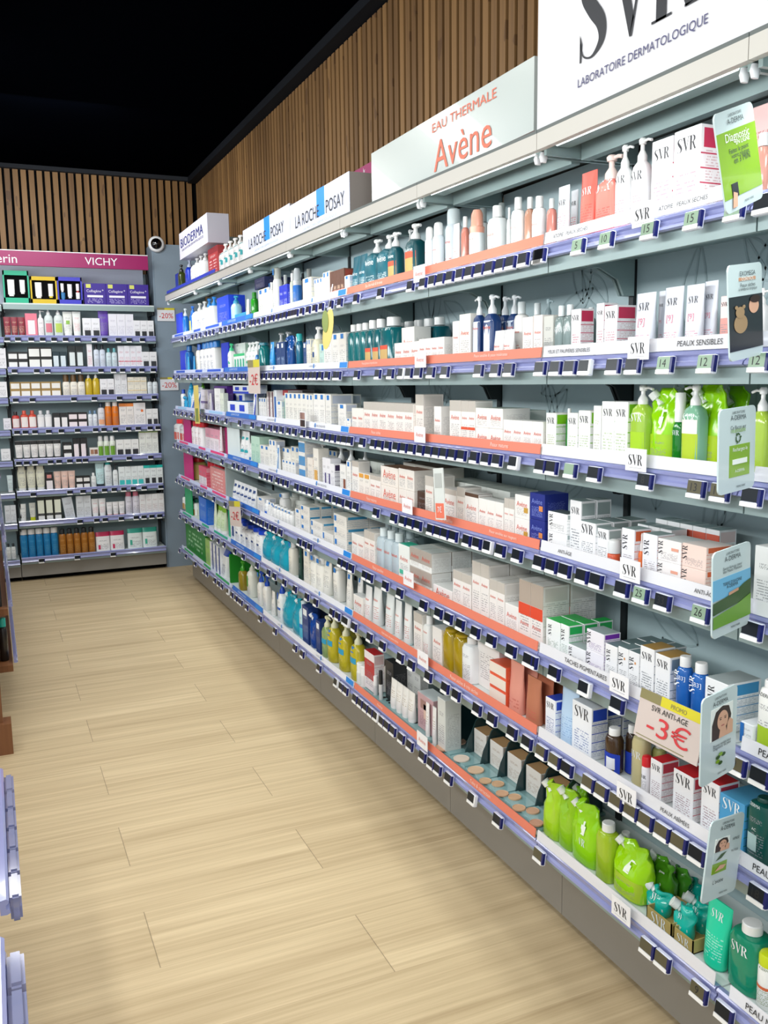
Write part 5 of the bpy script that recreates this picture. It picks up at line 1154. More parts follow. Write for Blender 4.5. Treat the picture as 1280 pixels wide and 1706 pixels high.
I('G', 'o', 'tube', 'white tester tube', '#f0efec', 708, 718, 1171, fr=1, ch=.16, k=.8, **TU)
I('G', 'o', 'tube', 'white tester tube, black line', '#f0efec', 719, 730, 1178, fr=1, ch=.16, k=.8, **TU)
I('G', 'o', 'box', 'pale grey make-up carton', '#d4d8d4', 729, 742, 1164, d=.06)
LP = dict(lab='#a4c81c', cap='#f1f4f0')
I('G', 'w', 'pouch', 'pale lime refill pouch', '#bcec28', 907, 944, 1303, cap='#f1f4f0', d=.045)
I('G', 'w', 'pouch', 'olive lime refill pouch', '#a4dc1c', 932, 968, 1313, cap='#f1f4f0', d=.045, dx=.004)
I('G', 'w', 'pouch', 'lime pouch, white pump print', '#a8ec10', 957, 1012, 1340, cap='#f1f4f0', d=.05, logo='s', lz=.38, lw=.34, ex=PP)
I('G', 'w', 'pouch', 'rear lime pouch', '#90d41c', 958, 985, 1312, dx=.11, cap='#f1f4f0')
I('G', 'w', 'cap', 'clear lime water bottle', '#b4d42c', 997, 1033, 1370, gel=1, bh=.86, cr=.7, e=3.2)
I('G', 'w', 'cap', 'rear green water bottle', '#9cc8a0', 1030, 1057, 1386, gel=1, dx=.05, bh=.84)
I('G', 'w', 'pouch', 'large lime pouch, pale label', '#b0f010', 1026, 1092, 1404, d=.07, lab='#b4d038', cap='#f1f4f0', ex=PP)
I('G', 'w', 'pouch', 'rear green pouch, white logo', '#5cac24', 1082, 1128, 1428, d=.05, dx=.06, cap='#f1f4f0', logo='s', lz=.42, lw=.5, ex=PP)
I('G', 'w', 'pouch', 'back green pouch', '#58b030', 1118, 1150, 1446, dx=.11, cap='#f1f4f0')
TQ = dict(cap='#f1f4f2', logo='s', lz=.66, lw=.4, ex=[(-.40, .40, .05, .42, '#bfe0d4')])
I('G', 'w', 'tray', 'gold card tray, outer', '#b8a060', 1077, 1120, 1524, d=.09, logo='s', lz=.5, lw=.6, nocol=1)
I('G', 'w', 'pouch', 'turquoise pouch in gold tray', '#16ccb8', 1079, 1120, 1480, d=.04, dx=.02, **TQ)
I('G', 'w', 'pouch', 'rear turquoise pouch', '#16c2b0', 1098, 1140, 1474, d=.04, dx=.10, **TQ)
I('G', 'w', 'tray', 'gold card tray, inner', '#b8a060', 1122, 1156, 1556, d=.085, logo='s', lz=.5, lw=.6, nocol=1)
I('G', 'w', 'pouch', 'small turquoise pouch', '#16d0bc', 1124, 1158, 1508, d=.035, dx=.012, **TQ)
I('G', 'w', 'pouch', 'turquoise pouch, white text', '#16ccb8', 1146, 1186, 1500, d=.04, dx=.06, **TQ)
I('G', 'w', 'pouch', 'back turquoise pouch', '#16c4b4', 1140, 1176, 1466, d=.04, dx=.14, **TQ)
I('G', 'w', 'tube', 'turquoise green tube', '#1cd4a8', 1174, 1222, 1504, ch=.03, cap='#1cb08c', logo='s', lz=.8, lw=.5, ink='#b8ecdc', lean=-3)
I('G', 'w', 'cap', 'dark turquoise bottle, white cap', '#129470', 1224, 1276, 1533, gel=1, bh=.86, cr=.6, logo='s', lz=.66, lw=.5, ink='#bfe0d4', w=.085)
I('G', 'e', 'spray', 'white can with yellow cap', '#f1f2ee', 1248, 1286, 1574, cap='#c8d81c', cr=.96, bh=.78, ex=[('A-DERMA', .1, .74, .6, '#5a6a3a'), (-.4, .4, .38, .43, '#d8683c')], ink='#8a9a50', mz=(2, 2.1, 0))
# ---- back-wall unit
for args in (
    (1, 'tube', 'metallic tube', '#8c2c3c', 5, 41, 528, 3, dict(ch=.1, cap='#c8b890', ink='#e0c0a0')),
    (1, 'box', 'pink carton with window', '#e87c90', 41, 61, 522, 1, dict(ex=[(-.3, .3, .1, .7, '#f0e8ea')])),
    (1, 'pump', 'small white pump bottle', '#efe9ea', 61, 72, 517, 1, {}),
    (1, 'pump', 'clear bottle, rose label', '#d4dedc', 72, 87, 511, 1, dict(ex=[(-.35, .35, .15, .45, '#d87888')])),
    (1, 'pump', 'clear bottle, lime label', '#d4dedc', 88, 104, 511, 1, dict(ex=[(-.35, .35, .15, .45, '#b8d05c')])),
    (1, 'tube', 'white tube, green spot', '#eef0e8', 104, 120, 519, 1, dict(ex=[(-.2, .2, .5, .65, '#8cbc4c')])),
    (1, 'tube', 'white tube, pink print', '#eef0ec', 120, 134, 519, 1, dict(ink='#d87080')),
    (1, 'box', 'white carton, black base patch', '#efeff2', 137, 166, 530, 2, dict(ex=[(-.3, .4, .04, .36, '#26282c')])),
    (1, 'tube', 'purple tube', '#6c4cb0', 163, 180, 517, 1, dict(cap='#5a3ca0')),
    (1, 'box', 'large plain white carton', '#ecebf2', 180, 222, 523, 3, dict(ink='#b8b4c4')),
    (1, 'box', 'small white carton, black patch', '#efeff2', 222, 256, 534, 3, dict(ex=[(-.3, .4, .04, .36, '#26282c')])),
    (2, 'box', 'flat black carton, white label', '#1c1c1e', 12, 46, 586, 2, dict(nz=2, ex=[(-.42, .42, .15, .75, '#f0f0ee')])),
    (2, 'box', 'black-edged white carton', '#22221e', 46, 86, 578, 2, dict(nz=2, ex=[(-.44, .44, .1, .82, '#f0f0ea')])),
    (2, 'box', 'dark teal carton, pale label', '#143038', 87, 111, 586, 2, dict(ex=[(-.4, .3, .1, .75, '#d8e4e8')])),
    (2, 'box', 'tall black carton, pale label', '#18201e', 112, 138, 576, 2, dict(ex=[(-.3, .4, .1, .7, '#dfe8e6')])),
    (2, 'box', 'tall slim white carton', '#f1eef0', 144, 153, 573, 1, dict(ink='#d87080')),
    (2, 'cap', 'pale bottle, black cap', '#d4dce8', 155, 175, 574, 2, dict(cap='#26282c', e=3)),
    (2, 'cap', 'pale bottle, teal cap', '#cfdfe4', 176, 195, 580, 2, dict(cap='#6cb4b8', e=3)),
    (2, 'box', 'tall white carton, crimson line', '#eeedf2', 196, 236, 576, 4, dict(ex=[(-.5, .5, .27, .3, '#d83c5c')], ink='#c87888')),
    (2, 'box', 'small white carton, grey print', '#eeeef0', 236, 261, 586, 2, dict(ex=[(-.3, .4, .06, .4, '#303236')])),
    (3, 'box', 'gold-edged white carton', '#a8884c', 16, 101, 636, 5, dict(nz=2, ex=[(-.42, .42, .12, .8, '#f2efe8')])),
    (3, 'cap', 'white carton bottle, amber top', '#ece6d8', 103, 141, 624, 3, dict(cap='#6a4c24', cr=.95, bh=.68, e=4)),
    (3, 'pump', 'yellow oil bottle', '#d8b81c', 141, 165, 619, 2, dict(gel=1)),
    (3, 'box', 'white carton, black corner', '#f0eff0', 166, 190, 631, 2, dict(ex=[(-.35, .4, .06, .36, '#26282c')])),
    (3, 'box', 'clear white carton', '#e9e9ea', 190, 211, 621, 2, {}),
    (3, 'box', 'pale yellow carton', '#efe9d8', 212, 244, 628, 3, dict(nz=2, ex=[(-.5, .5, .5, .56, '#e8c87c')])),
    (3, 'cap', 'white bottle, black cap', '#dfe6ea', 245, 263, 630, 2, dict(cap='#1e2022')),
    (4, 'cap', 'dark red bottle, black cap', '#c83a34', 19, 32, 686, 1, dict(cap='#2a1614', ex=[(-.42, .42, .1, .6, '#f0e4e0')])),
    (4, 'cap', 'orange-red bottle', '#d84a34', 33, 60, 684, 2, dict(cap='#d85a44', ex=[(-.42, .42, .1, .65, '#f4ece6')])),
    (4, 'cap', 'clear bottle, white label', '#d8d8da', 61, 86, 684, 2, dict(cap='#dcdcde', ex=[(-.42, .42, .1, .65, '#f4f2f0')])),
    (4, 'box', 'black carton, white label', '#1a1a1c', 87, 112, 688, 2, dict(ex=[(-.3, .45, .05, .7, '#f2eeec')])),
    (4, 'box', 'flat black pink-lined carton', '#1e1618', 113, 145, 687, 2, dict(nz=2, ex=[(-.42, .42, .12, .75, '#f4e6e8')])),
    (4, 'cap', 'small white bottle, blue cap', '#e4e9ee', 146, 162, 684, 2, dict(cap='#6c8cac')),
    (4, 'cap', 'tall clear bottle', '#e0dfe2', 162, 174, 671, 1, dict(cap='#2a3c50', ex=[(-.4, .4, .1, .3, '#e8a880')])),
    (4, 'spray', 'orange can', '#e07a1c', 174, 197, 666, 2, dict(cap='#f0e8e0')),
    (4, 'box', 'white carton, orange lid', '#efeae4', 198, 222, 672, 2, dict(top='#e88434', band='#e8883c', bz=(.86, 1))),
    (4, 'box', 'large white carton, orange dot', '#efecea', 222, 242, 671, 1, dict(ex=[(.1, .3, .6, .7, '#e87434')])),
    (4, 'box', 'white carton, dark patch', '#efefee', 243, 263, 681, 2, dict(ex=[(-.3, .4, .06, .38, '#2a2c30')])),
    (5, 'tube', 'white tube in black case', '#ece8e4', 24, 101, 734, 6, dict(ch=.12, cap='#1c1c1c', ex=[(-.5, .5, .8, .99, '#1c1a1a')])),
    (5, 'box', 'flat black carton, pale label', '#161616', 104, 120, 737, 1, dict(nz=2, ex=[(-.4, .4, .1, .6, '#efeeea')])),
    (5, 'box', 'tall black carton, pink label', '#141416', 121, 145, 730, 2, dict(ex=[(-.4, .25, .05, .7, '#f2e6e8')])),
    (5, 'box', 'white shade palette', '#e9e4de', 149, 164, 746, 1, dict(ex=[(-.4, -.03, .3, .8, '#a8785c'), (.03, .4, .3, .8, '#8c5c44')])),
    (5, 'spray', 'white can, green base', '#e9efe2', 162, 192, 726, 3, dict(ex=[(-.5, .5, .02, .5, '#6ca02c')])),
    (5, 'box', 'white carton, black foot patch', '#efefec', 193, 231, 732, 3, dict(ex=[(-.35, .4, .06, .38, '#2a2c30')])),
    (5, 'box', 'tall white carton, green line', '#ecefe8', 231, 263, 718, 3, dict(top='#8cb83c', band='#9cc04c', bz=(.94, 1))),
    (6, 'tube', 'black-edged cream tube', '#e6e4cc', 27, 74, 777, 3, dict(ch=.14, cap='#f0f0ee', ex=[(-.5, -.36, .15, 1, '#1c1c1a'), (.36, .5, .15, 1, '#1c1c1a')])),
    (6, 'box', 'small black pink-topped carton', '#221a1c', 75, 88, 788, 1, dict(ex=[(-.4, .4, .05, .55, '#f0e8e8'), (-.3, .3, .7, .9, '#d88c84')])),
    (6, 'tube', 'blush tube in black carton', '#ecc8b8', 89, 125, 785, 3, dict(ch=.08, cap='#efe6e0')),
    (6, 'box', 'flat black white-faced carton', '#181818', 126, 150, 793, 2, dict(nz=2, ex=[(-.42, .42, .1, .7, '#efece8')])),
    (6, 'cap', 'small white jar bottle', '#eef0ee', 151, 160, 788, 1, {}),
    (6, 'tube', 'aqua white tube', '#c4e4e6', 158, 173, 768, 1, dict(cap='#26303a')),
    (6, 'cap', 'white bottle, turquoise cap', '#e8eef0', 173, 186, 769, 1, dict(cap='#1cb8b4', cr=.9, bh=.88)),
    (6, 'pump', 'white bottle, black pump', '#e8ecec', 187, 196, 773, 1, dict(cap='#26282c')),
    (6, 'box', 'white carton, turquoise patch', '#e9f0f0', 197, 239, 777, 4, dict(ex=[(-.4, .4, .06, .3, '#38c0bc')])),
    (6, 'box', 'white carton, turquoise top', '#ecf2f2', 239, 271, 775, 3, dict(top='#1cbcb0', band='#1cbcb0', bz=(.86, 1), ex=[(-.3, .35, .06, .34, '#26282c')])),
    (7, 'tube', 'slim white tube, black edge', '#ecece8', 32, 43, 840, 1, dict(cap='#eeeeec', ex=[(-.5, -.3, .2, 1, '#1a1a1a')])),
    (7, 'tube', 'tube with yellow foot', '#dfe0d4', 48, 59, 838, 1, dict(ch=.25, cap='#d0d81c')),
    (7, 'box', 'black carton, cream label, green top', '#1c221a', 60, 102, 827, 3, dict(top='#8cb03c', ex=[(-.38, .38, .3, .85, '#e9ecd8'), (-.38, .38, .02, .2, '#f0f0ec')])),
    (7, 'box', 'grey carton tilted aside', '#cfd4da', 107, 124, 828, 1, dict(tilt=-7)),
    (7, 'box', 'pale grey carton', '#d8dce0', 126, 151, 826, 2, {}),
    (7, 'tube', 'white tube, rose print', '#efeeee', 152, 176, 831, 2, dict(ink='#d88890')),
    (7, 'tube', 'white tube, rose foot', '#efecec', 177, 208, 836, 3, dict(cap='#e8b8b8')),
    (7, 'spray', 'white can, pink cap', '#e6e2ec', 208, 232, 817, 2, dict(cap='#e8849c')),
    (7, 'box', 'white carton, fine print', '#efeeee', 232, 273, 823, 4, dict(ink='#b89898')),
    (8, 'spray', 'blue can, white cap', '#1c7cb4', 32, 96, 880, 5, dict(cap='#eceae8', cr=.96, bh=.8, ink='#4ca8d4')),
    (8, 'spray', 'bronze can, black cap', '#a86a24', 97, 158, 880, 5, dict(cap='#26282a', cr=.7, bh=.8, ink='#d8a860')),
    (8, 'bag', 'white bag, magenta top', '#eeecec', 159, 207, 886, 2, dict(cap='#b8184c', ex=[(-.35, -.2, .12, .34, '#c82454')])),
    (8, 'bag', 'white bag, turquoise top', '#e4ecea', 212, 262, 880, 2, dict(cap='#2c9c88', ex=[(-.35, -.2, .2, .45, '#38a890')])),
):
    L, arch, desc, col, x0, x1, y, n, st = args
    st = dict(st); nz = st.pop('nz', 1); K(L, arch, desc, col, x0, x1, y, n=n, nz=nz, **st)
for L, arch, desc, col, x0, x1, y, n in ((2, 'box', 'plain white carton', '#ecebee', -6, 9, 580, 1), (3, 'box', 'plain white carton', '#efeef0', -6, 11, 636, 1), (4, 'box', 'plain white carton', '#eceaf0', 5, 18, 697, 1),
        (5, 'box', 'wide white carton', '#efeff0', 1, 17, 748, 1), (6, 'tube', 'pale aqua tube', '#d4e4e4', 11, 21, 792, 1), (7, 'box', 'slim grey-white carton', '#e2e6ea', 7, 26, 842, 2), (8, 'cap', 'small white bottle, dark cap', '#e0e4e2', 9, 26, 906, 2)):
    K(L, arch, desc, col, x0, x1, y, n=n, unit='outer back wall', **(dict(cap='#2a3034') if arch == 'cap' else {}))
stock_shelves()
# ================================================================== electronic price tags
flat('tag_clear', '#dfe3f2', .12, coat=.6); flat('tag_navy', '#0e1862', .3); flat('tag_screen', '#161d24', .3, spec=.25)
flat('tag_lcd', '#8fa890', .35, spec=.3); flat('tag_olive', '#5a5540', .35, spec=.3); flat('tag_paper', '#f4f4f2', .5); flat('tag_ink', '#15181c', .5)
TW, TH = .045, .037
def tag_meshes():
    bm = BX(-TW/2, TW/2, 0, .011, 0, TH); bmesh.ops.bevel(bm, geom=list(bm.edges), offset=.0018, segments=1, affect='EDGES')
    a = mesh_of(bm, 'holder'); a.materials.append(MATS['tag_clear'])
    b = mesh_of(BX(-TW/2+.002, TW/2-.006, -.0012, .001, .0105, TH-.002), 'screen')
    c = mesh_of(BX(-TW/2+.001, TW/2-.004, -.0022, .001, .001, .0095), 'caption')
    d = mesh_of(BX(TW/2-.006, TW/2+.0006, -.0012, .0065, .004, TH-.002), 'side_cap')
    return a, b, c, d
TM = tag_meshes()
MODE = {}
def price_tag(loc, rz, mode, label, group, digits=None, tilt=0.):
    key = mode
    if key not in MODE:
        ms = []
        for m, mt in zip(TM, ('tag_clear', {'d': 'tag_screen', 'g': 'tag_lcd', 'o': 'tag_olive', 'w': 'tag_screen'}[mode], 'tag_paper', 'white_plastic' if mode == 'w' else 'tag_navy')):
            m2 = m.copy(); m2.materials.clear(); m2.materials.append(MATS[mt]); ms.append(m2)
        MODE[key] = ms
    t = thing('price_tag', label, 'price tag', loc, (math.radians(tilt), 0, rz), group)
    ps = [obj(nm, m, None, t) for nm, m in zip(('holder', 'screen', 'caption', 'side_cap'), MODE[key])]
    if digits: obj('digits', lettering(digits, h=.016), 'tag_ink', ps[1], (-.003, -.0014, .0225))
    return t
TAGS = []
def tags(L, s, pxs, y, digits=None, modes=None, tilt=-8.):
    for i, px in enumerate(pxs):
        yy = y if not callable(y) else y(px)
        p = onx(px, yy, 1.262)
        z = zl(L, p.y)
        TAGS.append((L, s, p.y, (modes or {}).get(i, 'd'), (digits or {}).get(i), tilt))
def zz(x0, sc, xs): return [x0+x/sc for x in xs]
tags('A', 'c', zz(290, 8, (120, 160, 255, 310, 365, 440, 490, 540, 640)), 555)
tags('A', 'k', zz(290, 8, (700, 760, 820, 890, 950)), 545)
tags('A', 'l', zz(400, 6.4, (130, 165, 210, 265, 320, 365, 415, 460, 500, 550, 585, 620, 680, 750, 820, 890, 990, 1090)), 525)
tags('A', 'o', zz(560, 3.556, (130, 275, 455, 530, 585, 635, 690, 750, 805, 865, 925, 990, 1050, 1125, 1215)), 470)
tags('B', 'c', zz(290, 8, (10, 80, 195, 250, 350, 490)), 624)
tags('B', 'k', zz(290, 8, (600, 705, 780, 840, 910, 960)), 624)
tags('B', 'l', zz(430, 8, (60, 115, 180, 240, 300, 380, 450, 510, 570, 610, 680, 740, 790, 860, 950, 1060)), 624)
tags('B', 'o', zz(560, 3.556, (25, 135, 260, 335, 400, 445, 500, 575, 660, 860, 960, 1040)), 620, modes={4: 'w'})
tags('C', 'c', zz(290, 8, (20, 60, 120, 180, 250, 350, 440, 490)), 690)
tags('C', 'k', zz(290, 8, (530, 600, 710, 890, 1060)), 695)
tags('C', 'l', zz(430, 8, (90, 185, 260, 340, 430, 510, 620, 700, 785, 890, 960, 1030, 1110, 1190, 1250)), 720)
tags('C', 'o', zz(560, 3.556, (60, 95, 168, 235, 275, 320, 370, 415, 462, 515, 565, 610, 655, 705, 760, 835, 905, 970, 1070)), 750, modes={18: 'w'})
tags('D', 'c', zz(290, 8, (15, 60, 100, 210, 320, 380, 450)), 745)
tags('D', 'k', zz(290, 8, (660, 810, 870, 950)), 775)
tags('D', 'l', zz(430, 8, (60, 130, 190, 280, 340, 400, 530, 600, 650, 720, 840, 960, 1050, 1130, 1220)), 800)
tags('D', 'o', zz(560, 3.556, (40, 90, 130, 250, 355, 410, 455, 500, 575, 620, 660, 710, 790, 850, 915, 990, 1090)), 880, modes={14: 'w'})
tags('E', 'c', zz(290, 8, (50, 90, 140, 250, 330, 420, 540)), 810)
tags('E', 'k', zz(290, 8, (700, 810, 900)), 840)
tags('E', 'l', zz(400, 5.818, (140, 170, 205, 235, 275, 320, 355, 410, 590, 640, 690, 985)), 900)
tags('E', 'o', zz(560, 3.556, (70, 105, 185, 215, 305, 390, 530, 620, 680, 750, 840, 935, 1055, 1160)), 1000)
tags('F', 'c', zz(290, 8, (100, 180, 270, 350, 430, 520, 600)), 880)
tags('F', 'k', zz(290, 8, (690, 830, 940)), 920)
tags('F', 'l', zz(400, 5.818, (190, 300, 355, 450, 550, 665, 750, 905, 960, 1050)), 1000, modes={9: 'w'})
tags('F', 'o', zz(560, 3.556, (70, 125, 215, 290, 395, 460, 560, 660, 725, 850, 940, 1060, 1150)), 1150)
tags('G', 'c', zz(290, 8, (95, 180, 300, 410, 450, 550, 600)), 940, modes={2: 'w'})
tags('G', 'k', zz(290, 8, (660, 740, 790, 840, 910)), 990, modes={1: 'w'})
tags('G', 'l', zz(400, 5.818, (15, 90, 215, 355, 545, 615, 775)), 1060)
tags('G', 'o', zz(560, 3.556, (20, 50, 75, 130, 160, 190, 220, 250, 285, 315, 350, 400, 450, 525, 575, 615, 680, 820, 975)), 1250, modes={0: 'w', 7: 'w', 17: 'w'})
tags('A', 'w', [905, 969, 1016, 1087, 1160, 1228], 385, modes={1: 'g', 2: 'g', 3: 'g', 4: 'g', 5: 'g'}, digits={1: '5', 2: '10', 3: '15', 4: '15', 5: '14'})
tags('A', 'e', [1279], 345)
tags('B', 'w', [905, 931, 955, 980, 1027, 1060, 1114, 1183], 605, modes={3: 'w', 6: 'g', 7: 'g'}, digits={6: '14', 7: '12'})
tags('B', 'e', [1271], 595, modes={0: 'g'}, digits={0: '12'})
tags('C', 'w', [905, 924, 955, 995, 1080, 1166, 1206], 800, modes={2: 'g', 5: 'o', 6: 'o'}, digits={4: '8', 5: '13', 6: '14'})
tags('C', 'e', [1258], 830)
tags('D', 'w', [902, 923, 945, 974, 998, 1041, 1073, 1110, 1174], 990, modes={6: 'g', 8: 'g'}, digits={6: '25', 7: '33', 8: '26'})
tags('D', 'e', [1258], 1060)
tags('E', 'w', [890, 927, 978, 1033, 1180], 1180, modes={2: 'w'})
tags('E', 'e', [1232, 1272], 1290, modes={0: 'o'}, digits={0: '9'})
tags('F', 'w', zz(880, 3.2, (80, 150, 215, 330, 400, 480, 560, 640, 730, 820, 920, 1050)), 1400, modes={i: 'o' for i in (0, 1, 3, 4, 5, 6, 7, 8, 9)})
tags('F', 'e', [1268], 1500, digits={0: '18'})
tags('G', 'w', [900, 1083, 1109, 1172], 1600, modes={0: 'o', 1: 'o', 2: 'o', 3: 'o'}, digits={3: '9'})
tags('G', 'e', [1212], 1680)
by = {}
for a in TAGS: by.setdefault((a[0], a[1]), []).append(a)
MW = {'d': 'dark screen', 'g': 'lit green screen', 'o': 'olive screen', 'w': 'white casing'}
SMALL = []
for (L, s), v in by.items():
    v.sort(key=lambda a: -a[2])
    if s == 'c':
        SMALL += [Matrix.Translation((1.2485, a[2], zl(L, a[2])-.030)) @ Matrix.Rotation(math.radians(-90), 4, 'Z') @ Matrix.Rotation(math.radians(-8), 4, 'X') for a in v]; continue
    for i, (L, s, y, mode, dg, tilt) in enumerate(v):
        n = len(v)
        lab = '%s price tag, %s%s, %s, %s' % (MW[mode], ORD[i+1]+' of '+NUM[n] if n > 1 else 'only one', ' from far end' if n > 1 else '', LNAME[L], SECT[s][0])
        price_tag((1.2485, y, zl(L, y)-.030), math.radians(-90), mode, lab, 'price tags on the rail of %s, %s' % (LNAME[L], SECT[s][0]), dg, tilt)
BT = {1: (12, 30, 52, 71, 90, 109, 129, 157, 174, 197, 215, 237), 2: (24, 61, 79, 130, 168, 189, 204, 222, 236, 255), 3: (26, 54, 123, 157, 199, 232, 257),
      4: (28, 42, 58, 81, 102, 129, 159, 173, 192, 214, 230, 250, 263), 5: (31, 44, 58, 84, 98, 116, 131, 142, 182, 215, 251), 6: (55, 116, 138, 157, 174, 190, 206, 222, 240, 268),
      7: (133, 161, 175, 202, 227, 240, 253, 266), 8: (68, 128, 188)}
for k, xs in BT.items():
    for i, px in enumerate(xs):
        p = ony(px, 564+(k-1)*50, YF-.01)
        SMALL.append(Matrix.Translation((p.x, YF-.0225, BZ[k]-.030)))
for m in ('d',):                         # the smallest, farthest tags: the corner bay's and the back wall's
    bm = bmesh.new(); mats = ['tag_clear', 'tag_screen', 'tag_paper', 'tag_navy']
    for mx in SMALL:
        for k, src in enumerate(TM):
            n0 = len(bm.faces); b2 = bmesh.new(); b2.from_mesh(src); b2.transform(mx)
            vm = {v: bm.verts.new(v.co) for v in b2.verts}
            for f in b2.faces: bm.faces.new([vm[v] for v in f.verts]).material_index = k
            b2.free()
    o = obj('distant_price_tags', bm, mats); tag(o, 'rows of small dark price tags on the back-wall and corner rails', 'price tags', kind='stuff')
for i, y in enumerate((4.45, 4.7, 4.95, 5.2, 5.5)):
    price_tag((.04, y, .2), math.radians(90), 'd', 'clear price holder, %s of five on the lowest timber rack rail' % ORD[i+1], 'price holders on the timber rack')
# clear empty price holders hanging at the aisle edge of the pale rack
q = NT('holder_glass'); q.b.inputs['Base Color'].default_value = lin('#a8aed6'); q.b.inputs['Roughness'].default_value = .08; q.b.inputs['Transmission Weight'].default_value = .55; MATS['holder_glass'] = q.m
for wd, z, ya, yb, n in (('lower', .49, 1.80, 2.42, 6), ('upper', .74, .80, 1.22, 5)):
    for i in range(n):
        y = ya+(yb-ya)*(i+.5)/n; w = (yb-ya)/n*.46
        bm = BX(-.030, -.008, y-w, y+w, z-.05, z+.006); bmesh.ops.bevel(bm, geom=list(bm.edges), offset=.005, segments=2, affect='EDGES')
        tag(obj('price_holder', bm, 'holder_glass'), 'clear plastic price holder, %s of %s from aisle start, %s pale rack rail' % (ORD[i+1], NUM[n], wd), 'price holder', 'clear price holders on the pale rack')
# ================================================================== header strips
OC, OT = '#e37f66', '#f4d8cc'
def Yp(px, y): return onx(px, y, 1.268).y
for L, tx in (('A', [('Eau thermale & brumes', 2.95)]), ('B', [('Peaux grasses \u00e0 imperfections', 3.0), ('Peaux sensibles & peaux intol\u00e9rantes', 2.15)]), ('C', [('Peaux s\u00e8ches', 2.95), ('Peaux matures', 2.1)]), ('D', [('Peaux matures', 3.0), ('Peaux sensibles', 2.42), ('Peaux sensibles aux rougeurs', 2.08)]),
              ('E', [('Peaux sensibles', 2.95)]), ('F', [('Hydratation des peaux s\u00e8ches', 2.85), ('Peaux s\u00e8ches & tr\u00e8s s\u00e8ches', 2.3)]), ('G', [('Maquillage', 2.95), ('Teint & correction', 2.2)])):
    strip(L, 'o', 1.905, 3.21, OC, [(b, y, .011, OT) for b, y in tx], [], desc='coral orange')
for L in 'ABCDEFG':
    pz = [(3.222, 3.30, '#1f86dc', .002)]
    tx = [('LA ROCHE POSAY', 3.62, .008, '#8a929c'), ('LA ROCHE POSAY', 4.2, .008, '#8a929c')]
    if L in 'CD': tx = [('LES SOINS CONCENTR\u00c9S', 3.55, .011, '#8a8c94'), ('LES SOINS CONCENTR\u00c9S', 4.25, .011, '#8a8c94')]
    strip(L, 'l', 3.22, 4.51, '#e8eaf2', tx, pz+[(3.60, 3.612, '#1f86dc', .004), (4.18, 4.192, '#1f86dc', .004)], desc='white blue-ended')
    strip(L, 'k', 4.53, 5.165, '#2a6cc8', [('LES DERMATOLOGIQUES', 4.95, .013, '#cfe0f4')], [(4.54, 4.66, '#1f86dc', .003)], desc='royal blue')
for L, cl, dd in (('A', '#2a58c8', 'deep blue'), ('B', '#2a58c8', 'deep blue'), ('C', '#9cc4e8', 'pale blue'), ('D', '#e0407c', 'raspberry pink'), ('E', '#e0407c', 'raspberry pink'), ('F', '#28a888', 'sea green'), ('G', '#28a060', 'leaf green')):
    strip(L, 'c', 5.19, 6.70, '#c9d2f0', [], [(5.25, 5.6, cl, .004), (5.75, 5.95, cl, .004), (6.3, 6.6, cl, .004)], h=.022, desc=dd+' patched')
strip('T', 'c', 5.19, 6.70, '#1f38b0', [], [], h=.02, desc='deep blue', xx=1.243)
SW = '#e3e3e7'
for L, tx in (('A', [('ATOPIE / PEAUX S\u00c8CHES', 1.42), ('ATOPIE / PEAUX S\u00c8CHES', 1.79)]), ('B', [('PEAUX SENSIBLES', 1.36), ('YEUX ET PAUPI\u00c8RES SENSIBLES', 1.79)]), ('C', []), ('D', [('ANTI-\u00c2GE', 1.32), ('ANTI-\u00c2GE', 1.79)]), ('E', [('TACHES PIGMENTAIRES', 1.70)]), ('F', [('PEAUX AB\u00ceM\u00c9ES', 1.38)]), ('G', [])):
    strip(L, 'w', 1.25, 1.895, SW, [(b, y, .011, '#2c2c30') for b, y in tx], [], desc='plain white', h=.027)
    strip(L, 'e', .6, 1.21, '#e9ebf2', [('PEAU NORMALE' if L in 'EFG' else '100% naturel', 1.10, .013, '#1c1c20')], [], desc='pale near', h=.027)
# small wordmark cards on the strips
flat('card_white', '#f3f3f6', .35)
def small_card(name, px, py, L, body, w, h, col, bn, rot=0.):
    p = onx(px, py, 1.258)
    t = thing(name, 'small white %s card standing on the rail of the %s, %s' % ('monogram' if body == 'SVR' else 'script', LNAME[L], bn), 'sign card', (1.252, p.y, p.z), (0, 0, math.radians(-90)), 'small wordmark cards')
    obj('card', BX(-w/2, w/2, 0, .0018, -h/2, h/2), 'card_white', t)
    o = obj('lettering', lettering(body, w=w*.68), 'ink', t, (0, -.0006, 0)); o.color = lin(col)
    if body == 'SVR':
        o = obj('caption_line', BX(-w*.3, w*.3, -.0006, 0, -h*.36, -h*.34), 'ink', t); o.color = lin('#b8b8bc')
for L, x, y in (('A', 1075, 357), ('B', 1067, 580), ('C', 1063, 766), ('D', 1053, 950), ('E', 1035, 1140), ('F', 1047, 1325), ('G', 1038, 1516)):
    small_card('monogram_card', x, y, L, 'SVR', .066, .048, '#1c1c20', 'white-strip bay')
for L, x, y in (('A', 701, 456), ('B', 703, 599), ('C', 702, 724), ('D', 681, 843), ('E', 683, 964), ('F', 707, 1098), ('G', 706, 1234)):
    small_card('script_card', x, y, L, 'Av\u00e8ne', .078, .05, '#e08a7c', 'orange-strip bay')
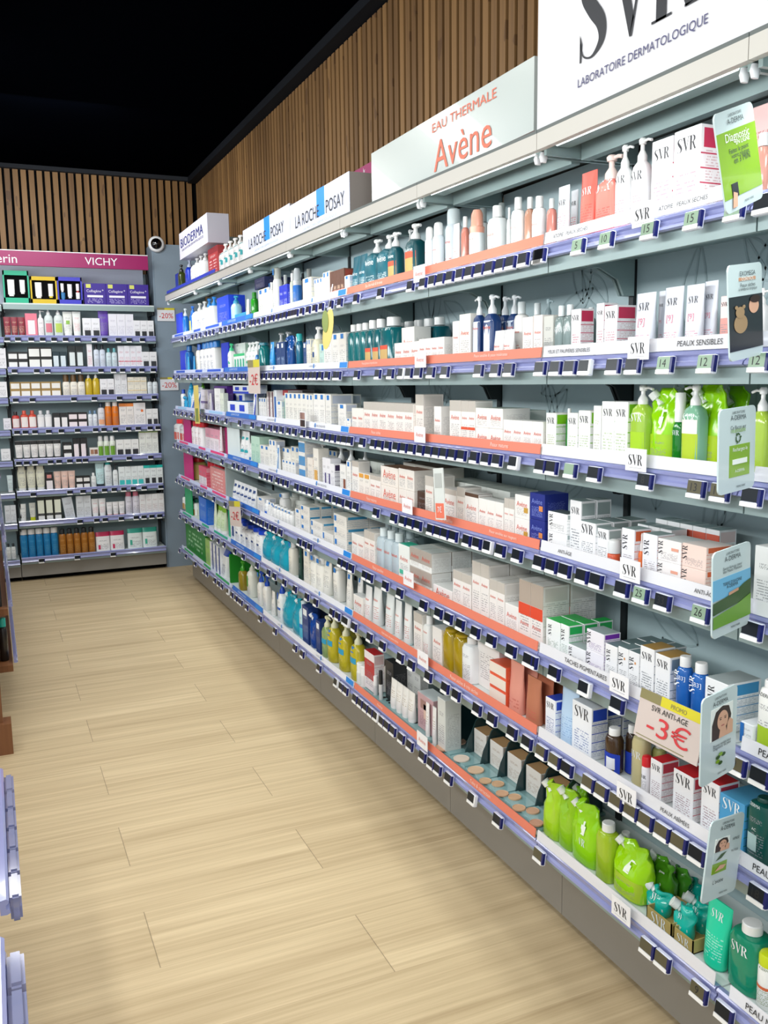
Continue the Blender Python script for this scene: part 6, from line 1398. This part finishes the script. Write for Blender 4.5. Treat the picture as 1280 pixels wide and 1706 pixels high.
# ================================================================== big brand signs over the cornice
flat('lightbox_face', '#dfe6fa', .3, emit=.35); flat('lightbox_side', '#968e88', .5); flat('sign_blue', '#1585ee', .4, emit=.5); flat('sign_ink', '#25282e', .5); flat('sign_coral', '#e8785e', .5)
flat('sign_grey_ink', '#4a4a72', .5); flat('sign_pale', '#b8bede', .5); flat('sign_face', '#c6cfcb', .25, coat=.3); flat('sign_face_white', '#d8d8dc', .35); flat('mdf_red', '#7a4038', .6)
RZ = math.radians(-90)
t = thing('brand_sign', 'largest white sign with huge dark grey monogram over the white-strip bay', 'sign', (1.262, 1.16, 2.085), (0, 0, RZ))
obj('sign_box', BX(-.765, .765, 0, .10, 0, .46), 'sign_face_white', t)
pa = onx(967, 107, 1.262); sh = .188
me = lettering('SVR', h=sh, align='L')
obj('lettering', me, 'sign_ink', t, (1.16-pa.y, -.002, pa.z+sh/2-2.085))
pa, pb = onx(964, 142, 1.262), onx(1181, 34, 1.262)
me = lettering('LABORATOIRE DERMATOLOGIQUE', w=pa.y-pb.y, align='C')
obj('lettering', me, 'sign_grey_ink', t, (1.16-(pa.y+pb.y)/2, -.002, (pa.z+pb.z)/2+.002-2.085))
# coral sign
t = thing('brand_sign', 'glossy white sign with coral script over the orange-strip bay', 'sign', (1.300, 2.515, 2.112), (0, 0, RZ))
obj('sign_box', BX(-.517, .517, 0, .06, 0, .176), 'sign_face', t)
obj('lower_edge', BX(-.517, .517, .002, .058, -.004, 0), 'mdf_red', t)
def on_sign(body, pl, pr, x, yc, zb, t, mt, h=None):
    a, b = onx(*pl, x), onx(*pr, x)
    obj('lettering', lettering(body, w=a.y-b.y, h=h), mt, t, (yc-(a.y+b.y)/2, -.002, (a.z+b.z)/2-zb))
on_sign('EAU THERMALE', (721, 211), (828, 158), 1.300, 2.515, 2.112, t, 'sign_coral', .026)
on_sign('Av\u00e8ne', (724, 257), (820, 221), 1.300, 2.515, 2.112, t, 'sign_coral', .088)
# two lightboxes
for yc, w, wd, lab in ((4.255, .78, 'far', 'lit white lightbox with blue bar, next to the white pump bottles'), (3.51, .70, 'near', 'lit white lightbox with blue bar, next to the coral script sign')):
    zb = 2.098 if wd == 'far' else 2.085
    t = thing('lightbox_sign', lab, 'sign', (1.265, yc, zb), (0, 0, RZ), None)
    obj('sign_box', BX(-w/2+.001, w/2-.001, .002, .22, 0, .168), 'lightbox_side', t); obj('lit_face', BX(-w/2+.001, w/2-.001, 0, .003, 0, .168), 'lightbox_face', t)
    obj('blue_bar', BX(-.003, .085, -.0015, 0, .062, .168), 'sign_blue', t)
    obj('lettering', lettering('LA ROCHE', w=.30, h=.05, align='C'), 'sign_ink', t, (-.125, -.0025, .085)); obj('lettering', lettering('POSAY', w=.20, h=.05), 'sign_ink', t, (.205, -.0025, .085))
    obj('lettering', lettering('LABORATOIRE DERMATOLOGIQUE', w=.40, h=.013), 'sign_pale', t, (.02, -.0025, .04))
# corner box sign
t = thing('box_sign', 'white box sign with navy capitals high in the corner over the blue goods', 'sign', (1.27, 5.83, 2.375), (0, 0, RZ))
flat('box_white', '#dcdcea', .4); flat('sign_navy', '#26307c', .5)
pa, pb = onx(298, 385, 1.27), onx(345, 360, 1.27); pc, pd = onx(305, 427, 1.27), onx(349, 406, 1.27)
zlo, zhi = (pc.z+pd.z)/2, (pa.z+pb.z)/2
t.location = (1.27, (pa.y+pb.y)/2, zlo); w = pa.y-pb.y; hh = zhi-zlo
obj('sign_box', BX(-w/2, w/2, 0, .13, 0, hh), 'box_white', t)
obj('lettering', lettering('BIODERMA', w=w*.8, h=hh*.34), 'sign_navy', t, (-w*.04, -.002, hh*.58)); obj('lettering', lettering('LABORATOIRE DERMATOLOGIQUE', w=w*.76, h=hh*.09), 'sign_grey_ink', t, (-w*.02, -.002, hh*.30))
obj('mount_arm', BX(-.02, .02, .13, .40, hh*.4, hh*.6), 'shelf_steel', t)
p = onx(609, 284, 1.56)
t = thing('magenta_sign', 'magenta sign edge showing between lightbox and coral script sign', 'sign', (1.555, p.y-.02, 2.11), (0, 0, RZ))
obj('board', BX(-.16, .10, 0, .02, 0, p.z+.02-2.11), 'sign_magenta', t); obj('lettering', lettering('ly', h=.03), 'sign_white', t, (-.02, -.001, p.z-2.115))
# ================================================================== promotion cards
flat('promo_face', '#d2c3bb', .5); flat('promo_yellow', '#d8cc2c', .45); flat('promo_olive', '#8c8458', .45); flat('promo_red', '#d23c40', .45); flat('promo_white', '#e9ebf0', .45)  # promo_face: shade of a backlit card is put into its colour
def quad_frame(tl, tr, br, bl, p0, n):
    P = [onpl(a, b, p0, n) for a, b in (tl, tr, br, bl)]
    o = (P[3]+P[2])/2; u = ((P[2]-P[3])+(P[1]-P[0]))/2; v = ((P[0]-P[3])+(P[1]-P[2]))/2
    w, h = u.length, v.length; u.normalize(); v = (v-u*v.dot(u)).normalized(); nn = u.cross(v)
    c = sum(P, Vector())/4
    return c, u, v, nn, w, h
def framed(name, label, cat, q4, p0, n, group=None):
    c, u, v, nn, w, h = quad_frame(*q4, p0, n)
    t = thing(name, label, cat, group=group)
    t.matrix_world = Matrix(((u.x, -nn.x, v.x, c.x), (u.y, -nn.y, v.y, c.y), (u.z, -nn.z, v.z, c.z), (0, 0, 0, 1)))
    return t, w, h
X1 = Vector((-1, 0, 0))
t, w, h = framed('promotion_card', 'large beige promotion card with red minus three euros, yellow top strip', 'promotion card', ((1049, 1143), (1164, 1195), (1174, 1276), (1077, 1226)), (1.215, 1.4, .7), Vector((-.96, 0, .2)))
obj('card', BX(-w/2, w/2, 0, .002, -h/2, h/2), 'promo_face', t); obj('yellow_strip', BX(-w*.16, w/2, -.001, 0, h*.30, h/2), 'promo_yellow', t); obj('olive_strip', BX(-w/2, -w*.16, -.001, 0, h*.30, h/2), 'promo_olive', t)
obj('lettering', lettering('PROMO', h=h*.09), 'promo_olive', t, (w*.12, -.0018, h*.39)); obj('lettering', lettering('SVR ANTI-AGE', w=w*.56), 'tag_ink', t, (-.0, -.0016, h*.20))
obj('lettering', lettering('-3\u20ac', w=w*.66, h=h*.42), 'promo_red', t, (w*.02, -.0016, -h*.12))
obj('caption_line', BX(-w*.46, w*.3, -.001, 0, -h*.45, -h*.435), 'promo_olive', t); obj('clear_clip', BX(-w*.08, w*.08, .002, .02, h*.30, h*.36), 'tag_clear', t)
for q4, lab, L in ((((408, 605), (428, 605), (437.5, 650), (419, 651)), 'narrow card with red minus two euros above the white blue baby cartons', 'B'), (((384, 839), (404, 840), (398, 873), (381, 870)), 'narrow card with red minus two euros under the silver display box', 'E')):
    t, w, h = framed('promotion_card', lab, 'promotion card', q4, (1.235, 4.9, 1.4), X1)
    obj('card', BX(-w/2, w/2, 0, .002, -h/2, h/2), 'promo_face', t); obj('yellow_strip', BX(0, w/2, -.001, 0, h*.28, h/2), 'promo_yellow', t); obj('olive_strip', BX(-w/2, 0, -.001, 0, h*.28, h/2), 'promo_olive', t)
    obj('lettering', lettering('-2\u20ac', w=w*.7, h=h*.34), 'promo_red', t, (0, -.0016, -h*.08))
for (a, b, lab) in (((262, 516), (292, 535), 'upper'), ((267, 632), (298, 650), 'lower')):
    pa, pb = ony(*a, 7.285), ony(*b, 7.285); w, h = pb.x-pa.x, pa.z-pb.z
    t = thing('discount_sign', '%s white sign with red minus twenty percent on the grey pillar' % lab, 'sign', ((pa.x+pb.x)/2, 7.292, (pa.z+pb.z)/2), group=None)
    obj('card', BX(-w/2, w/2, 0, .004, -h/2, h/2), 'promo_white', t); obj('yellow_strip', BX(-w*.08, w*.5, -.001, 0, h*.5, h*.68), 'promo_yellow', t); obj('olive_strip', BX(-w*.5, -w*.08, -.001, 0, h*.5, h*.68), 'promo_olive', t)
    obj('lettering', lettering('-20%', w=w*.8, h=h*.48), 'promo_red', t, (0, -.0016, -h*.02)); obj('wall_stem', BX(-.004, .004, .004, .012, -h*.4, h*.4), 'tag_clear', t)
# yellow wobblers
flat('wob_yellow', '#d8c464', .4); flat('wob_green', '#7a8c2c', .4); flat('wob_white', '#eee6c8', .4)
def oval(rx, rz, n=28):
    return loft([(0, rx, rz, 2), (.0015, rx, rz, 2)], n)
t = thing('shelf_wobbler', 'oval yellow and green wobbler hanging under the top shelf rail', 'wobbler', (1.228, Yp(563, 545), onx(563, 546, 1.228).z), (0, math.radians(0), math.radians(-60)))
bm = oval(.024, .078); bmesh.ops.rotate(bm, cent=(0, 0, 0), matrix=Matrix.Rotation(math.radians(90), 3, 'X'), verts=bm.verts); bmesh.ops.rotate(bm, cent=(0, 0, 0), matrix=Matrix.Rotation(math.radians(12), 3, 'Y'), verts=bm.verts)
obj('oval_card', bm, 'wob_yellow', t); bm = oval(.016, .042); bmesh.ops.rotate(bm, cent=(0, 0, 0), matrix=Matrix.Rotation(math.radians(90), 3, 'X'), verts=bm.verts); obj('printed_leaf', bm, 'wob_green', t, (-.012, -.0016, .03)); obj('stem', tubebm([(0, .0, .07), (.01, .02, .17)], .0015, 6), 'tag_clear', t)
t, w, h = framed('shelf_wobbler', 'slanted yellow wobbler strip before the third shelf corner goods', 'wobbler', ((317, 661), (325, 661), (338, 687), (331, 688)), (1.23, 6, 1.3), X1)
obj('strip_card', BX(-w/2, w/2, 0, .002, -h/2, h/2), 'wob_yellow', t); obj('printed_leaf', BX(-w*.3, w*.3, -.001, 0, -h*.45, -h*.1), 'wob_green', t)
# tall promo card standing in the orange bay
flat('card_clear', '#e6ebe6', .15, coat=.5); flat('portrait_skin', '#d9a98c', .5); flat('hair_brown', '#35221a', .5); flat('portrait_grey', '#b8bcb8', .5)
t, w, h = framed('promotion_card', 'tall white portrait card with coral price block on the fourth shelf', 'promotion card', ((729, 783), (745, 782), (735, 863), (719, 862)), (1.235, 2.4, 1.1), X1)
obj('card', BX(-w/2, w/2, 0, .003, -h/2, h/2), 'card_clear', t); obj('price_block', BX(-w*.42, w*.42, -.001, 0, -h*.47, -h*.18), 'sign_coral', t); obj('lettering', lettering('7\u20ac', h=h*.12), 'card_white', t, (0, -.0016, -h*.3))
obj('portrait', BX(-w*.36, w*.36, -.001, 0, h*.12, h*.40), 'portrait_grey', t)
# brown shade card clipped on the third rail
p = onx(506, 699, 1.255)
t = thing('shade_card', 'small brown four-shade card clipped on the third shelf rail', 'shade card', (1.25, p.y, p.z), (0, 0, RZ)); s = .034
obj('card', BX(-s, s, 0, .004, -s, s), 'card_white', t)
for i, (a, b, c) in enumerate(((-1, 0, '#8c6c64'), (0, 0, '#a07c70'), (-1, -1, '#3c2420'), (0, -1, '#2c1a18'))):
    o = obj('shade', BX(a*s*.94+.0015, a*s*.94+s*.9, -.001, 0, b*s*.94+.0015, b*s*.94+s*.9), 'paper', t); o.color = lin(c)
# ================================================================== leaflet holders at the end bay
flat('leaf_card', '#c6d6d6', .3, coat=.4); flat('leaf_green', '#82ac12', .35, coat=.4); flat('leaf_text', '#3a4448', .5); flat('leaf_white', '#eef4ee', .45); flat('photo_dark', '#1c2226', .3); flat('teddy', '#a08460', .5)
flat('sky_print', '#6fb4d8', .4); flat('tree_print', '#33541c', .4); flat('field_print', '#6a9c2c', .4); flat('house_print', '#c89878', .4); flat('phone_dark', '#20242a', .4); flat('rose_lip', '#b0605c', .5); flat('clear_pocket', '#d4e0e2', .05, trans=.85)
def rounded(w, h, r, t):
    pts = []
    for cx, cz, a0 in ((w/2-r, h/2-r, 0), (-w/2+r, h/2-r, 90), (-w/2+r, -h/2+r, 180), (w/2-r, -h/2+r, 270)):
        for i in range(6):
            a = math.radians(a0+i*18); pts.append((cx+r*math.cos(a), cz+r*math.sin(a)))
    bm = bmesh.new(); f = [bm.verts.new((x, 0, z)) for x, z in pts]; b = [bm.verts.new((x, t, z)) for x, z in pts]
    bm.faces.new(f); bm.faces.new(list(reversed(b)))
    for i in range(len(pts)): bm.faces.new((f[i], b[i], b[(i+1) % len(pts)], f[(i+1) % len(pts)]))
    bmesh.ops.recalc_face_normals(bm, faces=bm.faces); return bm
def disc(cx, cz, rx, rz, y, n=24):
    bm = bmesh.new(); bm.faces.new([bm.verts.new((cx+rx*math.cos(2*math.pi*i/n), y, cz+rz*math.sin(2*math.pi*i/n))) for i in range(n)])
    bm.normal_update()
    if bm.faces[:][0].normal.y > 0: bmesh.ops.reverse_faces(bm, faces=bm.faces[:])
    return bm
def poly2(pts, y):
    bm = bmesh.new(); bm.faces.new([bm.verts.new((a, y, b)) for a, b in pts]); return bm
def portrait(t, cx, cz, w, h):
    """A printed portrait photograph: hair, face, neck and hand as flat shapes of the print."""
    obj('photo', BX(cx-w/2, cx+w/2, -.0008, 0, cz-h/2, cz+h/2), 'leaf_white', t)
    obj('photo_hair', poly2([(cx-w*.45, cz-h*.5), (cx+w*.3, cz-h*.5), (cx+w*.42, cz+h*.1), (cx+w*.3, cz+h*.42), (cx, cz+h*.5), (cx-w*.3, cz+h*.38), (cx-w*.46, cz)], -.0011), 'hair_brown', t)
    obj('photo_face', disc(cx+w*.02, cz+h*.04, w*.25, h*.31, -.0014), 'portrait_skin', t)
    obj('photo_neck', poly2([(cx-w*.14, cz-h*.5), (cx+w*.26, cz-h*.5), (cx+w*.16, cz-h*.16), (cx-w*.08, cz-h*.16)], -.0013), 'portrait_skin', t)
    for s in (-1, 1):
        obj('photo_eye', disc(cx+w*.02+s*w*.11, cz+h*.09, w*.045, h*.018, -.0017, 12), 'hair_brown', t); obj('photo_brow', BX(cx+w*.02+s*w*.11-w*.055, cx+w*.02+s*w*.11+w*.055, -.0017, -.0015, cz+h*.135, cz+h*.15), 'hair_brown', t)
    obj('photo_lips', disc(cx+w*.02, cz-h*.12, w*.085, h*.022, -.0017, 14), 'rose_lip', t)
    obj('photo_hand', poly2([(cx+w*.2, cz-h*.5), (cx+w*.5, cz-h*.5), (cx+w*.5, cz-h*.1), (cx+w*.34, cz+h*.02), (cx+w*.24, cz-h*.12)], -.0016), 'portrait_skin', t)
NL = Vector((.28, -.96, 0)); P0 = (1.128, 1.157, 1)
LF = [('A', ((1184, 194), (1252, 168), (1274, 328), (1216, 356)), 'bright green leaflet card hanging at the top shelf end'), ('B', ((1214, 442), (1271, 436), (1270, 590), (1216, 604)), 'leaflet card with dark teddy photo at the second shelf end'),
      ('C', ((1199, 684), (1263, 673), (1254, 812), (1197, 826)), 'white leaflet card with green square at the third shelf end'), ('D', ((1181, 928), (1244, 903), (1256, 1035), (1194, 1061)), 'leaflet card with green landscape photo at the fourth shelf end'),
      ('E', ((1161, 1174), (1225, 1140), (1229, 1278), (1176, 1306)), 'leaflet card with smiling woman portrait at the fifth shelf end'), ('F', ((1178, 1378), (1238, 1350), (1229, 1484), (1176, 1500)), 'leaflet card with three small photos at the sixth shelf end')]
for L, q4, lab in LF:
    t, w, h = framed('leaflet_holder', lab, 'leaflet holder', q4, P0, NL, 'leaflet holders at the end bay')
    obj('card', rounded(w, h, w*.09, .003), 'leaf_card', t)
    E1, E2 = -.0006, -.0014
    def txt(b, x, z, wd, m='leaf_text', hh=None): obj('lettering', lettering(b, w=w*wd, h=hh), m, t, (w*x, E2, h*z))
    if L == 'B':
        txt('EXOMEGA', .05, .40, .46); obj('orange_bar', BX(-w*.2, w*.3, E1, 0, h*.325, h*.36), 'house_print', t); txt('CONTROL', .05, .343, .36, 'leaf_white'); txt('Peaux s\u00e8ches', .05, .28, .44); txt('\u00e0 tendance atopique', .05, .235, .55)
        obj('photo', BX(-w*.5, w*.5, E1, 0, -h*.40, h*.17), 'photo_dark', t)
        obj('photo_teddy', disc(-w*.18, -h*.12, w*.2, h*.10, E2), 'teddy', t); obj('photo_teddy_head', disc(-w*.2, h*.0, w*.13, h*.06, E2-.0004), 'teddy', t)
        for s in (-1, 1): obj('photo_teddy_ear', disc(-w*.2+s*w*.11, h*.055, w*.045, h*.02, E2-.0006), 'teddy', t)
        obj('photo_face', disc(w*.22, h*.05, w*.15, h*.08, E2), 'portrait_skin', t); obj('photo_hair', disc(w*.26, h*.12, w*.16, h*.04, E2-.0004), 'hair_brown', t)
    else:
        txt('LABORATOIRE', .0, .445, .34); txt('A-DERMA', .0, .385, .42)
        if L == 'A':
            obj('green_field', BX(-w*.5, w*.5, E1, 0, -h*.36, h*.30), 'leaf_green', t); txt('Diagnostic', -.0, .22, .62, 'leaf_white'); txt('EN LIGNE', .12, .165, .36, 'leaf_white')
            txt('Faites le point', .0, .09, .5); txt('votre routine', .02, .045, .46); txt('en 3 MIN', .05, -.005, .42)
            obj('phone', BX(-w*.30, -w*.14, E2, 0, -h*.36, -h*.22), 'phone_dark', t); obj('phone_hand', poly2([(-w*.34, -h*.46), (-w*.22, -h*.46), (-w*.18, -h*.33), (-w*.28, -h*.30)], E2-.0004), 'portrait_skin', t)
        elif L == 'C':
            txt('Ce flacon est', .0, .27, .42); txt('r\u00e9utilisable', .0, .235, .4, 'leaf_green'); obj('green_square', BX(-w*.22, w*.34, E1, 0, -h*.32, h*.06), 'leaf_green', t)
            txt('Rechargez-le', .06, .0, .4, 'leaf_white'); obj('white_bar', BX(-w*.14, w*.26, E2, 0, -h*.17, -h*.11), 'leaf_white', t); txt('A-DERMA', .06, -.25, .26, 'leaf_white')
            for k in range(3):
                a = math.radians(90+120*k); c0, c1 = math.cos(a), math.sin(a); r = w*.075
                pts = [(r*math.cos(a+math.radians(d))*rr, h*.14+r*math.sin(a+math.radians(d))*rr) for d, rr in ((-50, 1), (0, 1.0), (30, 1.0), (40, 1.3), (62, .8), (40, .45), (30, .65), (0, .65), (-50, .65))]
                obj('recycle_arrow', poly2(list(reversed(pts)), E2), 'tree_print', t)
        elif L == 'D':
            txt('Savoir-faire au coeur', 0, .28, .5); txt('des Hauts Plateaux', 0, .245, .5)
            obj('photo_sky', BX(-w*.5, w*.5, E1, 0, -h*.06, h*.18), 'sky_print', t); txt("TERRE D'AVOINE", 0, .10, .5, 'leaf_text'); txt('A-DERMA', 0, .06, .3)
            obj('photo_trees', poly2([(-w*.5, -h*.22), (w*.5, -h*.16), (w*.5, h*.06), (w*.3, h*.03), (w*.15, -h*.01), (0, -h*.03), (-w*.2, -h*.06), (-w*.5, -h*.08)], E2), 'tree_print', t)
            obj('photo_house', poly2([(-w*.1, -h*.05), (w*.16, -h*.03), (w*.16, h*.005), (-w*.1, -h*.015)], E2-.0004), 'house_print', t)
            obj('photo_field', poly2([(-w*.5, -h*.38), (w*.5, -h*.38), (w*.5, -h*.12), (w*.1, -h*.19), (-w*.5, -h*.24)], E2-.0006), 'field_print', t)
        elif L == 'E':
            portrait(t, w*.06, h*.15, w*.62, h*.36); txt('Prenez rendez-vous', .08, -.10, .5); txt('Diagnostic de peau', .08, -.135, .5)
            for k in range(5):
                a = math.radians(40+k*55); obj('sprig_leaf', disc(w*.05+w*.1*math.cos(a), -h*.27+h*.05*math.sin(a), w*.06, h*.022, E2-.0002*k, 14), 'leaf_green' if k % 2 else 'tree_print', t)
        elif L == 'F':
            portrait(t, -w*.1, h*.18, w*.42, h*.16)
            obj('photo', BX(-w*.31, w*.11, E1, 0, -h*.03, h*.09), 'leaf_card', t); obj('photo_leaf', poly2([(-w*.25, -h*.01), (-w*.08, h*.01), (w*.06, h*.075), (-w*.1, h*.06)], E2), 'tree_print', t)
            obj('photo', BX(-w*.31, w*.11, E1, 0, -h*.17, -h*.045), 'leaf_green', t); obj('photo_hand', poly2([(-w*.24, -h*.14), (w*.0, -h*.13), (w*.08, -h*.09), (-w*.1, -h*.075)], E2), 'portrait_skin', t)
            txt('APAISE', .3, .20, .2); txt('PROTEGE', .3, .05, .2); txt('L\u2019avoine', -.1, -.27, .3)
        txt('PIERRE FABRE', .1, -.44, .24)
    # clear pocket behind the card, open at the top, with rolled edge
    obj('clear_pocket', BX(w*.44, w*.47, .003, .035, -h*.28, h*.2), 'clear_pocket', t)
    obj('pocket_edge', tubebm([(w*.455, .035, -h*.28), (w*.48, .037, -h*.1), (w*.47, .037, h*.06), (w*.44, .035, h*.2)], .0022, 8), 'tag_clear', t)
    obj('clip', BX(w*.38, w*.56, .0032, .012, -h*.40, -h*.34), 'tag_clear', t)
# ================================================================== make-up display on the bottom shelf
flat('display_teal', '#7fa3a4', .3, coat=.3); flat('divider_dark', '#1d3c3f', .3, coat=.4); flat('hole_black', '#10181a', .6); flat('insert_clear', '#8fb6b8', .15, coat=.5)
ZG = zl('G', 2.4)+.0125
t = thing('makeup_tray', 'teal make-up tester tray with dark round holes on the bottom shelf', 'display tray')
obj('tray_board', BX(1.30, 1.52, 2.60, 3.19, ZG+.001, ZG+.010), 'display_teal', t)
for px, py in ((593, 1111), (595, 1122), (613, 1137), (618, 1144), (640, 1162), (647, 1167), (651, 1171), (693, 1204), (667, 1182)):
    d = ray(px, py); P = CAM+d*((ZG+.010-1.5)/d.z)
    obj('hole', mesh_of(loft([(0, .009, .009, 2), (.0006, .009, .009, 2)], 16), 'hole'), 'hole_black', t, (max(P.x, 1.305), P.y, ZG+.0102))
t = thing('compact_display', 'dark teal stepped display with curved dividers for powder compacts', 'display tray')
obj('base_board', BX(1.30, 1.52, 1.93, 2.555, ZG+.001, ZG+.008), 'display_teal', t)
edges = [2.55, 2.46, 2.36, 2.255, 2.15, 2.045, 1.94]
for i, y in enumerate(edges):
    prof = [(1.36, 0), (1.365, .02), (1.372, .045), (1.385, .07), (1.40, .105), (1.43, .13), (1.47, .14), (1.515, .14), (1.515, 0)]
    if i in (0, ): prof = [(1.33, 0), (1.335, .06), (1.36, .10), (1.40, .13), (1.515, .14), (1.515, 0)]
    bm = bmesh.new(); a = [bm.verts.new((x, y-.0025, ZG+.008+z)) for x, z in prof]; b = [bm.verts.new((x, y+.0025, ZG+.008+z)) for x, z in prof]
    bm.faces.new(a); bm.faces.new(list(reversed(b)))
    for k in range(len(prof)): bm.faces.new((a[k], b[k], b[(k+1) % len(prof)], a[(k+1) % len(prof)]))
    bmesh.ops.recalc_face_normals(bm, faces=bm.faces); obj('divider', bm, 'divider_dark', t)
for i in range(6): obj('clear_insert', BX(1.306, 1.368, edges[i+1]+.004, edges[i]-.004, ZG+.008, ZG+.012), 'insert_clear', t)
shade = ['#cda183', '#d8b398', '#ead9c8', '#e3c3a2', '#dcb690', '#d8b08a', '#dcaf8c', '#d9b18c', '#dcb08c', '#d3a888', '#cf9c84']
for i, (px, py) in enumerate(((738, 1245), (764, 1235), (769, 1263), (793, 1282), (809, 1300), (830, 1305), (837, 1321), (858, 1327), (865, 1345), (888, 1350), (894, 1370))):
    d = ray(px, py); P = CAM+d*((ZG+.016-1.5)/d.z)
    r = .026 if i in (0, 1, 2, 3) else .019
    c = obj('powder_compact', mesh_of(loft([(0, r, r, 2), (.004, r, r, 2), (.0045, r*.9, r*.9, 2), (.0035, r*.86, r*.86, 2)], 24), 'powder_compact', 30), 'paper', None, (P.x, P.y, ZG+.0125)); c.color = lin(shade[i])
    tag(c, 'round %s powder compact, %s of eleven from far end of the bottom shelf display' % ('ivory' if i == 2 else 'beige', ORD[i+1]), 'compact', 'powder compacts in the display')
put_row('box', dict(c='#efebe4', top='#c49a6c', ink='#b09880', band='#b98c60', sd=.5), [((1.415, (edges[i]+edges[i+1])/2+.004, ZG+.0085), '', -edges[i]) for i in range(1, 6)],
        .078, .05, .085, math.radians(-90), 'white and tan compact carton', 'bottom shelf, orange-strip bay', 'compact cartons between the dark dividers')
# ================================================================== gift sets on the back-wall sign shelf
def gift(px0, px1, py, col, edge, bits, label):
    yf = 7.262; a, b = ony(px0, py, yf), ony(px1, py, yf); w = b.x-a.x-.003; h = a.z-(BZ[0]+.0125)
    t = thing('gift_set', label, 'gift box', ((a.x+b.x)/2, yf+.045, BZ[0]+.0125), group='gift sets on the sign shelf')
    bm = BX(-w/2, w/2, -.02, .045, 0, h); bx(bm, -w/2, w/2, -.045, -.02, 0, h*.16); bx(bm, -w/2, w/2, -.045, -.02, h*.86, h); bx(bm, -w/2, -w/2+.01, -.045, -.02, 0, h); bx(bm, w/2-.01, w/2, -.045, -.02, 0, h)
    o = obj('box_frame', bm, 'paper', t); o.color = lin(col)
    obj('dark_inlay', BX(-w/2+.01, w/2-.01, -.0225, -.02, h*.16, h*.86), 'black', t)
    for (fx, fz, fw, fh, c, cc) in bits:
        o = obj('inset_tube', mesh_of(loft([(0, w*fw/2, .010, 2.4), (h*fh, w*fw/2*1.06, .008, 2.4)], 14), 'inset_tube'), 'paper', t, (w*fx, -.034, h*fz)); o.color = lin(c)
        o = obj('inset_cap', mesh_of(loft([(-.012, w*fw*.36, .008, 2.4), (0, w*fw*.38, .008, 2.4)], 12), 'inset_cap'), 'plastic', t, (w*fx, -.034, h*fz)); o.color = lin(cc)
gift(3, 47, 450, '#24b48c', 0, [(-.2, .26, .26, .46, '#eef0ee', '#eef0ee'), (.24, .34, .2, .38, '#eef0ee', '#e6e6e6')], 'emerald framed gift set with two white tubes')
gift(49, 94, 460, '#d8b81c', 0, [(-.2, .26, .24, .52, '#f0f0ee', '#f0f0ee'), (.26, .28, .18, .46, '#eceae6', '#e8d020')], 'yellow framed gift set with white bottle and tube')
gift(94, 136, 461, '#3c3cc0', 0, [(0, .28, .18, .46, '#eef0f2', '#eef0f2'), (-.3, .5, .13, .26, '#eef0f2', '#e8e8e8'), (.32, .5, .13, .26, '#e8e4e4', '#c83434'), (-.28, .2, .16, .22, '#2a78b0', '#2a78b0'), (.32, .2, .16, .24, '#eeeeee', '#222')], 'indigo framed gift set with several small tubes')
K(0, 'box', 'violet supplement carton', '#3a2290', 139, 247, 473, n=3, top='#4c30a8', ink='#c8c0ec', ex=[('Collag\u00e8ne', -.05, .62, .66, '#f0eef8'), (-.36, .36, .34, .44, '#f0eef8'), (-.40, -.18, .78, .96, '#d8dc6c'), ('+', .36, .68, .08, '#f0eef8')], tz=(.06, .3, 4), mz=(2, 2.1, 0))
# ================================================================== goods on the timber rack
def rackgood(arch, desc, col, x, y, z, w, d, h, **st):
    st['c'] = col
    put_row(arch, st, [((x, y, z), '', y)], w, d, h, math.radians(90), desc, 'timber rack', desc)
rackgood('cap', 'black bottle, teal cap', '#1c1614', -.012, 4.40, .231, .055, .04, .20, cap='#1ca89c', bh=.8, cr=.85)
for i in range(3): rackgood('box', 'black make-up carton', '#1a1a1c', -.03, 4.40+i*.11, .496, .10, .05, .14, top='#2c2c2e', ink='#6a6a6c')
for i in range(2): rackgood('box', 'dark brown make-up carton', '#40302a', -.03, 4.42+i*.12, .796, .10, .05, .13, top='#5a4438')
rackgood('cap', 'white and black bottle', '#dfe0de', -.025, 4.46, 1.086, .05, .04, .13, cap='#26282c')
label_items()
